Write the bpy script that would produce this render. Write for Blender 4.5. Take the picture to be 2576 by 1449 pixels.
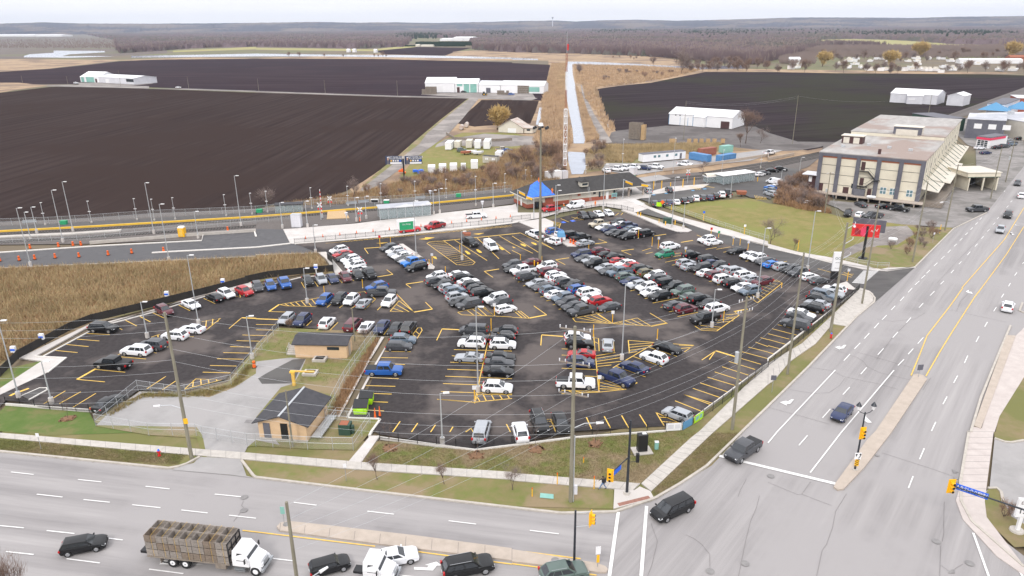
import bpy, bmesh, math, random
import numpy as np
from mathutils import Vector, Matrix
random.seed(7); rng=np.random.default_rng(7)
R=math.radians
S=bpy.context.scene; C=S.collection
for o in list(bpy.data.objects): bpy.data.objects.remove(o)
# ---------------------------------------------------------------- camera
HC=50.0; F=1810.0; W0,H0=2576.0,1449.0; CX,CY=W0/2,H0/2; YH=64.0
VY=CY+F*F/(CY-YH); VP=(CX+.008*(VY-CY),VY)
dn=Vector((VP[0]-CX,-(VP[1]-CY),-F)).normalized()      # world down in blender camera axes
up_c=-dn; f_c=Vector((0,0,-1)); fw_c=(f_c-up_c*f_c.dot(up_c)).normalized(); rt_c=fw_c.cross(up_c)
M3=Matrix((rt_c,fw_c,up_c))                              # camera -> world rotation
cam=bpy.data.cameras.new('camera'); cam.sensor_width=36; cam.lens=36*F/W0; cam.clip_end=40000; cam.clip_start=.5
co=bpy.data.objects.new('camera',cam); C.objects.link(co)
co.matrix_world=Matrix.Translation((0,0,HC))@M3.to_4x4(); S.camera=co
S.render.resolution_x=1024; S.render.resolution_y=576
# ---------------------------------------------------------------- sky, sun, exposure
SUN_EL,SUN_AZ=R(42),R(200)
w=bpy.data.worlds.new('World'); S.world=w; w.use_nodes=True; nt=w.node_tree; N=nt.nodes
bg=N['Background']; sky=N.new('ShaderNodeTexSky'); sky.sky_type='NISHITA'; sky.sun_disc=False
sky.sun_elevation=SUN_EL; sky.sun_rotation=SUN_AZ; sky.air_density=1.2; sky.dust_density=3
mx=N.new('ShaderNodeMixRGB'); mx.inputs[0].default_value=.9; mx.inputs[2].default_value=(11.35,11.3,11.65,1)
nt.links.new(sky.outputs[0],mx.inputs[1]); tc=N.new('ShaderNodeTexCoord'); sx=N.new('ShaderNodeSeparateXYZ'); nt.links.new(tc.outputs['Generated'],sx.inputs[0])
cn=N.new('ShaderNodeTexNoise'); cn.inputs['Scale'].default_value=3.5; cn.inputs['Detail'].default_value=5; cmp_=N.new('ShaderNodeMapping'); cmp_.inputs['Scale'].default_value=(1,1,7); nt.links.new(tc.outputs['Generated'],cmp_.inputs[0]); nt.links.new(cmp_.outputs[0],cn.inputs['Vector'])
ma=N.new('ShaderNodeMath'); ma.operation='MULTIPLY_ADD'; nt.links.new(sx.outputs[2],ma.inputs[0]); ma.inputs[1].default_value=.62; ma.inputs[2].default_value=.84
mb_=N.new('ShaderNodeMath'); mb_.operation='MULTIPLY_ADD'; nt.links.new(cn.outputs[0],mb_.inputs[0]); mb_.inputs[1].default_value=.24; nt.links.new(ma.outputs[0],mb_.inputs[2])
vm=N.new('ShaderNodeVectorMath'); vm.operation='SCALE'; nt.links.new(mx.outputs[0],vm.inputs[0]); nt.links.new(mb_.outputs[0],vm.inputs['Scale']); nt.links.new(vm.outputs[0],bg.inputs[0]); bg.inputs[1].default_value=.1
sl=bpy.data.lights.new('sun','SUN'); sl.energy=1.35; sl.angle=R(12); sl.color=(1,.96,.9)
so=bpy.data.objects.new('sun',sl); C.objects.link(so)
so.rotation_euler=Vector((math.sin(SUN_AZ)*math.cos(SUN_EL),math.cos(SUN_AZ)*math.cos(SUN_EL),math.sin(SUN_EL))).to_track_quat('Z','Y').to_euler()
S.view_settings.view_transform='Standard'; S.view_settings.look='None'; S.view_settings.exposure=.13; S.view_settings.gamma=1
# ---------------------------------------------------------------- photo coordinates -> ground
OR={'Q1':(1046.5,644),'Q2':(1247.7,603.75),'Q3':(1422.2,603.75),'Q4':(1677.1,576.9),'Q5':(1408.7,509.8),'Q6':(1878.3,670.8)}
def D(t,x,y):
    if t=='D': return (x,y)
    if t in OR: o=OR[t]; return (o[0]+x/6,o[1]+y/6)
    return (int(t[0])*644+x*.25,int(t[1])*362.25+y*.25)
def G(p,z=0.):
    v=M3@Vector((p[0]-CX,CY-p[1],-F)); k=(z-HC)/v.z
    return Vector((v.x*k,v.y*k,z))
def g(t,x,y,z=0.): return G(D(t,x,y),z)
def PL(s,z=0.):
    """'11:270,855 300,900 21:...' -> ground points"""
    out=[];t='D'
    for k in s.split():
        if ':' in k: t,k=k.split(':')
        x,y=k.split(','); out.append(g(t,float(x),float(y),z))
    return out
def proj(p):
    v=M3.transposed()@(Vector(p)-Vector((0,0,HC))); return (CX+F*v.x/-v.z, CY-F*v.y/-v.z)
def hgt(b,yt):
    lo,hi=0,80
    for _ in range(40):
        m=(lo+hi)/2
        if proj((b[0],b[1],m))[1]>yt: lo=m
        else: hi=m
    return lo
# ---------------------------------------------------------------- materials
MT={}
def mat(n,c,r=.8,c2=None,sc=1.,amt=.5,metal=0.,bump=0.,stretch=None,rot=0.,c3=None,sc3=.05,spec=None,contrast=1.,emit=0.,alpha=1.,lo=.35,hi=.65):
    if n in MT: return MT[n]
    m=bpy.data.materials.new(n); m.use_nodes=True; T=m.node_tree; b=T.nodes['Principled BSDF']; L=T.links.new
    c=(*c,1) if len(c)==3 else c
    b.inputs['Base Color'].default_value=c; b.inputs['Roughness'].default_value=r; b.inputs['Metallic'].default_value=metal
    if spec is not None: b.inputs['Specular IOR Level'].default_value=spec
    if alpha<1: b.inputs['Alpha'].default_value=alpha
    if c2 is not None or bump:
        ge=T.nodes.new('ShaderNodeNewGeometry'); mp=T.nodes.new('ShaderNodeMapping'); L(ge.outputs['Position'],mp.inputs[0])
        mp.vector_type='TEXTURE'; mp.inputs['Rotation'].default_value=(0,0,-rot)
        if stretch: mp.inputs['Scale'].default_value=tuple(1/k for k in stretch)
        no=T.nodes.new('ShaderNodeTexNoise'); no.inputs['Scale'].default_value=sc; no.inputs['Detail'].default_value=6; no.inputs['Roughness'].default_value=.65
        L(mp.outputs[0],no.inputs['Vector'])
        if c2 is not None:
            cr=T.nodes.new('ShaderNodeValToRGB'); cr.color_ramp.elements[0].position=lo; cr.color_ramp.elements[1].position=hi
            cr.color_ramp.elements[0].color=c; cr.color_ramp.elements[1].color=(*c2,1)
            L(no.outputs[0],cr.inputs[0]); out=cr.outputs[0]
            if c3 is not None:
                n3=T.nodes.new('ShaderNodeTexNoise'); n3.inputs['Scale'].default_value=sc3; n3.inputs['Detail'].default_value=5; n3.inputs['Roughness'].default_value=.6
                L(ge.outputs['Position'],n3.inputs['Vector'])
                r3=T.nodes.new('ShaderNodeValToRGB'); r3.color_ramp.elements[0].position=.48; r3.color_ramp.elements[1].position=.58
                L(n3.outputs[0],r3.inputs[0]); m3=T.nodes.new('ShaderNodeMixRGB'); L(r3.outputs[0],m3.inputs[0]); L(out,m3.inputs[1]); m3.inputs[2].default_value=(*c3,1); out=m3.outputs[0]
            L(out,b.inputs['Base Color'])
        if bump:
            bu=T.nodes.new('ShaderNodeBump'); bu.inputs['Strength'].default_value=bump; bu.inputs['Distance'].default_value=.1
            L(no.outputs[0],bu.inputs['Height']); L(bu.outputs[0],b.inputs['Normal'])
    if emit: b.inputs['Emission Color'].default_value=c; b.inputs['Emission Strength'].default_value=emit
    MT[n]=m; return m
def M(n): return MT[n]
RD=R(0)
def dirang(a,b): d=b-a; return math.atan2(d.y,d.x)

ROADA=dirang(g('13',400,915),g('13',2576,1185)); ROADB=dirang(g('32',1645,1440),g('32',1900,890)); FARM=dirang(g('11',1180,440),g('10',2150,985))
RAIL=dirang(g('11',700,680),g('11',2576,520))
CANAL=dirang(g('20',640,1200),g('20',570,700))
mat('base_ground',(.17,.13,.075),.95,(.12,.095,.07),.02,c3=(.14,.14,.06),sc3=.004)
mat('soil',(.026,.0185,.018),.95,(.070,.052,.048),.30,stretch=(.02,1,1),rot=-FARM,c3=(.044,.031,.028),sc3=.010,spec=0.,lo=.25,hi=.8)
mat('soil_far',(.028,.020,.024),.95,(.072,.052,.058),.12,stretch=(.06,1,1),rot=-R(-8),c3=(.042,.031,.037),sc3=.006,spec=0.,lo=.3,hi=.75)
mat('soil_right',(.024,.019,.022),.95,(.064,.051,.055),.16,stretch=(.04,1,1),rot=-R(20),c3=(.044,.042,.032),sc3=.006,spec=0.,lo=.3,hi=.75)
mat('marsh',(.42,.29,.17),.95,(.29,.20,.125),.12,c3=(.20,.135,.09),sc3=.02)
mat('scrub',(.27,.19,.10),.95,(.17,.125,.07),.5,c3=(.20,.19,.08),sc3=.05,bump=.4)
mat('lawn',(.145,.165,.04),.95,(.21,.17,.075),.6,c3=(.25,.19,.11),sc3=.12,bump=.2)
mat('lawn_field',(.165,.165,.035),.95,(.245,.195,.07),.3,c3=(.19,.19,.045),sc3=.06,bump=.2)
mat('lawn_green',(.075,.13,.018),.95,(.11,.15,.035),.5,c3=(.15,.15,.05),sc3=.2,bump=.2)
mat('verge_brown',(.23,.175,.095),.95,(.19,.165,.065),.8,c3=(.15,.15,.045),sc3=.08,bump=.2)
mat('far_green',(.27,.28,.08),.95,(.36,.29,.13),.02)
mat('water',(.30,.34,.42),.08,(.24,.27,.34),.15,spec=.7)
mat('lot_asphalt',(.037,.032,.033),.8,(.056,.049,.049),1.3,c3=(.115,.098,.092),sc3=.075,bump=.12,spec=.12)
mat('loop_asphalt',(.07,.068,.072),.8,(.10,.097,.1),.6,c3=(.085,.083,.087),sc3=.06)
mat('drive_asphalt',(.058,.054,.053),.8,(.088,.082,.08),.6,stretch=(.1,1,1),rot=-R(0),c3=(.10,.095,.09),sc3=.06)
mat('road_a',(.235,.222,.222),.85,(.385,.365,.36),.4,stretch=(.05,1,1),rot=-ROADA,c3=(.325,.308,.306),sc3=.04,bump=.08,spec=.2,lo=.3,hi=.7)
mat('road_b',(.235,.222,.222),.85,(.385,.365,.36),.4,stretch=(.03,1,1),rot=-ROADB,c3=(.325,.308,.306),sc3=.04,bump=.08,spec=.2,lo=.3,hi=.7)
mat('pavement_old',(.36,.345,.34),.9,(.28,.27,.265),.25,c3=(.33,.315,.31),sc3=.12,bump=.2)
mat('yard_asphalt',(.20,.185,.175),.9,(.28,.26,.25),.3,c3=(.16,.15,.14),sc3=.1,bump=.2)
mat('concrete',(.52,.485,.445),.9,(.42,.39,.355),1.2,bump=.1)
mat('concrete_new',(.60,.565,.54),.9,(.47,.44,.415),.3,c3=(.52,.485,.455),sc3=.08,bump=.1)
mat('concrete_tan',(.47,.40,.34),.9,(.40,.34,.285),.8,bump=.1)
mat('concrete_pink',(.53,.475,.445),.9,(.46,.405,.38),.6,bump=.1)
mat('curb',(.50,.46,.41),.9,(.40,.365,.32),1.5)
mat('curb_new',(.70,.67,.63),.85,(.6,.57,.53),1.5)
mat('gravel',(.24,.215,.20),.95,(.17,.15,.14),.5,c3=(.3,.27,.25),sc3=.06,bump=.4)
mat('gravel_dark',(.105,.092,.088),.95,(.15,.135,.128),.25,c3=(.085,.073,.07),sc3=.05,bump=.4)
mat('ballast',(.10,.088,.082),.95,(.15,.13,.12),3.,bump=.5)
mat('rail_dark',(.05,.045,.043),.6,metal=.3)
mat('platform',(.075,.07,.068),.9,(.10,.095,.09),1.)
mat('scrub_far',(.15,.115,.095),.95,(.10,.078,.07),.02,c3=(.13,.12,.07),sc3=.006)
mat('yellow_paint',(.80,.50,.03),.6,(.68,.42,.05),2.)
mat('yellow_worn',(.88,.56,.07),.7,(.66,.43,.12),1.2)
mat('white_paint',(.80,.79,.78),.6,(.68,.67,.66),2.)
mat('crack',(.17,.155,.155),.9)
mat('patch_dark',(.20,.19,.19),.9,(.26,.25,.245),2.)
mat('brick_strip',(.32,.16,.12),.8,(.25,.12,.09),3.)
mat('steel',(.42,.44,.46),.45,metal=.6); mat('galv',(.50,.52,.54),.5,metal=.4)
mat('wood_pole',(.27,.25,.19),.9,(.18,.165,.125),1.5,stretch=(3,3,.3)); mat('wood',(.27,.23,.19),.9,(.18,.15,.125),2.)
mat('wood_new',(.55,.38,.2),.8,(.46,.31,.16),2.); mat('bark',(.13,.095,.08),.95,(.09,.065,.055),2.)
mat('twig',(.22,.145,.11),.95); mat('twig_grey',(.24,.185,.165),.95); mat('twig_gold',(.50,.36,.15),.95); mat('twig_red',(.28,.18,.125),.95)
mat('black_metal',(.012,.012,.014),.45); mat('dark_metal',(.03,.035,.045),.4,metal=.2)
mat('white',(.78,.78,.79),.5); mat('white_metal',(.72,.73,.76),.5,(.64,.65,.69),.4); mat('off_white',(.66,.62,.54),.8,(.58,.54,.47),.5)
mat('tyre',(.014,.014,.015),.85); mat('rim',(.42,.43,.45),.35,metal=.7); mat('rim_dark',(.05,.05,.055),.4,metal=.5)
mat('glass',(.022,.027,.033),.06,spec=.9); mat('under',(.01,.01,.01),.9); mat('trim',(.018,.018,.02),.6)
mat('head',(.75,.77,.8),.15); mat('tail',(.45,.01,.012),.25); mat('plate',(.7,.72,.76),.5)
mat('orange',(.85,.14,.015),.6); mat('yellow',(.88,.47,.01),.5); mat('red',(.62,.02,.02),.5); mat('blue',(.02,.12,.62),.5)
mat('sign_blue',(.02,.13,.72),.5); mat('green',(.02,.33,.14),.6); mat('lime',(.42,.78,.01),.5); mat('green_dark',(.03,.07,.05),.6)
mat('tarp',(.02,.12,.62),.55,(.04,.2,.8),1.5,bump=.6); mat('light_blue',(.10,.27,.46),.8); mat('teal',(.2,.42,.37),.6,(.26,.5,.44),.3)
mat('shingle',(.045,.045,.052),.9,(.065,.063,.07),1.2,bump=.3); mat('shingle_dark',(.042,.04,.04),.95,(.06,.057,.056),1.,bump=.3)
mat('roof_grey',(.12,.12,.14),.9,(.155,.155,.175),1.,bump=.3)
mat('beige_wall',(.68,.48,.30),.85,(.60,.42,.26),.8); mat('cream',(.70,.65,.53),.85,(.64,.59,.48),.5,c3=(.60,.55,.45),sc3=.12)
mat('station_wall',(.52,.49,.42),.85,(.46,.43,.37),1.); mat('brick',(.36,.10,.06),.85,(.28,.075,.045),4.)
mat('pilaster',(.10,.10,.125),.8,(.135,.135,.16),.5); mat('brown',(.07,.03,.03),.7)
mat('flat_roof',(.43,.41,.39),.9,(.31,.29,.275),.35,stretch=(1,.25,1),rot=.6,c3=(.30,.235,.205),sc3=.05,bump=.2)
mat('membrane',(.36,.37,.41),.8,(.46,.47,.51),.2,c3=(.62,.62,.63),sc3=.08); mat('tin',(.66,.66,.70),.5,(.58,.58,.62),.3)
mat('tin_white',(.83,.83,.84),.5,(.78,.78,.80),.3); mat('tin_roof_old',(.55,.53,.5),.6,(.42,.3,.24),.4)
mat('rust',(.32,.11,.06),.9); mat('container_blue',(.1,.26,.5),.6,(.07,.2,.42),1.); mat('container_rust',(.33,.12,.08),.8,(.26,.1,.07),1.)
mat('window_dark',(.02,.03,.04),.15); mat('pane_blue',(.13,.22,.25),.2); mat('glass_clear',(.42,.5,.52),.1,alpha=.35)
mat('skin',(.5,.32,.23),.7); mat('hair',(.02,.015,.012),.8); mat('denim',(.12,.2,.36),.9); mat('jacket',(.02,.022,.03),.9); mat('hivis',(.9,.22,.02),.8)
mat('mulch',(.24,.13,.07),.95,(.16,.09,.05),3.); mat('pink',(.72,.05,.12),.6); mat('dress',(.3,.02,.03),.7)
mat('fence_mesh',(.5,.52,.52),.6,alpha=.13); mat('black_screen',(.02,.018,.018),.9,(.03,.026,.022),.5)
mat('tomb',(.1,.12,.11),.7)
m=bpy.data.materials.new('car_paint'); m.use_nodes=True; b=m.node_tree.nodes['Principled BSDF']; oi=m.node_tree.nodes.new('ShaderNodeObjectInfo')
m.node_tree.links.new(oi.outputs['Color'],b.inputs['Base Color']); b.inputs['Roughness'].default_value=.28; b.inputs['Coat Weight'].default_value=.3; b.inputs['Coat Roughness'].default_value=.03; b.inputs['Specular IOR Level'].default_value=.35; MT['car_paint']=m
# ---------------------------------------------------------------- mesh helpers
class MB:
    def __init__(s): s.v=[];s.f=[];s.m=[]
    def add(s,vs,fs,mi=0):
        k=len(s.v); s.v+= [tuple(p) for p in vs]; s.f+=[tuple(i+k for i in f) for f in fs]; s.m+=[mi]*len(fs); return s
    def box(s,c,d,mi=0,rz=0.,tap=1.):
        hx,hy,hz=d[0]/2,d[1]/2,d[2]/2; ca,sa=math.cos(rz),math.sin(rz); vs=[]
        for z in(-1,1):
            t=tap if z>0 else 1
            for x,y in((-1,-1),(1,-1),(1,1),(-1,1)):
                a,b=x*hx*t,y*hy*t; vs.append((c[0]+a*ca-b*sa,c[1]+a*sa+b*ca,c[2]+z*hz))
        return s.add(vs,[(3,2,1,0),(4,5,6,7),(0,1,5,4),(1,2,6,5),(2,3,7,6),(3,0,4,7)],mi)
    def prism(s,pts,z0,z1,mi=0,top=None):
        n=len(pts); a=sum(pts[i][0]*pts[(i+1)%n][1]-pts[(i+1)%n][0]*pts[i][1] for i in range(n))
        if a<0: pts=pts[::-1]
        s.add([(p[0],p[1],z0) for p in pts]+[(p[0],p[1],z1) for p in pts],[tuple(range(n,2*n))],mi if top is None else top)
        k=len(s.v)-2*n
        for i in range(n): s.f.append((k+i,k+(i+1)%n,k+n+(i+1)%n,k+n+i)); s.m.append(mi)
        return s
    def cyl(s,a,b,r0,r1=None,n=8,mi=0,cap=True):
        a,b=Vector(a),Vector(b); r1=r0 if r1 is None else r1; d=(b-a)
        if d.length<1e-6: return s
        q=d.to_track_quat('Z','Y'); vs=[]
        for p,r in((a,r0),(b,r1)):
            for i in range(n): vs.append(p+q@Vector((r*math.cos(2*math.pi*i/n),r*math.sin(2*math.pi*i/n),0)))
        fs=[(i,(i+1)%n,n+(i+1)%n,n+i) for i in range(n)]
        if cap: fs+=[tuple(range(n))[::-1],tuple(range(n,2*n))]
        return s.add(vs,fs,mi)
    def path(s,pts,r,n=6,mi=0):
        for a,b in zip(pts,pts[1:]): s.cyl(a,b,r,r,n,mi,False)
        return s
    def ribbon(s,pts,wd,z0,z1,mi=0,side=0.):
        """box-section strip along a polyline; side shifts it sideways"""
        n=len(pts); L=[];Rr=[]
        for i in range(n):
            a=pts[max(i-1,0)]; b=pts[min(i+1,n-1)]; d=Vector((b[0]-a[0],b[1]-a[1])).normalized(); p=Vector((-d.y,d.x))
            c=Vector((pts[i][0],pts[i][1]))+p*side
            L.append(c+p*wd/2); Rr.append(c-p*wd/2)
        for i in range(n-1):
            q=[Rr[i],Rr[i+1],L[i+1],L[i]]
            vs=[(*p,z0) for p in q]+[(*p,z1) for p in q]
            s.add(vs,[(4,5,6,7),(0,1,5,4),(2,3,7,6)]+([(3,0,4,7)] if i==0 else [])+([(1,2,6,5)] if i==n-2 else []),mi)
        return s
    def flat(s,pts,wd,z,mi=0):
        return s.ribbon(pts,wd,z-.004,z,mi)
    def quad(s,a,b,c,d,mi=0): return s.add([a,b,c,d],[(0,1,2,3)],mi)
    def build(s,name,mats,parent=None,smooth=False,col=None):
        if isinstance(mats,str): mats=[mats]
        me=bpy.data.meshes.new(name); me.from_pydata(s.v,[],s.f)
        for m_ in mats: me.materials.append(MT[m_])
        if len(mats)>1: me.polygons.foreach_set('material_index',s.m)
        if smooth:
            me.polygons.foreach_set('use_smooth',[True]*len(s.f)); me.update()
            try: me.set_sharp_from_angle(angle=R(38))
            except Exception: pass
        me.update()
        o=bpy.data.objects.new(name,me); C.objects.link(o)
        if parent: o.parent=parent
        if col: o.color=(*col,1)
        return o
def tag(o,label,cat,group=None,kind=None):
    if label: o['label']=label
    if cat: o['category']=cat
    if group: o['group']=group
    if kind: o['kind']=kind
    return o
def thing(name,label,cat,loc=(0,0,0),rz=0.,group=None):
    o=bpy.data.objects.new(name,None); C.objects.link(o); o.empty_display_size=.5
    o.location=loc; o.rotation_euler=(0,0,rz); return tag(o,label,cat,group)
def struct(o,label=None): o['kind']='structure'; 
def dup(root,loc,rz,label=None,group=None,col=None,scale=None):
    r=root.copy(); C.objects.link(r); r.location=loc; r.rotation_euler=(0,0,rz)
    if label: r['label']=label
    if group: r['group']=group
    if scale: r.scale=scale
    for ch in list(root.children):
        c=ch.copy(); C.objects.link(c); c.parent=r
        if col: c.color=(*col,1)
        for q in ch.children:
            d=q.copy(); C.objects.link(d); d.parent=c
            if col: d.color=(*col,1)
    return r
ZC=[-.24]
def sheet(name,pts,m_,z=None,kind='structure'):
    if isinstance(pts,str): pts=PL(pts)
    if z is None: ZC[0]+=.004; z=ZC[0]
    from mathutils.geometry import tessellate_polygon
    tr=tessellate_polygon([[Vector((p[0],p[1],0)) for p in pts]])
    mb=MB(); fs=[]
    for t in tr:
        a,b,c=[pts[i] for i in t]
        fs.append(t if (b[0]-a[0])*(c[1]-a[1])-(b[1]-a[1])*(c[0]-a[0])>0 else t[::-1])
    mb.add([(p[0],p[1],z) for p in pts],fs); o=mb.build(name,m_); o['kind']=kind; return o
# ================================================================= GROUND
B=16000
sheet('ground',[Vector((-B,-300,0)),Vector((B,-300,0)),Vector((B,B,0)),Vector((-B,B,0))],'base_ground',-.30)
def pd(s): return PL(s)
sheet('marsh_grass',pd('D:-700,152 0,148 300,150 500,144 644,146 1000,133 1288,128 1450,132 1620,134 1700,150 1760,164 1800,172 2576,182 1700,235 1540,350 2300,372 2050,460 900,500 870,460 1200,240 1380,200 1380,152 1000,152 640,150 300,152 0,186 -700,200'),'marsh')
sheet('meadow_strip',pd('00:1740,510 2576,470 10:0,480 1200,495 10:1500,455 1620,470 1200,515 0,500 00:2576,495 00:1740,525'),'far_green')
sheet('far_meadow',pd('30:0,405 300,395 700,390 1200,400 1900,440 2576,440 2576,470 1900,475 1300,470 800,440 500,420 0,425'),'far_green')
sheet('market_garden',pd('10:1200,510 1620,472 2180,480 2000,520 1900,560 1300,545'),'soil_far')
sheet('dry_meadow',pd('10:1980,520 2180,505 2576,510 20:600,530 1300,548 1180,600 600,590 0,575 10:2000,560'),'marsh')
sheet('scrubland',pd('D:-1200,88 330,86 420,100 420,134 300,140 0,148 -1200,152'),'scrub_far')
sheet('far_field',pd('00:-3000,300 -1000,290 1200,290 900,305 400,300 0,300'),'marsh')
sheet('back_field',pd('00:-2500,760 0,722 500,690 900,650 1200,615 1500,600 2576,588 10:1200,592 2576,625 20:0,632 385,650 350,800 310,1010 0,1005 10:2576,998 10:2170,985 1425,965 697,942 28,920 00:2576,920 1900,890 1300,870 700,845 300,845 0,835 -2500,900'),'soil_far')
sheet('big_field',pd('00:-2500,1000 0,932 500,872 700,868 1300,885 1900,905 2576,930 10:28,930 697,952 1425,976 2160,990 1900,1200 1700,1370 1560,1449 11:1330,200 1080,370 900,470 620,560 250,575 01:2576,650 1500,700 850,750 0,790 -1500,860'),'soil')
sheet('small_field',pd('10:2270,1003 20:0,1003 270,1012 235,1120 185,1240 10:2440,1250 2200,1270 2010,1235'),'soil')
sheet('right_field',pd('20:810,900 1050,865 1400,830 1750,760 1950,722 2576,722 30:700,735 2200,745 3000,770 2576,905 1700,1195 1300,1330 31:400,60 0,0 20:2576,1400 1060,1340 930,1120'),'soil_right')
sheet('farmyard_gravel',pd('20:1000,1330 1060,1310 1550,1260 2450,1270 2576,1330 30:300,1420 700,1425 31:500,30 300,60 0,70 21:2576,60 2000,10 1400,0 20:950,1440'),'gravel_dark')
sheet('yard_grass',pd('11:1440,330 1640,90 1760,0 10:2080,1330 2576,1330 20:200,1380 21:100,60 11:2540,60 2250,260 1700,300 1480,370'),'lawn_field')
sheet('yard_gravel',pd('10:1820,1449 1900,1400 2300,1340 20:250,1370 240,1449 21:0,20 11:2300,20 1900,10 1800,30'),'gravel')
sheet('brush_ground',pd('11:1060,500 1480,370 1700,300 2250,260 2540,60 21:300,60 500,60 540,330 400,420 0,470 11:2576,440 1500,540 600,620 250,630 700,560'),'scrub')
sheet('bank_scrub',pd('20:400,640 545,640 530,900 550,1100 610,1440 21:560,60 540,300 460,300 300,60 20:200,1400 290,1200 300,1010 350,830'),'marsh')
sheet('canal_edge_scrub',pd('21:740,60 1100,20 1400,80 1300,130 1320,190 950,190 900,260 730,290 700,230'),'scrub')
sheet('east_scrub',pd('21:850,10 2100,0 2400,60 2100,70 1780,100 1740,70 1310,110 1310,190 980,180 760,120'),'scrub')
sheet('mown_strip',pd('20:455,640 520,640 530,760 520,900 440,860 450,760'),'lawn_field')
for nm,s in (('river','20:560,618 800,620 1300,643 1450,655 1900,668 2340,655 2340,688 1900,695 1650,687 1300,667 900,652 560,646'),
  ('river','10:-20,538 700,548 1400,553 2000,563 2576,578 20:260,590 262,604 0,600 10:2576,592 1300,574 700,566 -20,566'),
  ('river','00:1320,560 2000,550 2590,538 2590,566 1320,578'),
  ('pond','00:540,508 1050,512 1060,525 700,545 620,565 900,562 1150,566 700,580 240,575 240,562 300,545 540,530'),
  ('canal','20:560,630 605,645 612,750 635,850 650,950 665,1050 700,1200 745,1370 725,1440 620,1440 610,1300 570,1100 550,980 545,860 528,740 550,680'),
  ('canal','21:560,72 735,82 742,230 715,298 600,300 568,180'),('ditch','20:275,1080 302,1080 292,1180 262,1255 240,1250'),
  ('ditch','20:925,1200 940,1200 985,1280 975,1290'),('puddle','10:1730,1385 1790,1350 1800,1380 1770,1395')):
    sheet(nm,pd(s),'water')
sheet('gravel_track',pd('20:690,850 722,850 755,1000 830,1150 920,1290 1010,1430 900,1440 830,1300 770,1150 705,930'),'gravel')
sheet('farm_road',pd('10:2150,985 2245,985 2080,1190 1920,1360 11:1740,40 1640,110 1450,250 1180,440 1040,490 1060,440 1300,260 1560,60 10:1640,1449 1720,1340 1900,1190'),'gravel')
sheet('road_verge',pd('10:2140,985 2150,985 1900,1190 1720,1340 1640,1449 11:1560,60 1300,260 1080,430 1060,425 1270,240 1520,45 10:1560,1449 1690,1340 1870,1190'),'lawn')
sheet('cross_track',pd('00:300,862 700,850 1300,862 1500,865 1500,890 1900,890 2576,912 10:0,914 700,938 1425,962 2170,978 2576,980 20:260,985 200,1008 0,1005 10:2576,998 2170,990 1425,974 700,950 0,926 00:2576,924 1900,902 1300,885 700,872'),'gravel')
sheet('shed_apron',pd('10:1660,950 1680,935 2576,925 20:200,930 240,990 0,1000 10:2300,995 2170,982'),'gravel')
sheet('shed_apron',pd('00:780,830 1520,825 1540,840 1300,865 800,860'),'gravel')
sheet('far_street',pd('30:1760,1210 2000,1190 2576,1060 2576,1449 31:2576,330 2100,330 2090,40 30:2000,1449'),'yard_asphalt')
sheet('reed_patch',pd('00:-2500,900 -600,840 0,830 200,832 480,862 300,882 0,930 -2500,990'),'marsh')
# ---- rail corridor
sheet('rail_ballast',pd('01:-1500,860 0,785 850,748 1500,700 2576,650 11:250,625 1500,545 2576,440 21:0,480 1300,330 2000,270 2576,170 31:0,185 300,120 540,80 30:1300,1300 1700,1195 2576,880 2700,960 1900,1190 31:560,0 540,120 400,230 0,350 21:2400,430 1900,400 1250,480 0,600 11:2576,600 1000,790 270,860 01:2576,880 2000,960 900,1000 0,1010 -1500,1100'),'ballast')
sheet('staging_yard',pd('21:900,260 950,190 1300,190 1780,150 2576,50 31:150,60 0,110 21:2400,165 1700,240 1300,300 1180,330 1100,290'),'pavement_old')
sheet('rail_ballast_far',pd('30:1700,1195 2600,870 2600,925 1830,1195'),'ballast')
# platforms
def offs(pts,d):
    out=[];n=len(pts)
    for i in range(n):
        a=pts[max(i-1,0)];b=pts[min(i+1,n-1)];t=(b-a).normalized();out.append(pts[i]+Vector((-t.y,t.x,0))*d)
    return out
yl=PL('01:-900,930 100,875 900,835 1830,780 1830,765 2240,740 2576,735 11:0,735 700,680 1230,640 1750,600 2576,520 21:60,500')
def block(name,pts,z0,z1,m_,top=None,kind='structure'):
    mb=MB(); mb.prism([(p[0],p[1]) for p in pts],z0,z1); o=mb.build(name,m_); o['kind']=kind; return o
def strip(name,pts,wd,z0,z1,m_,side=0.,kind='structure'):
    mb=MB(); mb.ribbon(pts,wd,z0,z1,0,side); o=mb.build(name,m_); o['kind']=kind; return o
ylp=[yl[i] for i in (0,2,3,6,7,8,10,11,12)]
strip('platform',ylp,4.6,-.2,.32,'platform',2.5)
strip('platform_edge',ylp,.5,-.2,.34,'yellow_paint',.0)
strip('platform',PL('01:-600,960 0,935 700,905 1220,870'),1.6,-.2,.25,'concrete',-.2)
t1=PL('01:-900,1010 0,962 1220,895 2576,800 11:0,790 800,735 1230,700 2576,570 21:60,535'); 
def track(cl,name='rail_track'):
    mb=MB()
    for s in (-.75,.75): mb.ribbon(cl,.09,-.16,.02,0,s)
    L=0
    for a,b in zip(cl,cl[1:]):
        d=(b-a); n=int(d.length/.75); an=math.atan2(d.y,d.x)
        if (a+b).length/2>420: continue
        for i in range(n):
            p=a+d*i/n; mb.box((p.x,p.y,-.15),(.24,2.5,.12),1,an)
    o=mb.build(name,['rail_dark','under']); o['kind']='structure'
track(offs(ylp,-2.2)); track(PL('01:-900,1045 0,985 1220,912 2576,825'))
e1=PL('21:1180,395 1650,340 1900,318 2576,215 31:0,212 300,150 530,100 30:1350,1330 1760,1195 2576,905'); track(e1); track(PL('21:1400,385 1900,345 2576,240 31:0,238 300,175 530,125')); track(PL('21:1900,290 2576,190 31:0,190 530,82'))
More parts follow.
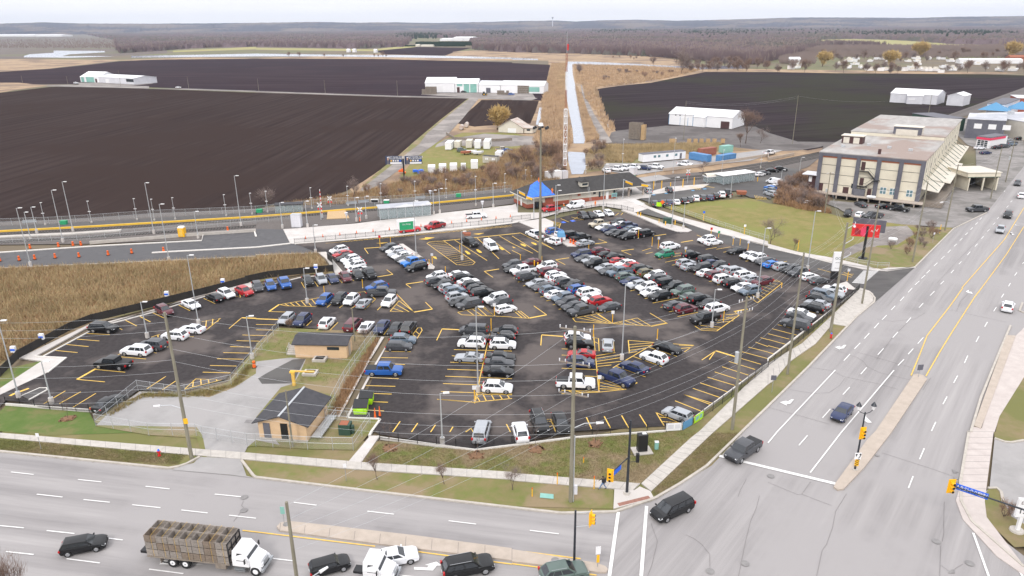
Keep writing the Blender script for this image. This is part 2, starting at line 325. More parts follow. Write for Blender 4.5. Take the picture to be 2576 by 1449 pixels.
# ---- west brush and lot surroundings
sheet('brush_ground',pd('01:-1500,1300 0,1245 1100,1205 2576,1140 11:0,1120 620,1100 700,1180 780,1300 450,1310 0,1390 02:2100,60 1550,190 930,360 0,780 -1500,1200'),'scrub')
sheet('verge',pd('D:-900,1600 -900,1000 0,985 0,1100 30,1020 260,1070 235,1060 300,1010 520,1100 1000,1110 1240,1150 1640,1060 1900,800 2160,520 2300,520 2400,1449 2576,1600'),'verge_brown')
sheet('lawn',pd('31:0,595 420,640 760,740 1100,760 1280,800 1500,840 1860,830 1700,1060 1480,1240 1200,1250 760,1150 390,1100 0,1010 21:2576,990 2300,900 1500,620 1850,580 2400,545'),'lawn_field')
sheet('dirt_track',pd('31:1150,830 1400,820 1480,900 1300,1010 1100,1020 830,1150 640,1130 760,1060 1000,960'),'gravel')
sheet('lawn_strip',pd('31:780,1145 1010,1030 1300,1040 1620,870 1860,850 1480,1230 1220,1240'),'lawn')
sheet('warehouse_yard',pd('31:480,560 560,560 1500,640 1700,500 2576,130 2800,200 2576,420 2200,690 1860,840 1690,830 1300,800 860,740 700,640'),'yard_asphalt')
sheet('bus_loop',pd('01:-1500,1180 0,1090 1000,1022 2030,972 2040,912 2576,878 11:0,850 270,858 345,1002 1000,950 1300,920 1300,1300 640,1110 0,1125 01:2576,1135 1000,1205 0,1250 -1500,1330'),'loop_asphalt')
# roads
RT='23:-4600,200 03:-2500,0 -500,160 0,195 700,265 1690,365 2576,455 13:0,455 1200,600 2576,760 23:500,815 1040,800 1430,670 1690,520 1960,340 2310,0 32:0,1190 400,800 890,290 1080,140 31:1480,1235 1870,860 2200,690 2400,440 2576,280 2700,120 3300,-400 3500,-300 2900,620'
sheet('main_road',pd('D:2170,1449 2050,1560 1300,1700 1400,1330 1640,1260 1790,1170 1932,1022 2154,800 2232,720 2300,672 2400,575 2482,535 2532,472 2576,418 2620,370 2800,180 2900,190 2760,560 2640,700 2576,840 2500,1000 2465,1180 2445,1270 2460,1310 2620,1430 2680,1600 2200,1700'),'road_b')
sheet('west_road',pd('D:-1000,1065 -300,1105 0,1136 175,1153 422,1178 644,1201 944,1237 1288,1278 1413,1291 1548,1287 1556,1287 1533,1449 1490,1800 -1000,1800'),'road_a')
# west driveway apron etc.
LOT='11:390,1003 1400,925 2100,860 2576,800 21:100,775 250,870 330,905 560,1035 690,1030 420,860 490,800 380,765 620,705 900,695 1050,680 1160,700 1280,740 1500,840 1700,890 1810,872 1720,800 1240,680 1260,640 1370,655 1620,755 2000,880 2300,950 2576,1040 31:0,1045 390,1135 650,1200 1200,1275 1480,1240 1240,1449 32:1080,140 1020,60 900,0 890,30 0,700 22:2576,745 1820,1300 1540,1390 620,1440 23:0,120 13:2210,170 1250,25 12:930,1310 1100,1080 1310,590 1360,475 220,375 0,590 02:2300,870 2270,915 1860,1025 1400,1025 1060,1240 900,1215 500,1180 60,1130 0,1195 -900,1450 -900,1250 0,1075 480,850 670,705 440,690 930,430 1130,355 2100,75 2576,5 11:0,1420 450,1345 900,1310 720,1085 640,1100'
sheet('parking_lot',pd(LOT),'lot_asphalt',.0)
sheet('driveway',pd('21:1240,680 1290,640 1370,655 1620,755 2000,880 2300,950 2576,1040 31:0,1045 390,1135 650,1200 1200,1275 1480,1240 1240,1449 32:1080,140 1020,60 31:880,1440 790,1385 390,1270 0,1150 21:2576,1140 2000,960 1810,872 1720,800'),'drive_asphalt',.005)
sheet('north_lot',pd('21:1250,540 1390,590 1800,545 2250,470 2400,540 2576,545 31:20,560 60,500 110,420 330,300 420,290 300,250 130,230 21:2576,260 2440,380 2160,410 1900,400 1560,430 1380,470'),'drive_asphalt',.005)
sheet('forecourt',pd('11:272,858 1000,800 1230,770 1900,690 2576,615 21:40,600 60,690 320,690 900,545 1100,450 1240,430 1290,470 1390,480 1560,430 1990,400 1920,440 1400,510 1390,540 1300,545 1250,560 1400,640 1240,690 1120,660 900,620 480,690 310,740 180,760 0,800 11:2576,795 1400,925 390,1005 345,1002'),'concrete_new',.012)
def walk(s,m_,z=.12,name='sidewalk',k='structure'): return block(name,pd(s),-.2,z,m_,kind=k)
walk('03:-2500,-170 0,10 1300,118 1900,165 2576,217 13:0,218 1100,308 2576,405 23:0,415 1290,520 1220,588 0,490 13:2576,480 900,368 0,287 03:2576,286 1300,180 0,60 -2500,-120','concrete',.06)
walk('23:1300,520 1800,60 1890,-10 32:0,760 340,560 620,300 870,60 930,0 1020,30 1060,60 1060,130 790,385 650,360 480,560 220,740 60,930 0,970 23:2030,0 1400,598','concrete',.055)
walk('23:1030,578 1230,590 1285,552 1392,598 1430,668 1020,775','concrete_new',.065,'kerb_ramp')
sheet('paving_strip',pd('23:1058,722 1370,645 1395,672 1080,752'),'brick_strip',.07)
walk('13:1150,40 1245,40 1060,308 930,300','concrete_new',.058,'footpath')
walk('02:0,1010 420,735 190,705 930,350 1100,335 1550,225 2100,30 2576,-70 2576,-15 2100,55 1130,340 900,385 350,690 665,705 480,850 0,1075','concrete_new',.03)
walk('11:620,1090 700,1085 870,1290 800,1300 700,1150','concrete_new',.035)
walk('21:1100,668 1160,660 1290,720 1500,790 1760,850 1810,872 1770,888 1660,885 1500,835 1300,745','concrete_new',.14,'traffic_island')
walk('21:1290,615 1400,640 1700,740 2200,870 2576,985 31:0,1008 300,1090 650,1150 1010,1235 1110,1270 1200,1250 1400,1245 1480,1240 1200,1282 950,1262 650,1192 390,1132 0,1042 21:2576,1022 2000,880 1620,755 1270,615','concrete_new',.13)
walk('11:1440,1010 1480,1008 1700,1160 1800,1240 1790,1260 1730,1258 1720,1170 1600,1140','concrete_new',.14,'traffic_island')
walk('21:60,785 200,770 330,750 420,790 415,830 330,850 560,960 690,1025 640,1035 560,1030 420,950 250,865','concrete_new',.14,'traffic_island')
walk('02:0,1010 420,735 120,800 0,830','lawn_green',.035,'lawn')
walk('31:640,1430 790,1385 870,1449 32:900,0 880,20 700,0','concrete_new',.06,'sidewalk')
sheet('lawn_west',pd('02:-900,1500 0,1235 60,1180 900,1250 970,1390 1500,1449 03:500,30 0,-10 -900,-20'),'lawn_green')
for s in ('03:-900,100 0,60 1200,170 1560,215 1800,340 1690,362 900,290 0,190 -900,110',):sheet('verge',pd(s),'verge_brown')
# compound
sheet('compound_ground',pd('02:970,1390 1400,1040 1860,1075 2330,970 2576,690 12:0,690 230,400 1225,450 1160,600 900,960 820,1290 1250,1322 1150,1449 13:1000,180 500,170 0,140 03:2490,150 2440,250 2040,260 1980,60 1500,30'),'lawn',.002)
sheet('compound_yard',pd('02:1410,1040 1860,1060 2100,1100 2360,1000 2576,860 12:0,740 350,700 520,720 380,960 250,1000 0,1300 13:240,130 0,80 03:2490,150 2440,250 2440,270 2080,250 2040,40 1980,-50 02:970,1380 1110,1240'),'pavement_old',.004)
sheet('compound_lawn',pd('12:0,560 220,400 1220,440 1130,560 860,960 400,960 500,720 340,690 0,720'),'lawn',.008)
sheet('compound_lawn',pd('12:620,1440 730,1290 1250,1320 1150,1449 13:1000,170 500,170 560,60'),'lawn',.008)
sheet('asphalt_patch',pd('12:500,710 370,720 120,850 20,910 60,965 380,960 420,860'),'drive_asphalt',.014)
sheet('lawn_patch',pd('02:1070,1210 1400,1085 1850,1095 2070,1080 2330,970 2420,860 2500,800 2576,740 12:20,660 60,600 0,590 02:2290,950 1860,1060 1440,1060 1110,1230'),'lawn',.010)
sheet('apron',pd('03:2010,250 2420,270 2480,440 2560,462 2300,430 1730,380 1780,352 1950,312'),'pavement_old',.01)
sheet('verge',pd('03:1560,215 1890,230 2010,245 1900,310 1790,350 1300,300'),'lawn')
sheet('verge',pd('13:0,290 900,375 2576,480 23:0,490 1020,575 1018,770 0,745 13:2576,745 1200,590 0,445 03:2576,440 2430,280'),'lawn')
sheet('lawn_front',pd('13:1070,305 1250,100 2200,185 23:0,130 620,50 1540,0 1880,-10 1290,515 0,415 13:2576,400'),'lawn')
sheet('concrete_lane',pd('12:1260,490 1290,495 1130,755 840,1300 815,1300 1110,755'),'concrete_new',.02)
sheet('concrete_lane',pd('12:1300,590 1312,590 1222,755 930,1305 905,1305 1200,755'),'concrete_new',.02)
# east side
walk('33:2020,0 2270,0 2200,545 2180,700 2200,860 2576,1350 2900,1500 2800,1600 2300,1250 1960,880 1890,690 1940,520','concrete_pink',.05)
walk('32:2400,480 2490,485 2140,1420 2070,1390','concrete_tan',.14,'traffic_island')
walk('32:2490,485 2576,400 2800,300 2700,700 2330,1290 2280,1449 2030,1449 2060,1400 2150,1412 2300,900','concrete_pink',.05)
sheet('verge',pd('32:2576,640 2800,500 2800,1449 2290,1449 2340,1200 2450,900'),'verge_brown',.02)
sheet('verge',pd('33:2275,0 2800,0 2576,90 2450,105 2280,65'),'verge_brown',.02)
sheet('forecourt',pd('33:2280,65 2450,105 2576,90 2900,0 2900,1400 2576,1155 2480,1160 2380,1060 2200,860 2190,600 2230,560'),'pavement_old',.01)
sheet('corner_bed',pd('33:2215,570 2300,565 2340,600 2365,700 2450,850 2700,1000 2576,1155 2480,1160 2250,940 2180,860 2180,650'),'verge_brown',.02)
walk('32:1460,880 1500,870 1560,885 1600,920 33:1248,0 970,360 760,580 700,590 660,560 680,520 1000,80 32:1080,1449 1450,900','concrete_tan',.15,'traffic_island')
def cap(s): return s
walk('13:210,960 250,920 330,905 700,945 1600,1050 2576,1180 23:0,1190 840,1325 940,1360 965,1390 950,1420 880,1420 0,1310 13:2576,1300 1600,1180 900,1090 400,1020 240,1000','concrete_tan',.15,'traffic_island')
# curbs
def curb(s,m_='curb',wd=.3,z=.13,closed=False):
    p=PL(s); 
    if closed: p=p+[p[0]]
    return strip('curb',p,wd,-.2,z,m_)
curb('03:-900,100 0,195 700,265 1690,365 1790,350 1880,320 2010,250'); curb('03:2430,285 2550,440 2576,457 13:0,457 1200,602 2576,762 23:500,818 1040,803 1430,672 1690,522 1960,342 2310,2 32:0,1192 400,800 890,290 1070,140 1075,100 1030,50')
curb('31:1480,1238 1870,850 2200,692'); curb('31:0,1045 390,1135 650,1200 1200,1275 1480,1240','curb_new')
curb('02:480,850 665,705 350,690','curb_new'); curb('02:440,688 930,425 1130,358 1550,245 2100,75 2576,8 11:450,1345 880,1305 1040,1200','curb_new',.25); curb('11:880,1300 700,1090','curb_new',.2)
curb('01:-1500,1180 0,1092 1000,1025 2030,972 2045,910 2560,878 2576,930','curb_new',.5,.14); curb('01:1530,1095 1700,1085 2576,1040 11:0,1040 345,1002','curb_new',.6,.14); curb('01:-900,1290 0,1250 1000,1205 2576,1132 11:0,1118 620,1098','curb',.3)
curb('11:390,1005 1400,925 2576,798 21:100,778','curb_new',.5,.14)
curb('12:1250,1325 1160,1449 13:1140,40','curb_new'); curb('12:930,1310 1235,1320 1250,1330','curb_new')
curb('13:1250,60 2200,185 23:0,140 620,60 1540,-5 22:1820,1320 2576,760 32:0,720 890,30','curb_new',.2,.2)
curb('33:2020,0 1935,500 1945,700 2050,900 2576,1360'); curb('32:2440,380 2330,640 2140,1110 2040,1449 33:2010,0'); curb('32:2560,150 2530,230 2576,250'); curb('02:60,1175 900,1235 1000,1235','curb_new',.2,.25)
curb('33:2280,65 2380,100 2450,107 2576,85'); curb('33:2215,568 2300,565 2345,605 2365,700')
sheet('traffic_bed',pd('02:215,1090 400,1010 470,1010 480,1025 290,1125'),'drive_asphalt',.09); curb('02:215,1090 400,1010 470,1010 480,1025 290,1130','curb_new',.2)
# ---- road markings
mk=MB()
def dash(t,*q):
    for x0,y0,x1,y1 in q: mk.flat([g(t,x0,y0),g(t,x1,y1)],.14,.012)
dash('03',(110,402,340,428),(785,478,1020,502),(1465,546,1705,573),(2160,625,2430,652),(370,626,630,655),(840,680,1105,707),(1330,732,1615,762),(1825,785,2090,815),(2305,838,2576,868),(-130,930,240,965),(470,992,750,1022),(1060,1065,1235,1087),(60,1203,340,1233),(670,1275,1005,1318),(1500,1380,1845,1425),(-300,578,-60,600))
dash('13',(380,708,610,737),(1120,797,1388,827),(1938,893,2215,927),(130,1268,400,1300))
dash('23',(180,990,470,1025)); dash('13',(1400,1435,1700,1470))
dash('32',(1450,2,1410,45),(1370,88,1330,130),(1280,180,1240,222),(1195,273,1148,320),(1115,352,1068,405),(1020,455,968,510),(928,553,870,613),(825,665,763,732),(1675,32,1632,76),(1562,152,1520,198),(1438,297,1392,350),(1308,442,1255,500),(1163,608,1105,672),(992,800,933,867),(822,998,753,1073),(628,1217,548,1307),(2373,58,2348,97),(2298,192,2270,235),(2208,342,2180,390),(2123,487,2093,543),(2010,680,1977,755),(1908,882,1868,955),(1802,1092,1760,1170),(1688,1348,1645,1440),(1563,498,1507,560),(1462,610,1410,667),(1368,718,1307,780))
dash('33',(1572,165,1525,275),(1460,445,1413,565),(397,35,310,135))
dash('31',(2150,742,2130,763),(2110,790,2085,812),(2060,840,2038,863),(2010,892,1985,915),(1955,948,1930,972),(1900,1005,1872,1030),(1838,1065,1808,1095),(1775,1128,1742,1160),(1705,1195,1670,1228),(1630,1268,1595,1302),(1580,1320,1543,1355),(1523,1378,1480,1418),(2420,620,2400,640),(2325,735,2305,755),(2285,792,2262,812),(2230,860,2205,880),(2170,930,2147,952),(2110,1003,2082,1032),(2035,1085,2005,1118),(1947,1182,1920,1210),(1868,1268,1840,1300),(1770,1378,1735,1412),(2570,500,2560,510),(2576,1190,2560,1205),(2505,1293,2480,1325),(2440,1400,2420,1433),(2458,570,2440,585),(2385,470,2375,480))
for s,wd in (('32:678,825 90,1449 33:0,110',.16),('32:1267,828 740,1449 33:425,408',.16),('33:-490,240 678,520',.5),('23:1070,805 980,1449',.35),('23:1355,745 1340,930 1300,1449',.35),('33:2065,1015 2220,1449',.22),('33:2505,1350 2560,1449',.22),('32:0,0 0,1',.01)): mk.flat(PL(s),wd,.012)
def arrow(t,cx,cy,hx,hy,turn,sc=1.):
    c=g(t,cx,cy); h=g(t,hx,hy); a=math.atan2(h.y-c.y,h.x-c.x); 
    P=[(-2.2,-.18),(.2,-.18),(.9,.5*turn-.0),(1.3,1.0*turn),(.6,1.3*turn)]
    q=[(-2.4,-.2*turn),(.3,-.2*turn),(1.15,.75*turn),(1.5,.6*turn),(1.3,1.75*turn),(.2,1.15*turn),(.6,1.0*turn),(.0,.25*turn),(-2.4,.25*turn)] if turn else [(-2,-.18),(.3,-.18),(.3,-.55),(1.8,0),(.3,.55),(.3,.18),(-2,.18)]
    ca,sa=math.cos(a),math.sin(a); pts=[Vector((c.x+sc*(x*ca-y*sa),c.y+sc*(x*sa+y*ca),0)) for x,y in q]; return pts
for ar in (('32',210,1160,130,1170,0),):
    pass
for s in ('32:262,1120 225,1165 185,1170 190,1185 118,1150 188,1133 180,1142 200,1142 235,1120','32:790,573 762,608 722,612 725,622 672,595 728,582 722,592 740,592 762,573','32:990,1280 975,1295 960,1330 1000,1355 1045,1355 990,1300 985,1315','32:2020,20 1990,35 2015,50 2062,60 2045,38 2020,38','31:2490,810 2480,815 2540,825 2510,818','31:2435,893 2485,912 2450,915 2460,890','13:1590,1360 1720,1365 1740,1345 1700,1338 1815,1305 1872,1345 1820,1345 1780,1395 1590,1385','D:410,1412 512,1420 400,1420','03:1605,1310 1630,1290 1720,1300 1720,1325'):
    p=PL(s); o=sheet('road_arrow',p,'white_paint',.012)
o=mk.build('lane_markings','white_paint'); o['kind']='structure'
# zebra
zb=MB(); a0,a1=g('31',1115,1275),g('31',960,1275); b0,b1=g('31',960,1410),g('31',840,1400)
for i in range(13):
    u0,u1=i/13,(i+.5)/13
    P=[a1.lerp(b1,u0),a0.lerp(b0,u0),a0.lerp(b0,u1),a1.lerp(b1,u1)]
    zb.prism([(p.x,p.y) for p in P],.010,.014)
for i in range(9):
    a0_,a1_=g('21',1140,560),g('21',1230,550); b0_,b1_=g('21',1290,615),g('21',1350,600)
    P=[a0_.lerp(b0_,i/9),a1_.lerp(b1_,i/9),a1_.lerp(b1_,(i+.4)/9),a0_.lerp(b0_,(i+.4)/9)]; zb.prism([(p.x,p.y) for p in P],.018,.022)
o=zb.build('crosswalk','white_paint'); o['kind']='structure'
ym=MB()
for s,wd in (('32:1960,0 1840,170 1600,480 1530,660 1440,880',.16),('32:2150,0 2080,90 1860,430 1730,640 1590,885',.16),('31:2576,640 2380,960 1950,1449',.14),('31:2576,830 2400,1110 2150,1449',.14),('03:2440,990 13:0,1005 1200,1150',.15),('13:300,903 1000,985 2576,1183 23:0,1188 690,1275',.15),('13:1600,1200 2576,1330 23:0,1325 300,1365 850,1440',.15)): ym.flat(PL(s),wd,.012 if wd<1 else .012)
o=ym.build('centre_lines','yellow_worn'); o['kind']='structure'
# ---- yellow stall lines
ys=MB()
def yl_(s,wd=.15): ys.flat(PL(s),wd,.014)
for s in ('875,458 1105,470','775,515 1000,533','660,568 892,590','552,628 780,650','1258,322 1375,382','1400,283 1515,342','1537,250 1650,302','1800,173 1912,228','2050,105 2165,157','1160,688 1470,715','1160,688 1240,645','960,820 1260,848','775,920 1055,945','1550,650 1575,655','1635,590 1695,595','1820,485 1950,490','2440,473 2576,478','2380,530 2576,535','2315,590 2520,595','2248,650 2510,656','2183,712 2450,717','2113,780 2380,786','2040,847 2320,855','1478,1015 1668,890','1635,1025 1795,918','440,1165 658,1035','595,1165 812,1045','735,1200 965,1060','895,1210 950,1180','2305,408 2430,302','2060,435 2220,305 2030,340','2065,435 2078,325','2135,380 2142,312','2190,340 2205,308','1855,1020 1970,915 2230,925 1855,1020','1940,1000 1945,930','2025,980 2020,918','2103,962 2098,920','2185,935 2175,920','1520,495 1610,465','1590,495 1590,475','2370,80 2420,95 2400,20','2530,10 2545,75','1190,400 1230,420'):
    yl_('02:'+s)
yl_('02:775,920 965,812',.4); yl_('02:100,1085 140,1065 290,1010',.45); yl_('02:2430,300 2576,305',.4)
for s in ('0,367 200,371','0,421 180,424','0,476 110,480','0,534 60,537','510,380 562,330','745,425 825,345','610,425 650,400','840,200 880,170','715,195 765,155','955,208 1010,175','1095,215 1200,115','1222,222 1265,178','1285,470 1335,405','240,167 635,98','300,180 600,187 640,165','290,160 330,180','345,150 390,182','400,143 448,184','455,130 505,185','505,120 560,186','560,112 610,175','130,237 295,242','235,165 300,180','980,55 1090,35 1200,110 1190,130','1350,235 1590,243 1410,55','1350,235 1440,128 1480,130','1380,205 1480,238','1410,165 1540,240','1440,130 1590,240','1705,143 1775,212','1580,465 1630,400 1660,400 1672,425 1610,525 1575,480','1600,430 1650,470','1580,470 1620,500','1818,527 1872,412','1295,637 1558,642','1258,700 1530,704','1400,766 1500,771','1145,902 1435,912','1105,982 1402,990','1062,1058 1365,1068','1018,1138 1328,1150','975,1220 1288,1238','1375,1449 1450,1343','1565,1449 1627,1360','1758,1449 1805,1378','1950,1449 1982,1397','2352,460 2200,1145 2200,1160','1992,620 2576,635','1970,682 2005,685','2300,690 2340,692','1955,747 2310,760','1925,818 2285,830','1905,888 2576,913','1882,962 2280,977','1860,1042 2576,1066','1822,1120 2195,1150 2576,1112','1835,1120 2100,1140','2230,1070 2576,1075','2205,1145 2230,1065','2215,1080 2255,1145','2280,1062 2320,1140','2365,1068 2400,1132','2445,1068 2480,1122','2525,1072 2555,1118','2520,1370 2560,1449','2110,1449 2165,1412 2185,1449','2030,245 2110,225 2290,185 2400,280 2260,180','2030,245 2070,270 2400,283 2576,292','2125,225 2190,272','2180,215 2270,275','2230,200 2320,278','2270,190 2400,280'):
    yl_('12:'+s)
yl_('12:130,237 235,165',.35); yl_('12:1590,243 1775,212',.4); yl_('12:1872,412 2045,420',.35); yl_('12:0,310 225,318',.35)
for s in ('0,235 85,232 175,303','0,295 175,305','30,240 100,298','60,235 140,300','220,180 348,270','500,612 560,615','500,675 560,678','500,740 560,742','500,808 870,822','735,886 860,892','820,460 875,1045 880,890','820,500 870,508 877,635 830,630','1018,520 1028,640','830,540 870,560','1170,525 1182,657','1170,527 1430,548 1832,577 1735,643','1170,655 1260,640','1180,570 1430,552','1180,598 1400,575','1180,628 1360,602','845,682 1040,650','845,708 1100,670','848,740 1100,700','850,765 1100,738','860,790 1000,775','880,915 1000,950 1150,1020 870,1048 500,1065 500,1030 880,1042','885,950 1100,1000','885,985 1130,1020','880,1015 1080,1020','570,1035 620,1058','640,1038 700,1052','1015,803 1430,560','1380,597 1662,690','1222,690 1507,790','1050,790 1343,895','1240,945 1260,955 1240,965','1680,575 1820,580','1700,608 1790,600','1985,720 2050,630','1910,725 2050,632','2380,595 2576,645','2315,642 2576,712','2290,705 2505,768','2183,740 2445,820','2113,792 2378,877','2040,845 2308,930','1968,898 2240,980','1893,955 2168,1045','1820,1010 2095,1103','1730,1072 2030,1165','1730,1072 2000,1175','1640,1135 1905,1240','1450,1253 1530,1385','1450,1253 1695,1365','1480,1300 1560,1305','1510,1345 1660,1355','1283,1273 1360,1395','1103,1283 1172,1405','928,1292 993,1412','748,1300 802,1420','335,1325 390,1320 440,1449','340,1340 390,1345','370,1400 420,1380','290,578 298,475','610,305 640,340 1010,358 1390,383 1560,355 1388,253','610,305 1020,230','650,298 900,345','720,285 950,352','790,272 990,355','850,258 1010,358','840,245 1010,355','1015,355 1260,302 1400,385','1080,345 1150,365','1140,330 1260,372','1200,315 1330,380','1840,383 1905,425 2060,433 2285,275 2235,235','1870,375 2100,395','1900,410 2080,415','2050,330 2250,300','2060,350 2230,330','2150,270 2270,260','2155,300 2250,290','1665,288 1880,243','1578,240 1640,230','1495,195 1550,183','1415,152 1690,98','1190,30 1240,18','1265,70 1300,62','1335,108 1370,100','345,130 400,120','285,92 335,80','230,50 275,42','410,170 440,165','470,215 525,205','2500,500 2576,520','2450,545 2576,590'):
    yl_('22:'+s)
yl_('22:175,303 348,270',.4); yl_('22:1395,385 1562,353',.4); yl_('22:298,472 515,488',.35); yl_('22:2050,632 2250,692',.4); yl_('22:2235,237 2370,212',.35)
for s in ('97,370 345,430','40,410 290,475','0,460 215,515','0,518 190,570','0,580 130,615','0,648 65,663','400,235 540,267'): yl_('32:'+s)
for s in ('455,1390 490,1449','590,1385 625,1435','720,1372 748,1415','838,1365 868,1398','968,1365 985,1378','1260,1040 1285,1070','1315,1265 1378,1312','1090,1050 1130,1105','1720,1000 1745,985 1800,978 1890,975 2205,1190 2180,1215 2110,1220 2020,1215 1720,1000','1510,1412 1560,1449','2297,1282 2385,1343','2000,968 2325,1172','2225,945 2445,1155','2335,935 2560,1105','2450,925 2576,1000'): yl_('11:'+s)
for i in range(14):
    u=i/13; a=g('11',1730,992).lerp(g('11',2040,1215),u); b=g('11',1885,978).lerp(g('11',2195,1185),u); ys.flat([a,b],.1,.014)
yl_('11:1880,975 2576,905',.35); yl_('11:1088,1050 1265,1038',.35); yl_('11:1220,1338 1378,1312',.35); yl_('11:1508,1410 1680,1385',.35); yl_('11:2297,1282 2445,1258',.35); yl_('11:700,1000 1400,935 2576,830',.1); 
for i in range(34):
    u=i/33; a=g('11',900,975).lerp(g('11',2576,812),u); b=g('11',850,990).lerp(g('11',2500,835),u); ys.flat([a,b],.1,.014)
for s in ('0,925 265,1090','0,1000 210,1100','0,1070 90,1115','85,895 430,1065','290,985 430,1065','380,770 490,800 470,855 330,850','400,790 480,830','390,775 490,815','490,750 570,785','598,735 720,765 600,770 660,735','1040,720 1075,695','1095,715 1115,695','870,955 955,990','440,1165 535,1215','1100,1075 1200,1118','1860,915 1905,935','1310,1075 1400,1048','1345,1105 1420,1088','1430,1135 1470,1125','1470,1160 1700,1120','1540,1190 1660,1165','1610,1220 1660,1210','1680,1250 1720,1243','1755,1282 1800,1272','1830,1312 1870,1302','1900,1345 1950,1335','1980,1385 2020,1378','2065,1420 2110,1410','1980,1030 2110,1010','2055,1060 2200,1035','2125,1090 2170,1080','2200,1115 2340,1085','1645,1165 1720,1150','1640,1105 1700,1095','1950,1060 2060,1040','2290,1150 2330,1140','2350,1180 2390,1172','60,1390 200,1360','110,1430 170,1415','15,1350 60,1340','260,1340 290,1330'): yl_('21:'+s)
yl_('21:1700,990 1820,970',.35); yl_('21:835,1005 955,990',.3); yl_('21:1430,925 1550,908',.3); yl_('21:440,1165 575,1145',.3); yl_('21:1100,1075 1225,1058',.3); yl_('21:0,905 85,895',.35)
for s in ('30,1220 190,1180','500,1255 700,1310 860,1310','740,1310 840,1340','760,1290 850,1325'): yl_('31:'+s)
for i in range(9):
    u=i/8; ys.flat([g('22',2350,60).lerp(g('22',2560,-75),u),g('22',2470,150).lerp(g('22',2700,-60),u)],.1,.014)
yl_('22:2470,150 2600,45 2720,-50 2660,-80 2560,-60'); yl_('21:1780,430 1870,460 1900,455'); yl_('21:1890,410 2030,440')
for i in range(8):
    ys.flat([g('21',1785+i*14,432+i*4),g('21',1815+i*12,425+i*3)],.1,.03); ys.flat([g('21',1900+i*18,415+i*4),g('21',1925+i*16,408+i*4)],.1,.03); ys.flat([g('21',2440+i*16,515+i*3),g('21',2460+i*14,560)],.1,.03)
for t,s in (('11','2100,1075 2110,1090 2130,1110 2160,1110 2150,1095 2120,1075'),('11','2215,1062 2225,1078 2248,1095 2275,1095 2265,1080 2232,1060'),('11','1775,1130 1790,1150 1822,1160 1812,1135'),('11','2440,1035 2455,1052 2475,1068 2502,1062 2470,1040'),('11','1635,958 1700,950 1700,940 1800,940 1720,962'),('11','1208,998 1335,990 1270,1002'),('11','2180,905 2300,895 2240,912'),('21','190,988 200,1000 235,1018 250,1012 240,1000 215,992'),('21','82,1003 95,1018 125,1032 145,1028 135,1015 105,1005'),('21','0,1030 15,1048 38,1045')):
    sheet('painted_arrow',PL(t+':'+s),'yellow_paint',.014)
o=ys.build('stall_lines','yellow_worn'); o['kind']='structure'
for i,s in enumerate(('21:490,785 520,780 548,790 515,797','21:580,770 615,766 643,776 608,783','21:1530,495 1560,490 1575,497 1545,502','21:1800,466 1830,462 1840,470 1812,474','21:1915,450 1950,446 1962,455 1930,459','21:1400,510 1430,506 1450,513 1425,518')): sheet('accessible_marking',pd(s),'sign_blue' if i<2 else 'light_blue',.02)
# manholes, cracks
mh=MB()
for t,x,y in (('23',1995,1400),('23',2345,1322),('03',2455,787),('33',1695,1100),('33',28,443),('23',435,1300),('03',2458,655),('33',2030,1320),('13',312,937)):
    p=g(t,x,y); z=.02 if t!='23' or x!=435 else .155
    if (t,x)==('13',312): z=.155
    mh.cyl((p.x,p.y,z-.006),(p.x,p.y,z),.42,.42,14)
for s in ('33:1845,1385 1875,1385 1880,1420 1810,1420','33:1865,450 1915,455 1918,478 1865,472','33:1865,485 1915,492 1920,515 1870,505','33:1850,375 1910,390 1915,405 1870,415','33:1075,225 1125,232 1120,250 1085,245','02:2480,1325 2545,1328 2520,1362 2455,1358'): mh.prism([(p.x,p.y) for p in PL(s)],.01,.018)
o=mh.build('manhole_covers','patch_dark'); o['kind']='structure'
ck=MB()
for s in ('23:1400,920 1435,1020 1465,1100 1440,1200 1410,1330 1365,1449','23:1750,1035 1830,1070 1910,1130 1990,1230 1992,1370','23:2490,640 2460,760 2400,900 2350,1100 2310,1300 2280,1449','33:790,620 680,800 650,960 590,1130 545,1190 490,1449','33:1775,700 1768,900 1770,1010 1755,1100','33:1740,1140 1735,1240 1728,1449','33:0,505 300,630 340,625 640,740','33:340,625 430,500','32:400,795 640,830 760,890 1090,960 1310,1020','32:780,900 720,980 620,1050 470,1062 220,1022','32:660,620 900,700 960,740 1000,790 1120,850 1450,930','32:0,1200 300,1280 620,1370','32:900,645 1300,760 1450,800','32:1820,220 1900,235 2200,300 2400,345','32:1900,230 1940,130 2010,60','32:1090,310 1250,335 1480,310 1580,250','32:1420,330 1250,500 1090,720','32:1640,900 1560,1025','33:1150,210 1400,290 1650,370 1850,440','03:2450,690 2430,740 2470,780','03:2420,810 2350,900','33:1740,1340 1850,1420 1890,1370 1960,1330','23:2360,470 2300,580 2275,650','31:2300,760 2150,930 1900,1180 1700,1400'): ck.flat(PL(s),.03,.009)
o=ck.build('road_cracks','crack'); o['kind']='structure'
pt=MB()
for s in ('12:1510,860 1750,880 1740,900 1480,890',): pass
jt=MB()
for (t,a,b,n) in (('03',(0,12,0,60),(2576,217,2576,286),17),('13',(0,218,0,287),(2576,405,2576,482),17),('23',(0,415,0,490),(1280,520,1220,588),9)):
    for i in range(n+1):
        u=i/n; P=g(t,a[0]+(b[0]-a[0])*u,a[1]+(b[1]-a[1])*u); Q=g(t,a[2]+(b[2]-a[2])*u,a[3]+(b[3]-a[3])*u); jt.flat([P,Q],.03,.066)
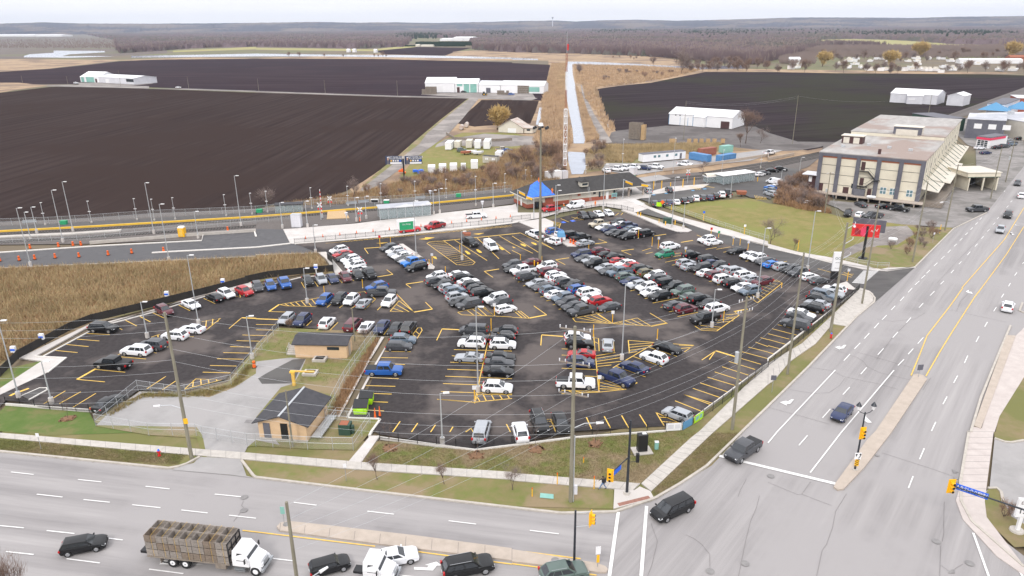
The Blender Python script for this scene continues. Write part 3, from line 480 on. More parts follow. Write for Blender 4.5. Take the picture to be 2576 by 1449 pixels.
for (A,Bq,n,z) in (((('32',0,860),('32',0,960)),(('32',900,10),('32',1000,50)),22,.061),((('23',1300,520),('23',1400,598)),(('23',1890,0),('23',2030,0)),12,.061),((('13',250,925),('13',240,1000)),(('13',2576,1180),('13',2576,1300)),9,.156),((('33',2020,0),('33',2270,0)),(('33',1900,650),('33',2180,650)),10,.056)):
    for i in range(n+1):
        u=i/n; P=g(*A[0]).lerp(g(*Bq[0]),u); Q=g(*A[1]).lerp(g(*Bq[1]),u); jt.flat([P,Q],.04,z)
o=jt.build('pavement_joints','crack'); o['kind']='structure'
# ================================================================= VEHICLES
COL={'w':(.80,.81,.84),'k':(.006,.0065,.008),'g':(.055,.058,.066),'s':(.36,.38,.41),'b':(.02,.10,.36),'n':(.018,.03,.09),'r':(.42,.015,.02),
 'm':(.11,.018,.028),'t':(.50,.44,.34),'e':(.02,.22,.13),'o':(.13,.11,.045),'y':(.13,.17,.22),'q':(.10,.14,.125),'B':(.03,.19,.62)}
CN={'w':'white','k':'black','g':'dark grey','s':'silver','b':'blue','n':'navy blue','r':'red','m':'maroon','t':'tan','e':'green','o':'olive','y':'slate blue','q':'grey green','B':'bright blue'}
# type: L,W,H, belt, hood z, rear deck z, wheel r, WB, front overhang, windshield base x(from front), top x, rear glass base(from rear), rear glass top
TY={'s':('sedan',4.75,1.83,1.45,.93,.88,1.02,.33,2.75,.92,1.30,2.05,.62,1.25),
 'c':('coupe',4.6,1.85,1.38,.90,.84,1.0,.34,2.7,.92,1.5,2.25,.35,1.5),
 'h':('hatchback',4.25,1.78,1.47,.93,.90,.98,.32,2.6,.86,1.05,1.75,.06,.45),
 'u':('SUV',4.55,1.86,1.68,.99,1.0,1.04,.36,2.70,.90,1.15,1.98,.10,.75),
 'U':('large SUV',4.95,1.96,1.78,1.04,1.08,1.1,.39,2.9,.95,1.25,2.0,.08,.55),
 'v':('minivan',5.1,1.98,1.75,1.02,.98,1.04,.34,3.05,.98,.85,1.75,.06,.4),
 'p':('pickup truck',5.75,2.02,1.92,1.12,1.16,1.14,.41,3.65,.95,1.45,1.95,1.85,2.0),
 'V':('cargo van',5.6,2.03,2.1,1.15,1.1,1.2,.38,3.5,.95,.95,1.7,.03,.10),
 'j':('boxy off-roader',4.6,1.88,1.86,1.12,1.08,1.1,.42,2.95,.7,1.35,1.5,.12,.2),
 'm':('small hatchback',3.98,1.73,1.42,.93,.92,.96,.33,2.55,.78,1.0,1.45,.05,.35)}
def sm(a,b,x): t=min(max((x-a)/(b-a),0),1); return t*t*(3-2*t)
def make_car(k,lite=False):
    nm,L,W,Hh,belt,hood,deck,wr,WB,fo,wb,wt,rb,rt=TY[k]
    root=thing({'p':'pickup_truck','V':'cargo_van','v':'minivan','u':'suv','U':'suv','j':'off_road_car'}.get(k,'parked_car'),None,None)
    xf=L/2-fo; xr=xf-WB; zb=.27 if k not in 'pjUV' else .36
    ar=wr+.07; P=[]
    def arc(cx,rev=False):
        for i in range(9):
            a=math.pi*(i/8); P.append((cx+ar*math.cos(a)*(1),max(wr+ar*math.sin(a)*1.0,zb) if 0<i<8 else zb))
    P.append((L/2-.10,zb)); arc(xf); 
    # bottom runs front->rear
    arc(xr); P.append((-L/2+.12,zb)); P+=[(-L/2+.01,zb+.2),(-L/2,.62),(-L/2+.03,deck-.14),(-L/2+.10,deck-.02)]
    if k in 'sc': P+=[(-L/2+rb*.6,deck+.01),(-L/2+rb,belt+.05)]
    xw=L/2-wb
    bedx=-L/2+rb
    P+=[(-L/4,belt+.03 if k!='p' else deck+.0),(0,belt+.03),(xw-.05,belt+.02),(xw+.35,hood+(.02 if k!='p' else 0)),(L/2-.45,hood-.03),(L/2-.16,hood-.12),(L/2-.03,hood-.26),(L/2,.55),(L/2-.02,zb+.15)]
    n=len(P); sl=[(-1,.10,.985),(-.97,.03,1.),(-.86,.0,1.),(-.4,-.015,1.),(0,-.02,1.),(.4,-.015,1.),(.86,0,1.),(.97,.03,1.),(1,.10,.985)]
    mb=MB(); 
    def tp(x): 
        e=abs(x)/(L/2); t=1-.17*max(0,(e-.72)/.28)**2.2 if k not in 'jpV' else 1-.07*max(0,(e-.8)/.2)**2
        return t
    for f,dz,s in sl:
        for x,z in P:
            top=min(max((z-.55)/.35,0),1); bot=min(max((.45-z)/.15,0),1)
            mb.v.append((x*(1 if abs(f)<.9 else .995),f*W/2*tp(x)*(1-.03*bot*(abs(f)>.9)),z-dz*top))
    for j in range(len(sl)-1):
        for i in range(n):
            i2=(i+1)%n; mb.f.append((j*n+i,j*n+i2,(j+1)*n+i2,(j+1)*n+i)); mb.m.append(0)
    mb.f.append(tuple(range(n))[::-1]); mb.m.append(0); mb.f.append(tuple(range((len(sl)-1)*n,len(sl)*n))); mb.m.append(0)
    # cabin frustum
    xa=-L/2+rb; xb=-L/2+rt; xc=L/2-wt; zt=Hh-.07; zb_=belt-.03
    wl=.945*W/2; wtp=(.76 if k in 'scuhvUm' else .84)*W/2
    if k=='V' : wtp=.86*W/2
    bl=[(xa,-wl*.93,zb_),(xw,-wl*.95,zb_),(xw,wl*.95,zb_),(xa,wl*.93,zb_)]; tl=[(xb,-wtp*.94,zt),(xc,-wtp*.97,zt),(xc,wtp*.97,zt),(xb,wtp*.94,zt)]
    mb.add(bl+tl,[(0,1,5,4),(1,2,6,5),(2,3,7,6),(3,0,4,7)])
    # roof crown
    nx,ny=6,5; k0=len(mb.v)
    for i in range(nx):
        u=i/(nx-1)
        for j in range(ny):
            v=j/(ny-1)*2-1; x=xb+(xc-xb)*u; mb.v.append((x,v*wtp*(.94+.03*u),zt+.07*(1-abs(v)**2.5)*(1-abs(2*u-1)**3)))
    for i in range(nx-1):
        for j in range(ny-1):
            a=k0+i*ny+j; mb.f.append((a,a+ny,a+ny+1,a+1)); mb.m.append(0)
    if k in 'uUvhp': # lower body cladding flush strip
        pass
    body=mb.build('body',['car_paint'],root,True)
    def on(face,u0,u1,v0,v1,off=.008):
        a,b,c,d=[Vector(q) for q in face]  # a,b bottom ; d,c top
        nn=(b-a).cross(d-a).normalized()
        f=lambda u,v:(a.lerp(b,u)).lerp(d.lerp(c,u),v)+nn*off
        return [f(u0,v0),f(u1,v0),f(u1,v1),f(u0,v1)]
    FR=(bl[1],bl[2],tl[2],tl[1]); RR=(bl[3],bl[0],tl[0],tl[3]); SR=(bl[0],bl[1],tl[1],tl[0]); SL=(bl[2],bl[3],tl[3],tl[2])
    q=MB(); q.quad(*on(FR,.05,.95,.10,.95)); q.build('windshield','glass',root)
    if k!='V':
        q=MB(); q.quad(*on(RR,.08,.92,.22 if k in 'uUhvm' else .12,.93)); q.build('rear_window','glass',root)
    for side,fc in ((0,SR),(1,SL)):
        q=MB()
        segs={'p':((.06,.47),(.51,.93)),'V':((.72,.94),),'v':((.04,.32),(.345,.63),(.655,.93)),'j':((.04,.30),(.36,.60),(.66,.96)),'c':((.10,.42),(.46,.92))}.get(k,((.05,.24),(.265,.555),(.585,.93)))
        for u0,u1 in segs:
            if side: u0,u1=1-u1,1-u0
            q.quad(*on(fc,u0,u1,.17,.88))
        q.build('side_window','glass',root)
    q=MB(); q.box((0,0,.34+(.1 if k in 'pjUV' else 0)),(L*.93,W*.80,.30)); q.build('underbody','under',root)
    for x in (xf,xr):
        for s in (-1,1):
            q=MB(); y=s*(W/2-.115); q.cyl((x,y-.11,wr),(x,y+.11,wr),wr,wr,14); wo=q.build('wheel','tyre',root,True)
            q=MB(); q.cyl((x,y+s*.105,wr),(x,y+s*.122,wr),wr*.66,wr*.6,10); q.build('rim','rim',wo)
    for s in (-1,1):
        q=MB(); xx=L/2-.16; q.add([(xx-.12,s*W/2*.93,hood-.13),(L/2+.0,s*W/2*.58,hood-.24),(L/2+.015,s*W/2*.58,hood-.34),(L/2-.03,s*W/2*.86,hood-.32),(xx-.14,s*W/2*.955,hood-.22)],[(0,1,2,3,4) if s<0 else (4,3,2,1,0)]); q.build('headlight','head',root)
        q=MB(); q.box((-L/2+.07,s*W/2*.84,deck-.22 if k not in 'uUvVj' else deck-.08),(.17,.24,.16 if k not in 'uvUVp' else .30)); q.build('taillight','tail',root)
        if not lite:
            q=MB(); q.box((xw-.28,s*(W/2+.08),belt+.07),(.13,.19,.13)); q.build('mirror','trim' if k in 'pj' else 'car_paint',root)
    q=MB(); q.box((L/2-.015,0,.47+(.12 if k in 'pUVj' else 0)),(.08,W*.58,.16 if k!='p' else .4)); q.box((L/2-.05,0,zb+.07),(.09,W*.8,.1)); q.build('grille','trim',root)
    q=MB(); q.box((-L/2-.0,0,.62),(.05,.34,.15)); q.build('plate','plate',root)
    if k=='p':
        q=MB(); q.prism([(-L/2+.08,-W/2*.86),(bedx-.05,-W/2*.86),(bedx-.05,W/2*.86),(-L/2+.08,W/2*.86)],deck+.0,deck+.045); q.build('bed_cover','trim',root)
    if k in 'uU':
        q=MB()
        for s in (-1,1): q.cyl((xb+.15,s*wtp*.88,zt+.06),(xc-.2,s*wtp*.9,zt+.06),.02,.02,4)
        q.build('roof_rail','rim',root)
    if k=='j':
        q=MB(); q.cyl((-L/2-.02,0,1.0),(-L/2-.24,0,1.0),.38,.38,12); q.build('spare_wheel','tyre',root)
    if 0:
        q=MB()
        for s in (-1,1):
            for x in (xf-.62-.25,xf-.62-1.0-.1): q.box((x,s*(W/2*.985),.74),(.012,.02,.5))
        q.build('door_seam','under',root)
    return root
CARS={k:make_car(k) for k in TY}
_used=set(); ORD=['first from far end','second from far end','third from far end','fourth from far end','fifth from far end','sixth from far end','seventh from far end','eighth from far end','ninth from far end','tenth from far end','eleventh from far end','twelfth from far end','thirteenth from far end','fourteenth from far end','fifteenth from far end']
LABS={}
def place(k,c,p,rz,label,group,cat=None,col=None):
    nm=TY[k][0]; cat=cat or {'p':'pickup truck','V':'van','v':'minivan','u':'SUV','U':'SUV'}.get(k,'car')
    col=col or COL[c]; first=k not in _used
    if first:
        _used.add(k); r=CARS[k]; r.location=(p.x,p.y,0); r.rotation_euler=(0,0,rz)
        for ch in r.children: ch.color=(*col,1)
        r['label']=label; r['group']=group
    else: r=dup(CARS[k],(p.x,p.y,0),rz,label,group,col)
    r['category']=cat
    j=random.uniform(.97,1.03); r.scale=(j,1,random.uniform(.97,1.03)); return r
def row(t,phrase,d0,d1,s,group):
    """cars 'x,y,type colour dir': dir < nose towards d0 side, > nose towards d1 side"""
    A=g(t,*d0);Bv=g(t,*d1); a=dirang(A,Bv)
    for i,q in enumerate(s.split()):
        x,y,c=q.split(','); k,cc,dr=c[0],c[1],c[2]
        p=g(t,float(x),float(y),.75); rz=a+(math.pi if dr=='<' else 0)+random.uniform(-.015,.015)
        place(k,cc,p,rz,f"{CN[cc]} {TY[k][0]}, {ORD[i]}, {phrase}",group)
GP='cars parked in the station lot'
L1=((1540,397),(1760,355)); L2=((330,635),(560,592)); L3=((1320,955),(1730,873))
row('Q1','left column, first long double bank',*L1,'315,300,uw< 305,375,ug> 415,430,uk< 505,475,us> 585,520,uy> 620,610,us> 680,685,sk< 800,725,Ug<',GP)
row('Q1','right column, first long double bank',*L1,'645,268,sw> 700,312,uk> 790,378,sw> 855,432,uk> 925,492,uk> 1000,550,Uk> 1205,635,Uw< 1275,700,ug< 1355,790,hw>',GP)
row('Q2','left column, second long double bank',*L2,'250,368,ug< 275,425,sk< 410,450,pw< 465,545,Ug> 620,640,ss< 715,695,sg< 815,750,uy> 910,810,sw> 1010,862,uy< 1080,928,ug< 1165,985,sg< 1300,1060,pg<',GP)
row('Q2','right column, second long double bank',*L2,'520,328,sm< 770,388,uw< 810,475,Um> 900,528,uw> 955,582,uw> 1050,628,ug> 1160,682,uk< 1250,738,ub> 1400,788,Uw> 1450,868,hw< 1570,912,ur> 1700,998,sg<',GP)
row('Q3','left column, third long double bank',*L3,'240,207,Un< 285,268,sg< 385,288,ss< 475,345,pk< 600,402,ss< 665,457,sg< 820,480,py< 910,545,uq> 990,608,sn< 1075,662,hs< 1225,700,uw< 1300,777,sw< 1430,840,uk<',GP)
row('Q3','right column, third long double bank',*L3,'530,160,um> 620,213,sk> 745,240,sk> 790,310,sr> 905,342,sw< 980,382,sr< 1150,432,Uk> 1230,490,uo> 1355,532,uw< 1440,580,Ug> 1530,650,jk> 1640,697,uk< 1770,762,Uq<',GP)
row('Q3','tail of the third long double bank',*L3,'1900,845,sq> 2030,880,Uk> 2160,948,sk<  2290,1027,Uw> 1660,972,sg> 1820,1032,um> 2110,1175,pk<',GP)
L4=((1940,520),(2110,487))
row('Q4','left column, fourth long double bank',*L3,'290,502,us> 360,553,ss> 520,582,Uk< 610,647,sw> 740,682,um> 865,747,Uw> 1010,802,Uk> 1140,862,sw< 1260,917,uy<',GP)
row('Q4','right column, fourth long double bank',*L3,'375,377,uk> 620,447,vk> 690,500,sn> 780,547,uk< 900,592,ss> 1040,622,Us> 1180,687,Uw> 1290,742,ss> 1440,782,um<',GP)
row('Q3','part-empty top of the fourth bank',*L3,'1580,90,Uw> 1500,207,ue<',GP)
row('Q4','single row beside the right-hand driveway',((640,262),(850,230)),((850,340),(850,340)) if 0 else (850,228),'605,147,uw< 705,187,sw> 1055,312,ck< 1250,382,sw< 1370,422,uw< 1495,472,sg< 1600,517,sB> 1750,557,us> 1885,597,uk< 1985,642,ug< 2155,702,hw> 2300,762,sg>',GP) if 0 else row('Q4','single row beside the right-hand driveway',(640,262),(850,228),'605,147,uw< 705,187,sw> 1055,312,ck< 1250,382,sw< 1370,422,uw< 1495,472,sg< 1600,517,sB> 1750,557,us> 1885,597,uk< 1985,642,ug< 2155,702,hw> 2300,762,sg>',GP)
row('Q6','row against the roadside black fence',(465,875),(830,968),'1325,335,uw< 1290,390,ss> 1160,422,Uy> 1100,487,uk> 1070,547,ss< 990,610,uk< 830,700,sw> 800,750,sg> 740,862,Ug<',GP)
row('Q5','row below the curved station fence',(300,150),(400,215),'350,187,ug> 465,177,sk> 585,162,sw> 735,150,hw>',GP)
L5=((1430,505),(1610,475))
row('Q5','left column, double block below curved fence',(920,580),(1100,548),'590,318,pt< 660,362,sw< 740,397,un< 805,442,sg< 910,467,uk< 1025,502,uk<',GP)
row('Q5','right column, double block below curved fence',(920,580),(1100,548),'870,287,uk< 910,322,sw< 1010,347,pn> 1080,387,sy> 1130,432,hw< 1300,462,jk>',GP)
row('21','island group by the blue-covered trailer',(1000,970),(1060,958),'425,872,ub> 505,900,hw> 605,912,Uk> 690,940,pk> 735,988,ss>',GP)
row('11','column beside the narrow concrete strip',(1740,1290),(1830,1268),'835,1062,uw< 870,1102,sr< 905,1135,sk< 950,1158,uw< 985,1188,uw< 1000,1218,uw< 1030,1258,uw>',GP)
row('11','column against the pointed concrete island',(1740,1290),(1830,1268),'1340,1040,ug< 1400,1072,uw< 1425,1097,ss< 1465,1118,sw< 1500,1150,sk< 1535,1165,ss< 1580,1188,pB< 1615,1238,Uk<',GP)
dn1=((458,1395),(490,1449))
row('11','row facing out from the brush fence',*dn1,'520,1375,uk> 655,1358,us> 770,1347,sn> 900,1337,um> 1025,1315,uk> 1140,1297,pk>',GP)
row('11','left part of the brush-fence row',(300,1449),(325,1490),'285,1395,pb> 145,1420,ub> 15,1432,ug>',GP)
row('02','sparse row along the brush sidewalk',(1800,173),(1912,228),'2460,30,ur> 2275,52,uw> 2160,88,sk< 1920,158,sw> 1650,222,um>',GP)
row('02','left-end stalls beside the brush sidewalk',(875,458),(1105,470),'1040,397,Uk>',GP)
row('02','middle row of the left lot',(1160,688),(1470,715),'1930,407,sw< 1760,470,uw< 1530,572,Ug< 1370,627,Uw< 1140,757,pk<',GP)
row('02','row beside the silver chain fence',(735,1200),(965,1060),'1090,1142,sk>',GP)
row('12','short row on the yellow hatched island',(765,155),(715,195),'690,112,ub> 840,107,uk> 960,112,uw> 1085,142,cs< 1340,130,uw>',GP)
row('11','hatched island, top',(1740,1290),(1830,1268),'1215,1432,ub<',GP)
row('12','hatched island, behind the short row',(1300,637),(1560,641),'1265,42,pg>',GP)
row('12','row above the flat-roofed beige building',(825,345),(745,425),'305,300,hs> 465,317,un> 715,342,uw< 975,360,vm< 1110,378,cw< 1265,382,sn> 1400,402,sk> 1535,395,Uk<',GP)
row('12','column right of the beige buildings',(1295,637),(1558,641),'1480,512,uy> 1440,577,hg> 1290,822,pb>',GP)
row('12','left side of the central yellow spine',(1905,888),(2280,903),'2190,417,vg< 2205,497,sk< 2170,547,uw< 2145,687,cs<',GP)
row('Q1','right side of the central yellow spine, upper',(1140,1470),(1540,1485) if 0 else (1540,1482),'1340,1137,uk< 1300,1217,uk< 1310,1322,uw>',GP)
row('12','right side of the central yellow spine, lower',(1905,888),(2280,903),'2465,685,sk> 2450,745,sg> 2440,832,sk> 2430,992,uw>',GP)
row('22','stalls left of the hatched triangle',(500,808),(870,822),'660,492,uw> 680,552,uk> 700,655,cr< 690,742,un> 640,947,pw>',GP)
row('22','slanted stalls right of the hatched triangle',(1050,790),(1343,895),'1565,592,sk> 1430,692,uw< 1230,787,sn< 1050,897,pn> 1665,1258,hs<',GP)
row('22','hatched triangle pocket',(1018,640),(1018,520),'965,562,ss>',GP)
row('12','row on the front fence, left part',(1980,1397),(1960,1449),'2270,1432,vs<',GP)
row('22','row on the front fence',(928,1292),(993,1412),'85,1437,uw< 275,1342,Uk> 490,1345,sk>',GP)
# open SUV and white pickup near trailer
place('u','w',g('21',410,975,.7),dirang(g('21',440,985),g('21',360,960))+math.pi*0,'white SUV with its door and tailgate open beside the person','vehicles by the trailer')
place('p','w',g('21',228,910,.7),dirang(g('21',300,940),g('21',150,880)),'white pickup truck at the right end of the arrowed lanes','vehicles in the arrowed lanes')
place('V','w',g('11',2362,1022,.9),dirang(g('11',2300,990),g('11',2400,1060)),'white cargo van with ladder racks in the arrowed lanes','vehicles in the arrowed lanes')
place('p','k',g('11',2150,985,.8),dirang(g('11',2100,965),g('11',2200,1010)),'black pickup truck loaded with red gear in the arrowed lanes','vehicles in the arrowed lanes')
q=MB(); q.box((0,0,.2),(1.6,1.4,.5)); q.box((-.9,0,.5),(.5,1.5,.25)); q.box((.3,.2,.45),(.8,.5,.3))
p=g('11',2130,970); o=q.build('gear_pile','rust'); o.location=(p.x,p.y,1.45); tag(o,'heap of red and black gear on the pickup bed','gear')
# east-side and warehouse cars
def car1(t,x,y,k,c,nose,label,grp='cars around the warehouse',z=.75):
    p=g(t,x,y,z); n=g(t,*nose); return place(k,c,p,dirang(Vector((p.x,p.y,0)),n),label,grp)
for a in (('31',935,600,'s','g',(850,590),'dark grey sedan at the warehouse dock left of the white tank'),('31',1310,645,'p','k',(1440,690),'black pickup truck under the warehouse dock windows'),
 ('31',1165,620,'s','k',(1230,640),'black sedan right of the white tank at the dock'),('31',805,690,'u','k',(790,735),'black SUV left of the white hatchback behind the billboard'),('31',925,705,'h','w',(990,690),'white hatchback between two dark vehicles behind the billboard'),
 ('31',1055,718,'p','g',(1000,750),'grey pickup truck just behind the billboard'),('31',430,590,'s','w',(520,610),'white sedan half hidden in the bushes'),('31',2105,652,'p','g',(2020,680),'dark grey pickup truck crossing the warehouse yard'),('31',455,545,'u','g',(400,540),'dark car hidden behind the bushes at the dock')): car1(*a)
for i,(x,y,k,c,l) in enumerate(((40,262,'s','k','black sedan, middle of the dark trio behind the glass shelter'),(130,248,'u','k','black SUV, right end of the dark trio behind the glass shelter'),(-40,285,'s','g','dark grey sedan, left end of the trio behind the glass shelter'))): car1('31',x,y,k,c,(x+80,y+22),l,'cars in the small north lot')
for x,y,k,c,l in ((60,380,'V','w','white van at the bend beside the brown bushes'),(60,425,'s','w','white sedan just below the white van at the bend'),(25,437,'h','B','bright blue hatchback below the white van'),(20,462,'u','y','slate SUV second from the bottom at the bend'),(25,495,'u','s','silver SUV at the bottom of the bend row')): car1('31',x,y,k,c,(x-80,y+4),l,'cars in the small north lot')
car1('21',2500,300,'h','w',(2560,310),'white hatchback beside the glass shelter','cars in the small north lot')
nl=[(1435,597,'u','g'),(1520,588,'u','k'),(1580,583,'s','n'),(1655,577,'s','w'),(1730,567,'u','k'),(1790,552,'s','g'),(1850,543,'u','w'),(1920,537,'u','g'),(1995,532,'s','n'),(2050,517,'u','k'),(2110,507,'U','w'),(2172,492,'p','k')]
for i,(x,y,k,c) in enumerate(nl): car1('21',x,y,k,c,(x-42,y-32),f'{CN[c]} {TY[k][0]}, {["first","second","third","fourth","fifth","sixth","seventh","eighth","ninth","tenth","eleventh","twelfth"][i]} from the orange sign in the row above the lawn','cars lined up above the lawn')
car1('21',1372,467,'u','s',(1330,450),'silver SUV under the yellow clearance bar','cars by the crosswalk'); car1('21',1580,455,'u','g',(1535,440),'dark grey SUV in the accessible stalls by the rail crossing','cars by the crosswalk')
for x,y,k,c,l in ((950,262,'s','w','white sedan, leftmost in the yard beyond the tracks'),(1055,248,'p','w','white pickup truck beside the white sedan beyond the tracks'),(1138,240,'p','w','white pickup truck, middle of the work trucks beyond the tracks'),(1225,230,'p','w','white pickup truck left of the dark SUV beyond the tracks'),(1340,236,'u','n','navy blue SUV among white trucks beyond the tracks'),(1445,226,'p','w','white pickup truck in front of the long site trailer'),(1740,200,'p','w','white pickup truck between the site trailer and blue containers')): car1('21',x,y,k,c,(x+70,y+28) if k!='s' else (x-60,y-6),l,'work trucks beyond the tracks')
car1('31',20,85,'p','w',(60,95),'white pickup truck parked right of the green shed beyond the tracks','work trucks beyond the tracks')
for t,x,y,k,c,n,l in (('32',750,1240,'s','n',(640,1400),'navy blue glass-roofed sedan driving in the middle lane'),('23',1615,757,'v','k',(1470,880),'black minivan turning the corner at the crosswalk'),
 ('23',2330,172,'p','g',(2230,290),'grey pickup truck at the curb before the stop line'),('03',840,1118,'h','k',(1010,1150),'dark hatchback driving left of the crate truck'),('13',740,1325,'m','k',(880,1350),'small black hatchback with black roof behind the bare truck cab'),
 ('13',1395,1242,'s','w',(1560,1272),'white sedan with sunroof in the left turn lane'),('13',2130,1340,'U','k',(2300,1370),'black large SUV right of the painted turn arrow'),('23',520,1400,'u','q',(690,1430),'grey green crossover with glass roof at the bottom edge'),
 ('32',2415,180,'u','w',(2450,60),'white SUV driving away near the right edge'),('31',2415,708,'U','k',(2390,780),'black SUV coming down the road in the middle'),('31',2340,857,'u','s',(2320,920),'silver SUV nearest of the oncoming cars on the far road'),
 ('31',2512,390,'u','g',(2500,430),'dark grey SUV highest on the road beside the warehouse'),('31',2550,515,'u','w',(2560,460),'white SUV at the right edge beside the warehouse')): car1(t,x,y,k,c,n,l,'vehicles driving on the roads')
q=MB(); 
for i,(t,x,y,k,c) in enumerate((('31',2190,82,'s','n'),('31',2310,30,'s','k'),('31',2380,18,'u','g'),('31',2460,-20,'s','g'),('30',2480,1330,'s','w'),('30',2400,1400,'u','s'),('30',2540,1390,'s','k'),('30',2450,1445,'u','y'),('31',2130,35,'s','w'))):
    car1(t,x,y,k,c,(x+60,y+15),f'{CN[c]} {TY[k][0]}, {["beside the end of the warehouse","left of a pair by the white garage","right of a pair by the white garage","on the far yard by the red strip","in front of the grey shops","left of the shop entrance","under the shop wall","at the foot of the shop row","behind the loading shed"][i]}','cars by the far shops')
# red work pickup, white van at station, box truck
place('p','r',g('21',390,645,.9),dirang(g('21',450,635),g('21',300,655)),'red pickup truck with ladder rack in front of the station','works vehicles at the station')
place('V','w',g('21',640,612,.9),dirang(g('21',700,605),g('21',560,625)),'white cargo van parked against the station wall','works vehicles at the station')
place('p','r',g('11',1800,815,.9),dirang(g('11',1880,800),g('11',1720,835)),'red pickup truck on the concrete behind the box truck','works vehicles at the station')
place('p','w',g('11',2215,712,.9),dirang(g('11',2130,715),g('11',2300,705)),'white pickup truck right of the platform shelter','works vehicles at the station')
bx=make_car('p'); p=g('11',1545,885); bx.location=(p.x,p.y,0); bx.rotation_euler=(0,0,dirang(g('11',1480,915),g('11',1660,895)))
bx.name='box_truck'; bx['label']='small red box truck with tall green cargo box by the fence'; bx['category']='truck'
for ch in bx.children: ch.color=(.62,.02,.03,1)
q=MB(); q.box((-1.0,0,2.1),(3.9,2.3,2.3)); q.box((1.2,0,2.85),(.6,2.3,.8)); q.build('cargo_box','tin_white',bx)
q=MB(); q.box((-1.0,-1.165,2.05),(3.6,.02,2.1)); q.box((-1.0,1.165,2.05),(3.6,.02,2.1)); q.build('green_panel','green',bx)
def text(s,size,loc,rot,m_,parent,name='lettering',ext=.01):
    cu=bpy.data.curves.new(name,'FONT'); cu.body=s; cu.size=size; cu.extrude=ext; cu.align_x='CENTER'; cu.align_y='CENTER'; cu.resolution_u=2
    o=bpy.data.objects.new(name,cu); C.objects.link(o); o.location=loc; o.rotation_euler=rot; o.parent=parent; cu.materials.append(MT[m_]); 
    dg=bpy.context.evaluated_depsgraph_get(); me=bpy.data.meshes.new_from_object(o.evaluated_get(dg)); me.name=name
    o2=bpy.data.objects.new(name,me); C.objects.link(o2); o2.location=loc; o2.rotation_euler=rot; o2.parent=parent; bpy.data.objects.remove(o); return o2
text('U-HAUL' if 0 else 'Uni King',.62,(-1.0,-1.19,2.45),(R(90),0,0),'white',bx)
# ---------------------------------------------------------------- heavy trucks
def truck(nm,label,loc,rz,deckL,cols='white'):
    t=thing(nm,label,'truck',loc,rz)
    # origin at ground under deck centre front ; x forward
    q=MB(); (q.box((-deckL/2,0,.85),(deckL+2.6,.9,.28)) if deckL>3 else q.box((-.4,0,.85),(1.2,.9,.28))); q.box((1.9,0,.85),(2.6,.9,.26)); q.build('chassis','black_metal',t)
    q=MB(); q.prism([(.25,-1.1),(1.95,-1.12),(1.95,1.12),(.25,1.1)],.95,1.75); cb=len(q.v)
    q.add([(.25,-1.1,1.75),(1.95,-1.12,1.75),(1.95,1.12,1.75),(.25,1.1,1.75),(.3,-.98,2.62),(1.35,-.95,2.68),(1.35,.95,2.68),(.3,.98,2.62)],[(0,1,5,4),(1,2,6,5),(2,3,7,6),(3,0,4,7),(4,5,6,7)])
    q.add([(1.95,-.95,.85),(3.15,-.78,.85),(3.15,.78,.85),(1.95,.95,.85),(1.95,-.98,1.72),(2.95,-.74,1.45),(2.95,.74,1.45),(1.95,.98,1.72)],[(0,1,5,4),(1,2,6,5),(2,3,7,6),(3,0,4,7),(4,5,6,7)])
    for s in (-1,1): q.add([(2.0,s*.8,.55),(3.1,s*.8,.6),(3.1,s*1.15,.6),(2.0,s*1.15,.55),(2.1,s*.8,1.2),(2.9,s*.8,1.1),(2.85,s*1.12,1.02),(2.15,s*1.12,1.15)],[(0,1,5,4),(1,2,6,5),(2,3,7,6),(3,0,4,7),(4,5,6,7)])
    q.build('cab','white',t,True)
    q=MB(); q.quad((1.93,-.98,1.8),(1.93,.98,1.8),(1.39,.86,2.58),(1.39,-.86,2.58)); q.build('windshield','glass',t)
    for s in (-1,1):
        q=MB(); a=[(.7,s*1.115,1.6),(1.65,s*1.125,1.6),(1.28,s*1.0,2.4),(.7,s*1.0,2.4)]; q.quad(*(a if s<0 else a[::-1])); q.build('side_window','glass',t)
        q=MB(); q.cyl((1.7,s*1.1,1.9),(1.75,s*1.4,2.0),.02); q.box((1.75,s*1.42,1.85),(.08,.2,.5)); q.build('mirror','black_metal',t)
        q=MB(); q.box((3.12,s*.62,1.15),(.08,.3,.22)); q.build('headlight','head',t)
        q=MB(); q.box((.9,s*1.05,.62),(1.1,.25,.06)); q.box((.9,s*1.0,.38),(1.0,.25,.06)); q.build('step','steel',t)
    q=MB(); q.box((3.17,0,1.15),(.06,.85,.5)); q.box((3.22,0,.6),(.2,2.2,.28)); q.build('grille','steel',t)
    xs=[2.55]+([-deckL*.55,-deckL*.55-1.35] if deckL>3 else [])
    for x in xs:
        for s in (-1,1):
            q=MB(); y=s*1.0; q.cyl((x,y-.16,.52),(x,y+.16,.52),.52,.52,18); wo=q.build('wheel','tyre',t,True)
            q=MB(); q.cyl((x,y+s*.15,.52),(x,y+s*.175,.52),.3,.26,12); q.build('rim','white',wo)
            if x<0:
                q=MB(); q.cyl((x,y+s*.17,.52),(x,y+s*.2,.52),.1,.08,8); q.build('hub','steel',wo)
    if deckL>3:
        q=MB(); q.box((-deckL/2,0,1.1),(deckL,2.45,.16)); q.build('deck','wood',t)
        q=MB(); q.box((.02,0,1.95),(.1,2.4,.1)); q.box((.02,0,3.4),(.1,2.4,.1)); q.box((.02,0,2.7),(.1,2.4,.08))
        for y in (-1.15,-.4,.4,1.15): q.box((.02,y,2.3),(.1,.1,2.3))
        q.build('headboard','black_metal',t)
        for s in (-1,1):
            q=MB(); q.box((-deckL*.93+.8,s*1.0,.75),(.05,.5,.6)); q.box((-1.0,s*1.0,.75),(1.1,.4,.5)); q.build('side_box','wood',t)
    return t
a=g('03',1530,1330); b=g('13',90,1440)
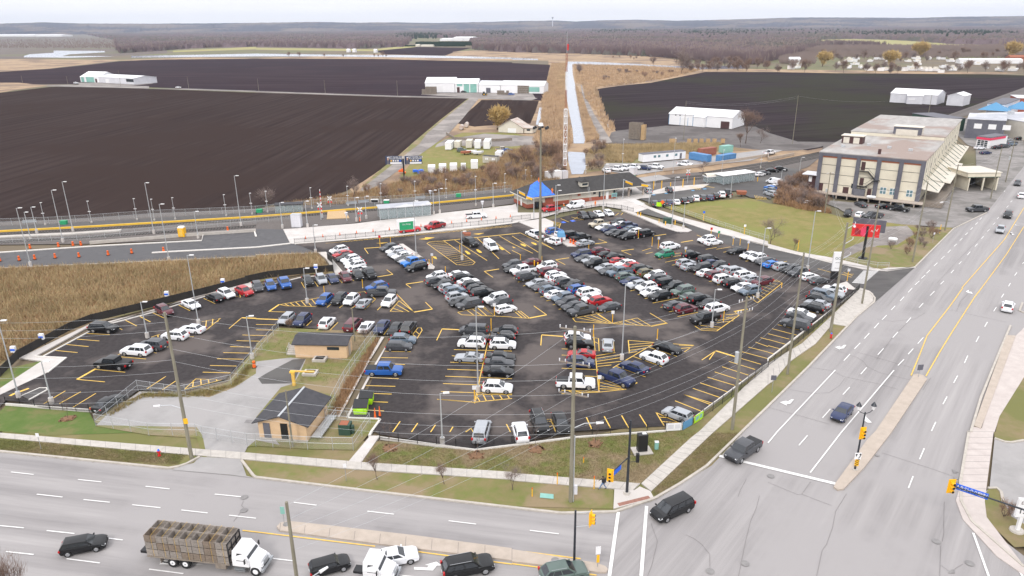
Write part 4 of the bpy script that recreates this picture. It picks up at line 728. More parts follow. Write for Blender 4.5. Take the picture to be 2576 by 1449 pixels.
rz=dirang(g('03',1480,1290),g('03',2330,1420)); p=g('03',2330,1240)
# align deck so its near rear bottom corner sits at the photo place
rear=g('03',1480,1245,1.15); front=g('03',2310,1335,1.15); rz=dirang(rear,front); DL=(front-rear).length
nrm=Vector((-math.sin(rz),math.cos(rz),0)); org=Vector((front.x,front.y,0))+nrm*1.22
stk=truck('crate_truck','white flatbed truck stacked with weathered wooden crates, driving right',(org.x,org.y,0),rz,DL)
def crate_mb(sx,sy,sz):
    q=MB(); n=5; h=sz/n
    for i in range(n):
        z=h*(i+.5); hh=h*.86
        q.box((0,-sy/2+.015,z),(sx,.03,hh)); q.box((0,sy/2-.015,z),(sx,.03,hh)); q.box((-sx/2+.015,0,z),(.03,sy-.06,hh)); q.box((sx/2-.015,0,z),(.03,sy-.06,hh))
    for x in (-1,1):
        for y in (-1,1): q.box((x*(sx/2-.06),y*(sy/2-.06),sz/2),(.07,.07,sz*.98))
    q.box((0,-sy/2-.015,sz/2),(.08,.03,sz)); q.box((0,sy/2+.015,sz/2),(.08,.03,sz))
    q.box((0,0,.05),(sx-.06,sy-.06,.06)); return q
cw=DL/7; ch=.80; mats_c=['wood']; base_c=None
mat('crate_grey',(.31,.275,.245),.95,(.20,.175,.155),3.,stretch=(1,1,4)); mat('crate_brown',(.25,.195,.155),.95,(.16,.13,.10),3.,stretch=(1,1,4)); mat('crate_pale',(.38,.335,.295),.95,(.25,.22,.195),3.,stretch=(1,1,4))
cr0={}
for m_ in ('crate_grey','crate_brown','crate_pale'):
    q=crate_mb(cw*.965,1.16,ch*.95); o=q.build('wooden_crate',m_); cr0[m_]=o
ordw=['first','second','third','fourth','fifth','sixth','seventh']; usedc=set()
for lv in range(3):
    for rw in range(2):
        for i in range(7):
            m_=random.choice(['crate_grey','crate_grey','crate_pale','crate_brown'])
            if m_ in usedc: o=cr0[m_].copy(); C.objects.link(o)
            else: o=cr0[m_]; usedc.add(m_)
            x=-(i+.5)*cw; y=(-.6,.6)[rw]; ca,sa=math.cos(rz),math.sin(rz)
            o.location=(org.x+x*ca-y*sa,org.y+x*sa+y*ca,1.19+lv*(ch+.02)); o.rotation_euler=(0,0,rz+random.uniform(-.012,.012))
            tag(o,f"weathered wooden crate, {ordw[i]} from the cab, {('near','far')[rw]} side, {('bottom','middle','top')[lv]} layer",'crate','wooden crates stacked on the truck')
# straps
q=MB()
for i in range(7):
    x=-(i+.35)*cw; ca,sa=math.cos(rz),math.sin(rz); W3=lambda x,y,z:(org.x+x*ca-y*sa,org.y+x*sa+y*ca,z)
    q.path([W3(x,-1.22,1.2),W3(x,-1.22,3.66),W3(x-.1,1.22,3.66),W3(x-.1,1.22,1.2)],.012,4)
o=q.build('cargo_strap','yellow_worn'); tag(o,'yellow straps tied over the stacked wooden crates','strap')
p=g('13',1215,1360,1.3); p2=g('13',1150,1290,2.5)
c2=g('13',1100,1440); rz2=rz
org2=g('13',1120,1385); t2=truck('tow_truck','white truck cab below the white sedan at the bottom edge',(org2.x,org2.y-1.0,0),rz2,1.2)
# ================================================================= BUILDINGS
def FR(A,Bq,z=0.): a=g(*A,z) if not isinstance(A,Vector) else A; b=g(*Bq,z) if not isinstance(Bq,Vector) else Bq; return Vector((a.x,a.y,0)),dirang(a,b),(b-a).length
def loc(o,rz,x,y): ca,sa=math.cos(rz),math.sin(rz); return Vector((o.x+x*ca-y*sa,o.y+x*sa+y*ca,0))
def inv(o,rz,p): d=p-o; ca,sa=math.cos(rz),math.sin(rz); return (d.x*ca+d.y*sa,-d.x*sa+d.y*ca)
def panel(par,name,m_,x0,x1,z0,z1,y=-.03,th=.06,face='f',Lx=0,label=None):
    q=MB()
    if face=='f': q.box(((x0+x1)/2,y,(z0+z1)/2),(abs(x1-x0),th,z1-z0))
    elif face=='r': q.box((Lx-y,(x0+x1)/2,(z0+z1)/2),(th,abs(x1-x0),z1-z0))
    elif face=='l': q.box((y,(x0+x1)/2,(z0+z1)/2),(th,abs(x1-x0),z1-z0))
    o=q.build(name,m_,par)
    if label: o['label']=label
    return o
def gable(t,Lx,Ly,h,rh,axis,wallm,roofm,oh=.4,th=.18):
    """walls and a pitched roof, ridge along axis"""
    q=MB(); 
    if axis=='x':
        q.prism([(0,0),(Lx,0),(Lx,Ly),(0,Ly)],0,h)
        for x in (0,Lx): q.add([(x,0,h),(x,Ly,h),(x,Ly/2,rh-.02)],[(0,1,2) if x else (2,1,0)])
    else:
        q.prism([(0,0),(Lx,0),(Lx,Ly),(0,Ly)],0,h)
        for y in (0,Ly): q.add([(0,y,h),(Lx,y,h),(Lx/2,y,rh-.02)],[(0,1,2) if not y else (2,1,0)])
    q.build('wall',wallm,t)
    q=MB()
    sl=(rh-h)/((Ly if axis=='x' else Lx)/2)
    def slab(a,b,c,d):
        lo=[a,b,c,d]; hi=[(p[0],p[1],p[2]+th) for p in lo]
        q.add(lo+hi,[(3,2,1,0),(4,5,6,7),(0,1,5,4),(1,2,6,5),(2,3,7,6),(3,0,4,7)])
    e=h-sl*oh+.03; r_=rh+.03
    if axis=='x':
        slab((-oh,-oh,e),(Lx+oh,-oh,e),(Lx+oh,Ly/2,r_),(-oh,Ly/2,r_)); slab((Lx+oh,Ly+oh,e),(-oh,Ly+oh,e),(-oh,Ly/2,r_),(Lx+oh,Ly/2,r_))
    else:
        slab((-oh,Ly+oh,e),(-oh,-oh,e),(Lx/2,-oh,r_),(Lx/2,Ly+oh,r_)); slab((Lx+oh,-oh,e),(Lx+oh,Ly+oh,e),(Lx/2,Ly+oh,r_),(Lx/2,-oh,r_))
    return q.build('roof',roofm,t)
# --- big cream warehouse
HW=13.15
A=g('31',525,75,HW);Bq=g('31',1590,165,HW);Cq=g('30',2120,1245,HW);Dq=g('30',1260,1190,HW)
o0=Vector((A.x,A.y,0)); rw=dirang(A,Bq); WL=(Bq-A).length; fx=lambda p:inv(o0,rw,Vector((p.x,p.y,0)))
cdx,cdy=fx(Cq); ddx,ddy=fx(Dq); WD=(cdy+ddy)/2
wh=thing('warehouse','large cream warehouse with dark pilasters and flat stained roof','warehouse',o0,rw)
q=MB(); y1=inv(o0,rw,Vector((*g('30',940,1345,HW).xy,0)))[1]*.5+inv(o0,rw,Vector((*g('30',1860,1440,HW).xy,0)))[1]*.5
q.prism([(0,0),(WL,0),(WL,y1),(0,y1)],0,HW-.25); q.prism([(0,y1),(WL,y1),(WL,WD),(0,WD)],0,HW+1.0); q.build('wall','cream',wh)
q=MB(); q.prism([(-.2,-.2),(WL+.25,-.2),(WL+.25,y1-.05),(-.2,y1-.05)],HW-.25,HW+.05); q.prism([(-.2,y1-.03),(WL+.3,y1-.03),(WL+.3,WD+.2),(-.2,WD+.2)],HW+1.0,HW+1.25); q.build('roof','flat_roof',wh)
fr=[0,.185,.375,.57,.775,.985]
for i,u in enumerate(fr):
    q=MB(); x=u*WL+.5; q.box((min(x,WL-.35),-.2,(HW-.3)/2),(1.15,.5,HW-.3)); q.build('pilaster','pilaster',wh)
q=MB(); q.box((WL/2,-.14,HW-.65),(WL,.36,.9)); q.build('cornice','pilaster',wh)
q=MB(); q.box((WL/2,-.06,HW-1.35),(WL-1,.1,.45)); q.build('frieze','rust',wh)
q=MB(); 
for z in (3.6,6.6,9.4): q.box((WL/2,-.03,z),(WL,.05,.10))
for i in range(1,17):
    y=i*WD/17; q.box((WL+.02,y,6.5),(.04,.06,13))
q.build('wall_joint','black_metal',wh)
for x0,x1,z0,z1,n,m_ in ((1.0,2.2,1.3,3.6,'door','brown'),(8.0,9.6,1.3,3.2,'door','brown'),(10.2,11.6,3.0,4.4,'window','window_dark'),(14.8,15.9,1.3,3.4,'door','brown'),(12.1,13.2,8.7,11.2,'door','brown'),(12.3,13.4,4.2,6.4,'door','brown')): panel(wh,n,m_,x0,x1,z0,z1)
q=MB(); q.box((12.8,-.75,2.2),(3.0,1.3,1.9)); q.build('lean_to','roof_grey',wh)
for x in (19.0,21.6,26.0):
    wo=panel(wh,'window','white',x-.85,x+.85,2.3,4.3,-.04,.08)
    for dx in (-.42,.42):
        for dz in (2.8,3.8): 
            pp=panel(wh,'window_pane','pane_blue',x+dx-.34,x+dx+.34,dz-.42,dz+.42,-.09,.04); pp.parent=wo
# fire escape
q=MB()
q.box((13.2,-.75,8.55),(2.4,1.3,.08)); q.box((13.2,-.75,4.05),(2.6,1.3,.08)); q.box((17.0,-.75,6.2),(1.6,1.3,.08))
q.cyl((14.3,-.3,8.5),(16.6,-.3,6.2),.09); q.cyl((14.3,-1.2,8.5),(16.6,-1.2,6.2),.09); q.cyl((16.4,-.3,6.2),(14.2,-.3,4.1),.09); q.cyl((16.4,-1.2,6.2),(14.2,-1.2,4.1),.09)
q.cyl((14.3,-1.2,9.5),(16.6,-1.2,7.2),.04); q.cyl((16.4,-1.2,7.2),(14.2,-1.2,5.1),.04); q.cyl((12.1,-1.3,9.5),(14.3,-1.3,9.5),.04); q.cyl((12.1,-1.3,5.0),(14.3,-1.3,5.0),.04); q.cyl((13.0,-1.2,4.0),(13.0,-1.2,1.3),.06)
for i in range(9): u=i/9; q.box((14.4+2.1*u,-.75,8.4-2.2*u),(.28,1.0,.04)); q.box((16.3-2.1*u,-.75,6.1-2.0*u),(.28,1.0,.04))
q.build('fire_escape','black_metal',wh)
q=MB(); q.prism([(-6,-3.2),(WL+1.5,-3.4),(WL+1.5,0),(-6,0)],1.0,1.25)
for x in range(-5,int(WL)+1,3): q.box((x,-3.0,.5),(.3,.3,1.0))
q.build('loading_dock','concrete_tan',wh)
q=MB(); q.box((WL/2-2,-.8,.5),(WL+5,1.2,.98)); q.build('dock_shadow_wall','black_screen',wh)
# stair bulkheads and penthouses
q=MB(); px,py=fx(g('30',755,1440,HW)); q.box((px+2.6,py+2.0,HW+1.2),(6.2,4.2,2.5)); q.build('roof_house','brown',wh)
q=MB(); q.box((px+2.6,py+2.0,HW+2.5),(6.8,4.8,.2)); q.box((px+.9,py-.14,HW+1.1),(1.8,.12,1.9)); q.box((px+3.9,py-.14,HW+1.1),(1.8,.12,1.9)); q.build('roof_house_trim','off_white',wh)
q=MB(); px,py=fx(g('30',1270,1360,HW)); q.box((px+4.6,y1+2.4,HW+2.2),(8.6,4.8,3.0)); q.build('roof_house','pilaster',wh)
q=MB(); q.box((px+4.4,y1-.06,HW+1.9),(6.6,.12,2.0)); q.box((px+8.95,y1+2.4,HW+2.2),(.1,4.4,2.6)); q.box((px+4.6,y1+2.4,HW+3.75),(9,5.2,.12)); q.build('roof_house_trim','off_white',wh)
q=MB(); px,py=fx(g('31',1115,105,HW)); q.cyl((px,py+.6,HW),(px,py+.6,HW+1.5),.45,.45,8); q.build('chimney','brown',wh)
for i in range(4):
    q=MB(); q.box((4+i*6.2,12+(i*7)%9,HW+.4),(1.1,.9,.7)); q.build('roof_vent','galv',wh)
# right-side canopy + struts
q=MB()
for ya,yb,wd in ((0,15,4.6),(16,WD*.55,6.0),(WD*.56,WD*.98,4.5)):
    q.add([(WL+.05,ya,4.9),(WL+wd,ya,4.3),(WL+wd,yb,4.3),(WL+.05,yb,4.9),(WL+.05,ya,5.1),(WL+wd,ya,4.5),(WL+wd,yb,4.5),(WL+.05,yb,5.1)],[(3,2,1,0),(4,5,6,7),(0,1,5,4),(1,2,6,5),(2,3,7,6)])
q.build('canopy','off_white',wh)
for i in range(14):
    q=MB(); y=1+i*WD*.9/13; q.cyl((WL+.1,y,7.6),(WL+4.2,y,4.75),.09,.09,5); q.build('canopy_strut','green_dark',wh)
q=MB(); q.box((WL+3.2,WD*.3,.65),(5.8,WD*.6,1.3)); q.build('side_dock','wood',wh)
for i in range(9):
    panel(wh,'small_window','window_dark',6+i*WD/10,6.7+i*WD/10,8.6,9.9,-.03,.06,'r',WL)
# loading shed (right)
HL=5.6; a=g('31',1700,345,HL); b=g('31',2020,305,HL); c=g('31',2370,325,HL-1.2); 
a2,r2,l2=FR(Vector((*g('31',2010,470).xy,0)),Vector((*g('31',2290,465).xy,0)))
ls=thing('loading_shed','cream loading shed with two dark truck bays beside the warehouse','loading shed',a2,r2)
q=MB(); q.box((l2*.48,5.2,HL-.7),(l2+1.5,10.5,1.4)); q.box((-.1,5,2.1),(.3,10,4.2)); q.box((l2*.5,.15,2.1),(.4,.4,4.2)); q.box((l2,5,2.1),(.4,10,4.2)); q.build('wall','cream',ls)
q=MB(); q.box((l2*.48,9.9,2.1),(l2,.3,4.2)); q.build('back_wall','black_screen',ls)
q=MB(); q.box((l2*.48,5.2,HL+.08),(l2+2,11,.16)); q.build('roof','off_white',ls)
q=MB(); q.box((l2*.48,.0,HL-1.38),(l2+1.4,.3,.2)); q.build('door_trim','green_dark',ls)
q=MB(); q.box((-5.5,12,2.4),(10,7,4.8)); q.box((-5.5,12,4.9),(10.6,7.6,.2)); q.build('annex','off_white',ls)
# left dock office
p,r_,l_=FR(Vector((*g('31',425,500).xy,0)),Vector((*g('31',485,505).xy,0)))
sh=thing('dock_office','small dark corner shed with flat awning at the warehouse left end','shed',loc(o0,rw,-2.6,.5),rw)
q=MB(); q.box((1.2,2,2.9),(2.4,4,5.8)); q.build('wall','brown',sh); q=MB(); q.box((.6,1.5,5.95),(4.2,6,.22)); q.build('roof','tin',sh); panel(sh,'window','white',.3,1.2,3.6,5.2)
# --- station
A=g('21',150,648);Bq=g('21',1040,545); so_,sr,slen=FR(Vector((A.x,A.y,0)),Vector((Bq.x,Bq.y,0))); SW=inv(so_,sr,Vector((*g('21',45,620).xy,0)))
st=thing('train_station','long low station with dark hipped shingle roof, brick base and tarp','station',so_,sr)
sd=9.0; hh=3.3; TL=slen+11.5
q=MB(); q.prism([(0,0),(slen,0),(slen,sd),(0,sd)],0,hh); q.build('wall','station_wall',st)
q=MB(); q.prism([(-.06,-.06),(slen+.06,-.06),(slen+.06,sd+.06),(-.06,sd+.06)],0,1.15); q.build('brick_base','brick',st)
q=MB(); e=.9; rz_=6.6
V=[(-e,-e,hh-.15),(TL,-e,hh-.15),(TL,sd+e,hh-.15),(-e,sd+e,hh-.15),(5.2,sd/2,rz_),(TL-3.8,sd/2,rz_)]
q.add(V+[(v[0],v[1],v[2]-.25) for v in V[:4]],[(0,1,5,4),(1,2,5),(2,3,4,5),(3,0,4),(0,6,7,1),(1,7,8,2),(2,8,9,3),(3,9,6,0),(9,8,7,6)]); q.build('roof','shingle_dark',st)
q=MB(); q.box((TL/2-.4,-e-.02,hh-.25),(TL+.9,.08,.28)); q.box((-e-.02,sd/2,hh-.25),(.08,sd+2*e,.28)); q.build('gutter','off_white',st)
for x in (slen+5,TL-1.2):
    q=MB(); q.box((x,.4,1.5),(.45,.45,3.0)); q.box((x,sd-.5,1.5),(.45,.45,3.0)); q.build('canopy_post','concrete_tan',st)
# tarp on the roof
q=MB(); nx=9
def rf(x,y): # roof height front slope / hip
    return min(hh-.15+(y+e)*(rz_-hh+.15)/(sd/2+e), hh-.15+(x+e)*(rz_-hh+.15)/(5.2+e), rz_)
G_=[]
for i in range(10):
    for j in range(8):
        v=j/7; y=-e+.1+v*(sd/2+.8); x0=-.4+ (3.6)*v; x1=8.8-2.3*v; x=x0+(x1-x0)*i/9
        G_.append((x,y,rf(x,y)+.10+.05*math.sin(i*2.1+j)+(.06 if j>5 else 0)))
for i in range(9):
    for j in range(7): a=i*8+j; q.f.append((a,a+8,a+9,a+1)); q.m.append(0)
q.v=G_; o=q.build('tarp','tarp',st,True); o['label']='blue tarpaulin over the left end of the roof'
q=MB(); q.box((19.2,1.1,5.3),(2.4,2.0,1.5)); q.build('dormer','station_wall',st)
q=MB(); q.add([(17.8,-.1,5.9),(20.6,-.1,5.9),(20.6,3.6,5.95),(17.8,3.6,5.95),(19.2,.3,7.0),(19.2,3.6,7.0)],[(0,1,4),(1,2,5,4),(3,0,4,5),(0,3,2,1)]); q.build('dormer_roof','shingle_dark',st)
panel(st,'dormer_window','window_dark',18.3,20.1,5.0,5.6,.06,.08)
for x,w_,z0,z1,n,m_ in ((7.2,2.6,.2,2.4,'door','brick'),(14.3,.9,0,2.9,'door','concrete_tan'),(17.2,1.0,2.0,2.7,'window','brick'),(22.5,.9,2.0,2.8,'window','window_dark'),(24.3,.6,.9,2.7,'window','window_dark'),(25.6,.4,1.0,2.6,'window','window_dark'),(27.0,.9,0,2.4,'door','white'),(29.5,.6,1.0,2.8,'window','window_dark')): panel(st,n,m_,x-w_/2,x+w_/2,z0,z1,-.1)
panel(st,'door','white',3.2,4.2,.1,2.3,-.1,.06,'l')
for i in range(2):
    p=loc(so_,sr,2.6+i*1.3,-1.0); t=thing('vending_machine',f"black vending machine at the station left corner, {('left','right')[i]} of two",'vending machine',p,sr); q=MB(); q.box((0,0,.95),(.95,.75,1.9)); q.build('cabinet','black_metal',t); q=MB(); q.box((0,-.39,1.05),(.6,.03,1.2)); q.build('screen','window_dark',t)
def ladder(a,b,name='ladder',lab=''):
    a,b=Vector(a),Vector(b); q=MB(); d=(b-a).normalized(); s=d.cross(Vector((0,1,0)) if abs(d.y)<.9 else Vector((1,0,0))).normalized()*.22
    q.cyl(a+s,b+s,.03,n=5); q.cyl(a-s,b-s,.03,n=5); n=int((b-a).length/.3)
    for i in range(1,n): p=a+(b-a)*i/n; q.cyl(p+s,p-s,.018,n=4)
    return tag(q.build(name,'galv'),lab,'ladder')
pa=loc(so_,sr,20.2,-2.1); pb=loc(so_,sr,19.9,-.85); ladder((pa.x,pa.y,0),(pb.x,pb.y,4.6),lab='tall aluminium ladder leaning on the station eave')
p=loc(so_,sr,28.5,-1.7); t=thing('info_board','green map board on posts before the station wall','notice board',p,sr)
q=MB(); q.box((0,0,1.5),(1.9,.12,1.2)); q.build('board','teal',t); q=MB(); q.box((0,-.08,1.5),(1.5,.03,.9)); q.build('map','pane_blue',t)
for s in (-.8,.8): q=MB(); q.box((s,0,.5),(.1,.1,1.0)); q.build('post','steel',t)
# containers behind the station, small items
def boxy(name,lab,cat,t,x,y,nose,dims,m_,topm=None,grp=None,par=None):
    p=g(t,x,y); rz=dirang(p,g(t,*nose)); T=thing(name,lab,cat,(p.x,p.y,0),rz,grp); q=MB(); L_,W_,H_=dims; q.box((0,0,H_/2+.1),(L_,W_,H_)); q.build('body',m_,T)
    if topm: q=MB(); q.box((0,0,H_+.13),(L_+.1,W_+.1,.08)); q.build('roof',topm,T)
    n=int(L_/.6); q=MB()
    for i in range(n+1):
        for s in (-1,1): q.box((-L_/2+i*L_/n,s*(W_/2+.02),H_/2+.1),(.09,.05,H_-.1))
    q.build('rib',m_,T); return T
boxy('storage_container','white container behind the station roof by the tracks','container','21',415,360,(470,352),(5.5,2.4,2.9),'tin_white','white')
boxy('equipment_cabinet','grey equipment cabinet behind the station roof','cabinet','21',520,345,(560,340),(2.2,2,2.6),'tin')
# --- beige buildings
A=Vector((*g('13',40,62).xy,0));Bq=Vector((*g('13',520,98).xy,0)); o1,r1,l1=FR(A,Bq)
dpt=inv(o1,r1,Vector((*g('12',705,1300).xy,0)))[1]
HB=2.55
far=G(D('12',715,1110),HB); dpt=inv(o1,r1,Vector((far.x,far.y,0)))[1]
b1=thing('pump_house','beige pump house with grey gabled shingle roof by the gate','building',o1,r1)
gable(b1,l1,dpt,HB,HB+1.05,'y','beige_wall','shingle',.55,.14)
q=MB(); q.box((l1/2,dpt/2,HB+1.24),(.28,dpt+1.1,.08)); q.build('ridge_cap','galv',b1)
panel(b1,'door','pilaster',.7,1.6,0,2.35,-.05); panel(b1,'door','black_metal',3.05,4.0,0,2.45,-.05); panel(b1,'wall_vent','black_metal',4.25,4.5,2.0,2.3,-.05)
q=MB(); q.box((l1/2,-.02,.1),(l1+.1,.2,.2)); q.build('plinth','concrete',b1)
q=MB(); q.box((l1+.9,dpt*.5,.35),(1.3,dpt*.8,.15))
for i in range(9):
    y=dpt*.1+i*dpt*.1; q.cyl((l1+1.5,y,.4),(l1+1.5,y,1.5),.03,n=5); q.cyl((l1+.3,y,.4),(l1+.3,y,.42),.02,n=4)
q.cyl((l1+1.5,dpt*.1,1.5),(l1+1.5,dpt*.9,1.5),.03,n=5); q.cyl((l1+1.5,dpt*.1,1.0),(l1+1.5,dpt*.9,1.0),.03,n=5); q.build('walkway_rail','galv',b1)
A=Vector((*g('12',400,697).xy,0));Bq=Vector((*g('12',918,708).xy,0)); o2_,r2_,l2_=FR(A,Bq)
rb_=G(D('12',985,462),2.9); dp2=inv(o2_,r2_,Vector((rb_.x,rb_.y,0)))[1]
b2=thing('flat_roof_building','small beige building with grey shed roof and strip window','building',o2_,r2_)
q=MB(); q.prism([(0,0),(l2_,0),(l2_,dp2),(0,dp2)],0,2.35); q.add([(0,0,2.35),(l2_,0,2.35),(l2_,dp2,2.35),(0,dp2,2.35),(0,dp2,2.9),(l2_,dp2,2.9)],[(0,3,4),(1,5,2),(3,2,5,4)]); q.build('wall','beige_wall',b2)
q=MB(); e=.35
V=[(-e,-e,2.3),(l2_+e,-e,2.3),(l2_+e,dp2*.55,3.0),(-e,dp2*.55,3.0),(l2_+e,dp2+e,2.75),(-e,dp2+e,2.75)]
q.add(V+[(v[0],v[1],v[2]+.16) for v in V],[(6,7,8,9),(9,8,10,11),(0,1,7,6),(1,2,8,7),(2,4,10,8),(4,5,11,10),(5,3,9,11),(3,0,6,9),(3,2,1,0),(5,4,2,3)]); q.build('roof','shingle',b2)
panel(b2,'window','window_dark',l2_*.63,l2_*.86,1.45,1.95,-.04)
panel(b2,'door','concrete_tan',1.0,2.0,0,2.1,-.05,.1,'r',l2_)
q=MB(); 
for i in range(5): q.box((-1.0,.9+i*.3,.12+i*.12),(1.5,.3,.24+i*.24))
q.build('steps','concrete',b2)
q=MB(); q.path([(-1.7,.6,.9),(-1.7,2.2,1.6)],.03); q.cyl((-1.7,.6,0),(-1.7,.6,.9),.03); q.cyl((-1.7,2.2,0),(-1.7,2.2,1.6),.03); q.build('handrail','galv',b2)
for x,y,l in ((645,725,'concrete vault with dark lid close to the flat roofed building'),(548,865,'concrete vault with dark lid in the middle of the lawn')):
    p=g('12',x,y); t=thing('utility_vault',l,'vault',p,r2_,'vaults in the compound lawn'); q=MB(); q.box((0,0,.2),(2.1,1.7,.4)); q.build('curb_box','concrete',t); q=MB(); q.box((0,0,.42),(1.4,1.1,.06)); q.build('lid','black_screen',t)
p=g('12',385,980); t=thing('hoist','yellow jib hoist beside the pump house roof','hoist',p,r2_); q=MB(); q.box((0,0,1.1),(.4,.4,2.2)); q.build('mast','yellow_worn',t); q=MB(); q.box((1.5,0,2.35),(3.6,.25,.18)); q.box((0,0,2.25),(.8,.55,.25)); q.build('jib','yellow_worn',t)
p=g('13',905,10); t=thing('transformer','green transformer box with red stained top in the grass','transformer',p,r2_); q=MB(); q.box((0,0,.75),(1.5,1.3,1.5)); q.build('cabinet','green_dark',t); q=MB(); q.box((-.1,.0,1.52),(1.1,1.1,.05)); q.build('lid','rust',t); q=MB(); q.box((.95,0,.6),(.35,.5,1.1)); q.build('side_box','green_dark',t)
# --- farm sheds
def shed(lab,A,Bq,depth,h,rh,axis='x',wm='tin_white',rm='tin_white',name='farm_shed',openings=(),oh=.3):
    o_,r_,l_=FR(Vector((*g(*A).xy,0)),Vector((*g(*Bq).xy,0))); t=thing(name,lab,'shed',o_,r_)
    gable(t,l_,depth,h,rh,axis,wm,rm,oh,.15)
    for (u0,u1,z0,z1,n,m_) in openings: panel(t,n,m_,u0*l_,u1*l_,z0*h,z1*h,-.06,.12)
    return t,l_
shed('white steel shed with blue door frames beside the stacked crates',('20',1575,1250),('20',2210,1298),18,5.6,8.2,'x','tin_white','tin_white',openings=((.19,.31,0,.72,'door','white'),(.34,.37,0,.36,'door','white'),(.83,.96,0,.62,'doorway','brown'),(.77,.80,0,.3,'door','white'),(.1,.12,.86,.94,'lamp_box','black_metal'),(.17,.19,.86,.94,'lamp_box','black_metal'),(.0,.006,0,1,'corner_trim','light_blue'),(.185,.19,0,.74,'door_frame','light_blue'),(.31,.315,0,.74,'door_frame','light_blue'),(.60,.606,0,1,'corner_trim','light_blue'),(.39,.396,0,1,'corner_trim','light_blue')))
t,l_=shed('small gabled porch block on the front of the steel shed',('20',1822,1270),('20',1930,1282),6.5,4.9,6.0,'x','tin_white','tin_white',name='shed_porch',openings=((.7,.9,.15,.75,'door','white'),))
shed('grey steel shed with lean-to right half of the far right pair',('30',1222,1028),('30',1690,1055),20,5.8,8.4,'x','tin','tin_white',openings=())
shed('porch block with awning on the right-field grey shed',('30',1390,1045),('30',1550,1050),9,5.2,6.6,'x','tin','tin_white',name='shed_porch',openings=((.1,.5,.5,.66,'awning','white'),))
shed('small grey steel shed with gable front near the tracks',('30',1790,1058),('30',1955,1068),16,6.0,7.6,'y','tin','tin_white')
shed('white gabled shed with teal doors, left end of the row left',('00',815,825),('00',1000,830),22,5.0,9.5,'x','tin_white','tin_white',openings=((.05,.2,0,.95,'door','teal'),(.32,.75,0,1.1,'door','teal'),(.8,.9,0,.7,'doorway','brown')))
shed('long low white shed behind the parked white car',('00',1000,830),('00',1350,850),24,5.4,7.2,'x','tin','tin_white',openings=((.2,.3,0,.7,'door','white'),(.8,1.0,.4,.9,'doorway','window_dark')))
shed('white shed with crates against its left side',('10',1705,930),('10',2000,930),20,7.2,11,'x','tin_white','tin_white',openings=((.38,.6,0,.75,'door','white'),))
shed('white shed with two tall teal doors',('10',2005,930),('10',2235,930),18,6.8,10,'x','tin_white','tin_white',openings=((.08,.2,0,.6,'doorway','brown'),(.38,.62,0,.95,'door','teal'),(.66,.94,0,.95,'door','teal'),(.08,.32,.7,.98,'panel','teal')))
shed('grey roofed white shed, middle of the long shed row',('10',2240,930),('10',2460,935),15,6,8.6,'x','tin_white','tin',openings=((.35,.55,0,.62,'doorway','pilaster'),))
shed('white shed at the canal end of the long row',('10',2465,935),('20',320,942),16,6,8.8,'x','tin_white','tin_white',openings=((.05,.25,0,.6,'door','white'),(.62,.9,.2,.8,'panel','teal')))
o_,r_,l_=FR(Vector((*g('20',0,1350).xy,0)),Vector((*g('20',60,1358).xy,0)))
t=thing('barn','old weathered grey barn with rusty tin roof and white garage door','barn',Vector((*g('10',2440,1330).xy,0)),dirang(g('10',2440,1335),g('20',200,1350)))
gable(t,13,9.5,2.6,6.2,'y','off_white','tin_roof_old',.5); panel(t,'garage_door','white',5.0,9.4,0,2.2); q=MB(); q.box((15.4,5,1.2),(4.4,8,2.4)); q.build('lean_to','off_white',t); q=MB(); q.box((15.5,5,2.5),(5.2,9,.15)); q.build('lean_to_roof','tin_roof_old',t); panel(t,'window','window_dark',14.6,16.4,1.2,2.0,.9)
# site trailer, blue containers
o_,r_,l_=FR(Vector((*g('21',1320,190).xy,0)),Vector((*g('21',1745,152).xy,0)))
t=thing('site_trailer','long white site office trailer beyond the tracks','trailer',o_,r_); q=MB(); q.box((l_/2,1.8,1.7),(l_,3.4,2.9)); q.build('wall','tin_white',t); q=MB(); q.box((l_/2,1.8,3.2),(l_+.2,3.6,.12)); q.build('roof','roof_grey',t)
for u in (.24,.34,.53,.74): panel(t,'window','pane_blue',u*l_,u*l_+1.1,1.6,2.5,.06)
panel(t,'door','white',.42*l_,.42*l_+.9,.4,2.5,.06); panel(t,'door','pilaster',.86*l_,.86*l_+.9,.4,2.5,.06)
for lab,x,y,n,dims,m_ in (('blue container with open top left of the longer blue one',1890,165,(2000,185),(9,2.6,2.6),'container_blue'),('long blue container on the right of the corner pair',2150,172,(2270,150),(9,2.6,2.6),'container_blue'),('rust red container behind the blue containers',1960,110,(2070,95),(8,2.6,2.8),'container_rust'),('pale green container behind the long blue container',2150,85,(2225,75),(5.5,2.6,2.8),'teal')): boxy('container',lab,'container','21',x,y,n,dims,m_)
boxy('utility_cabinet','grey control cabinet beside the level crossing road','cabinet','11',415,835,(450,835),(2.4,1.6,3.4),'tin','galv'); boxy('utility_cabinet','grey control cabinet near the right rail crossing','cabinet','21',1218,310,(1250,300),(2.6,1.8,2.5),'tin','galv')
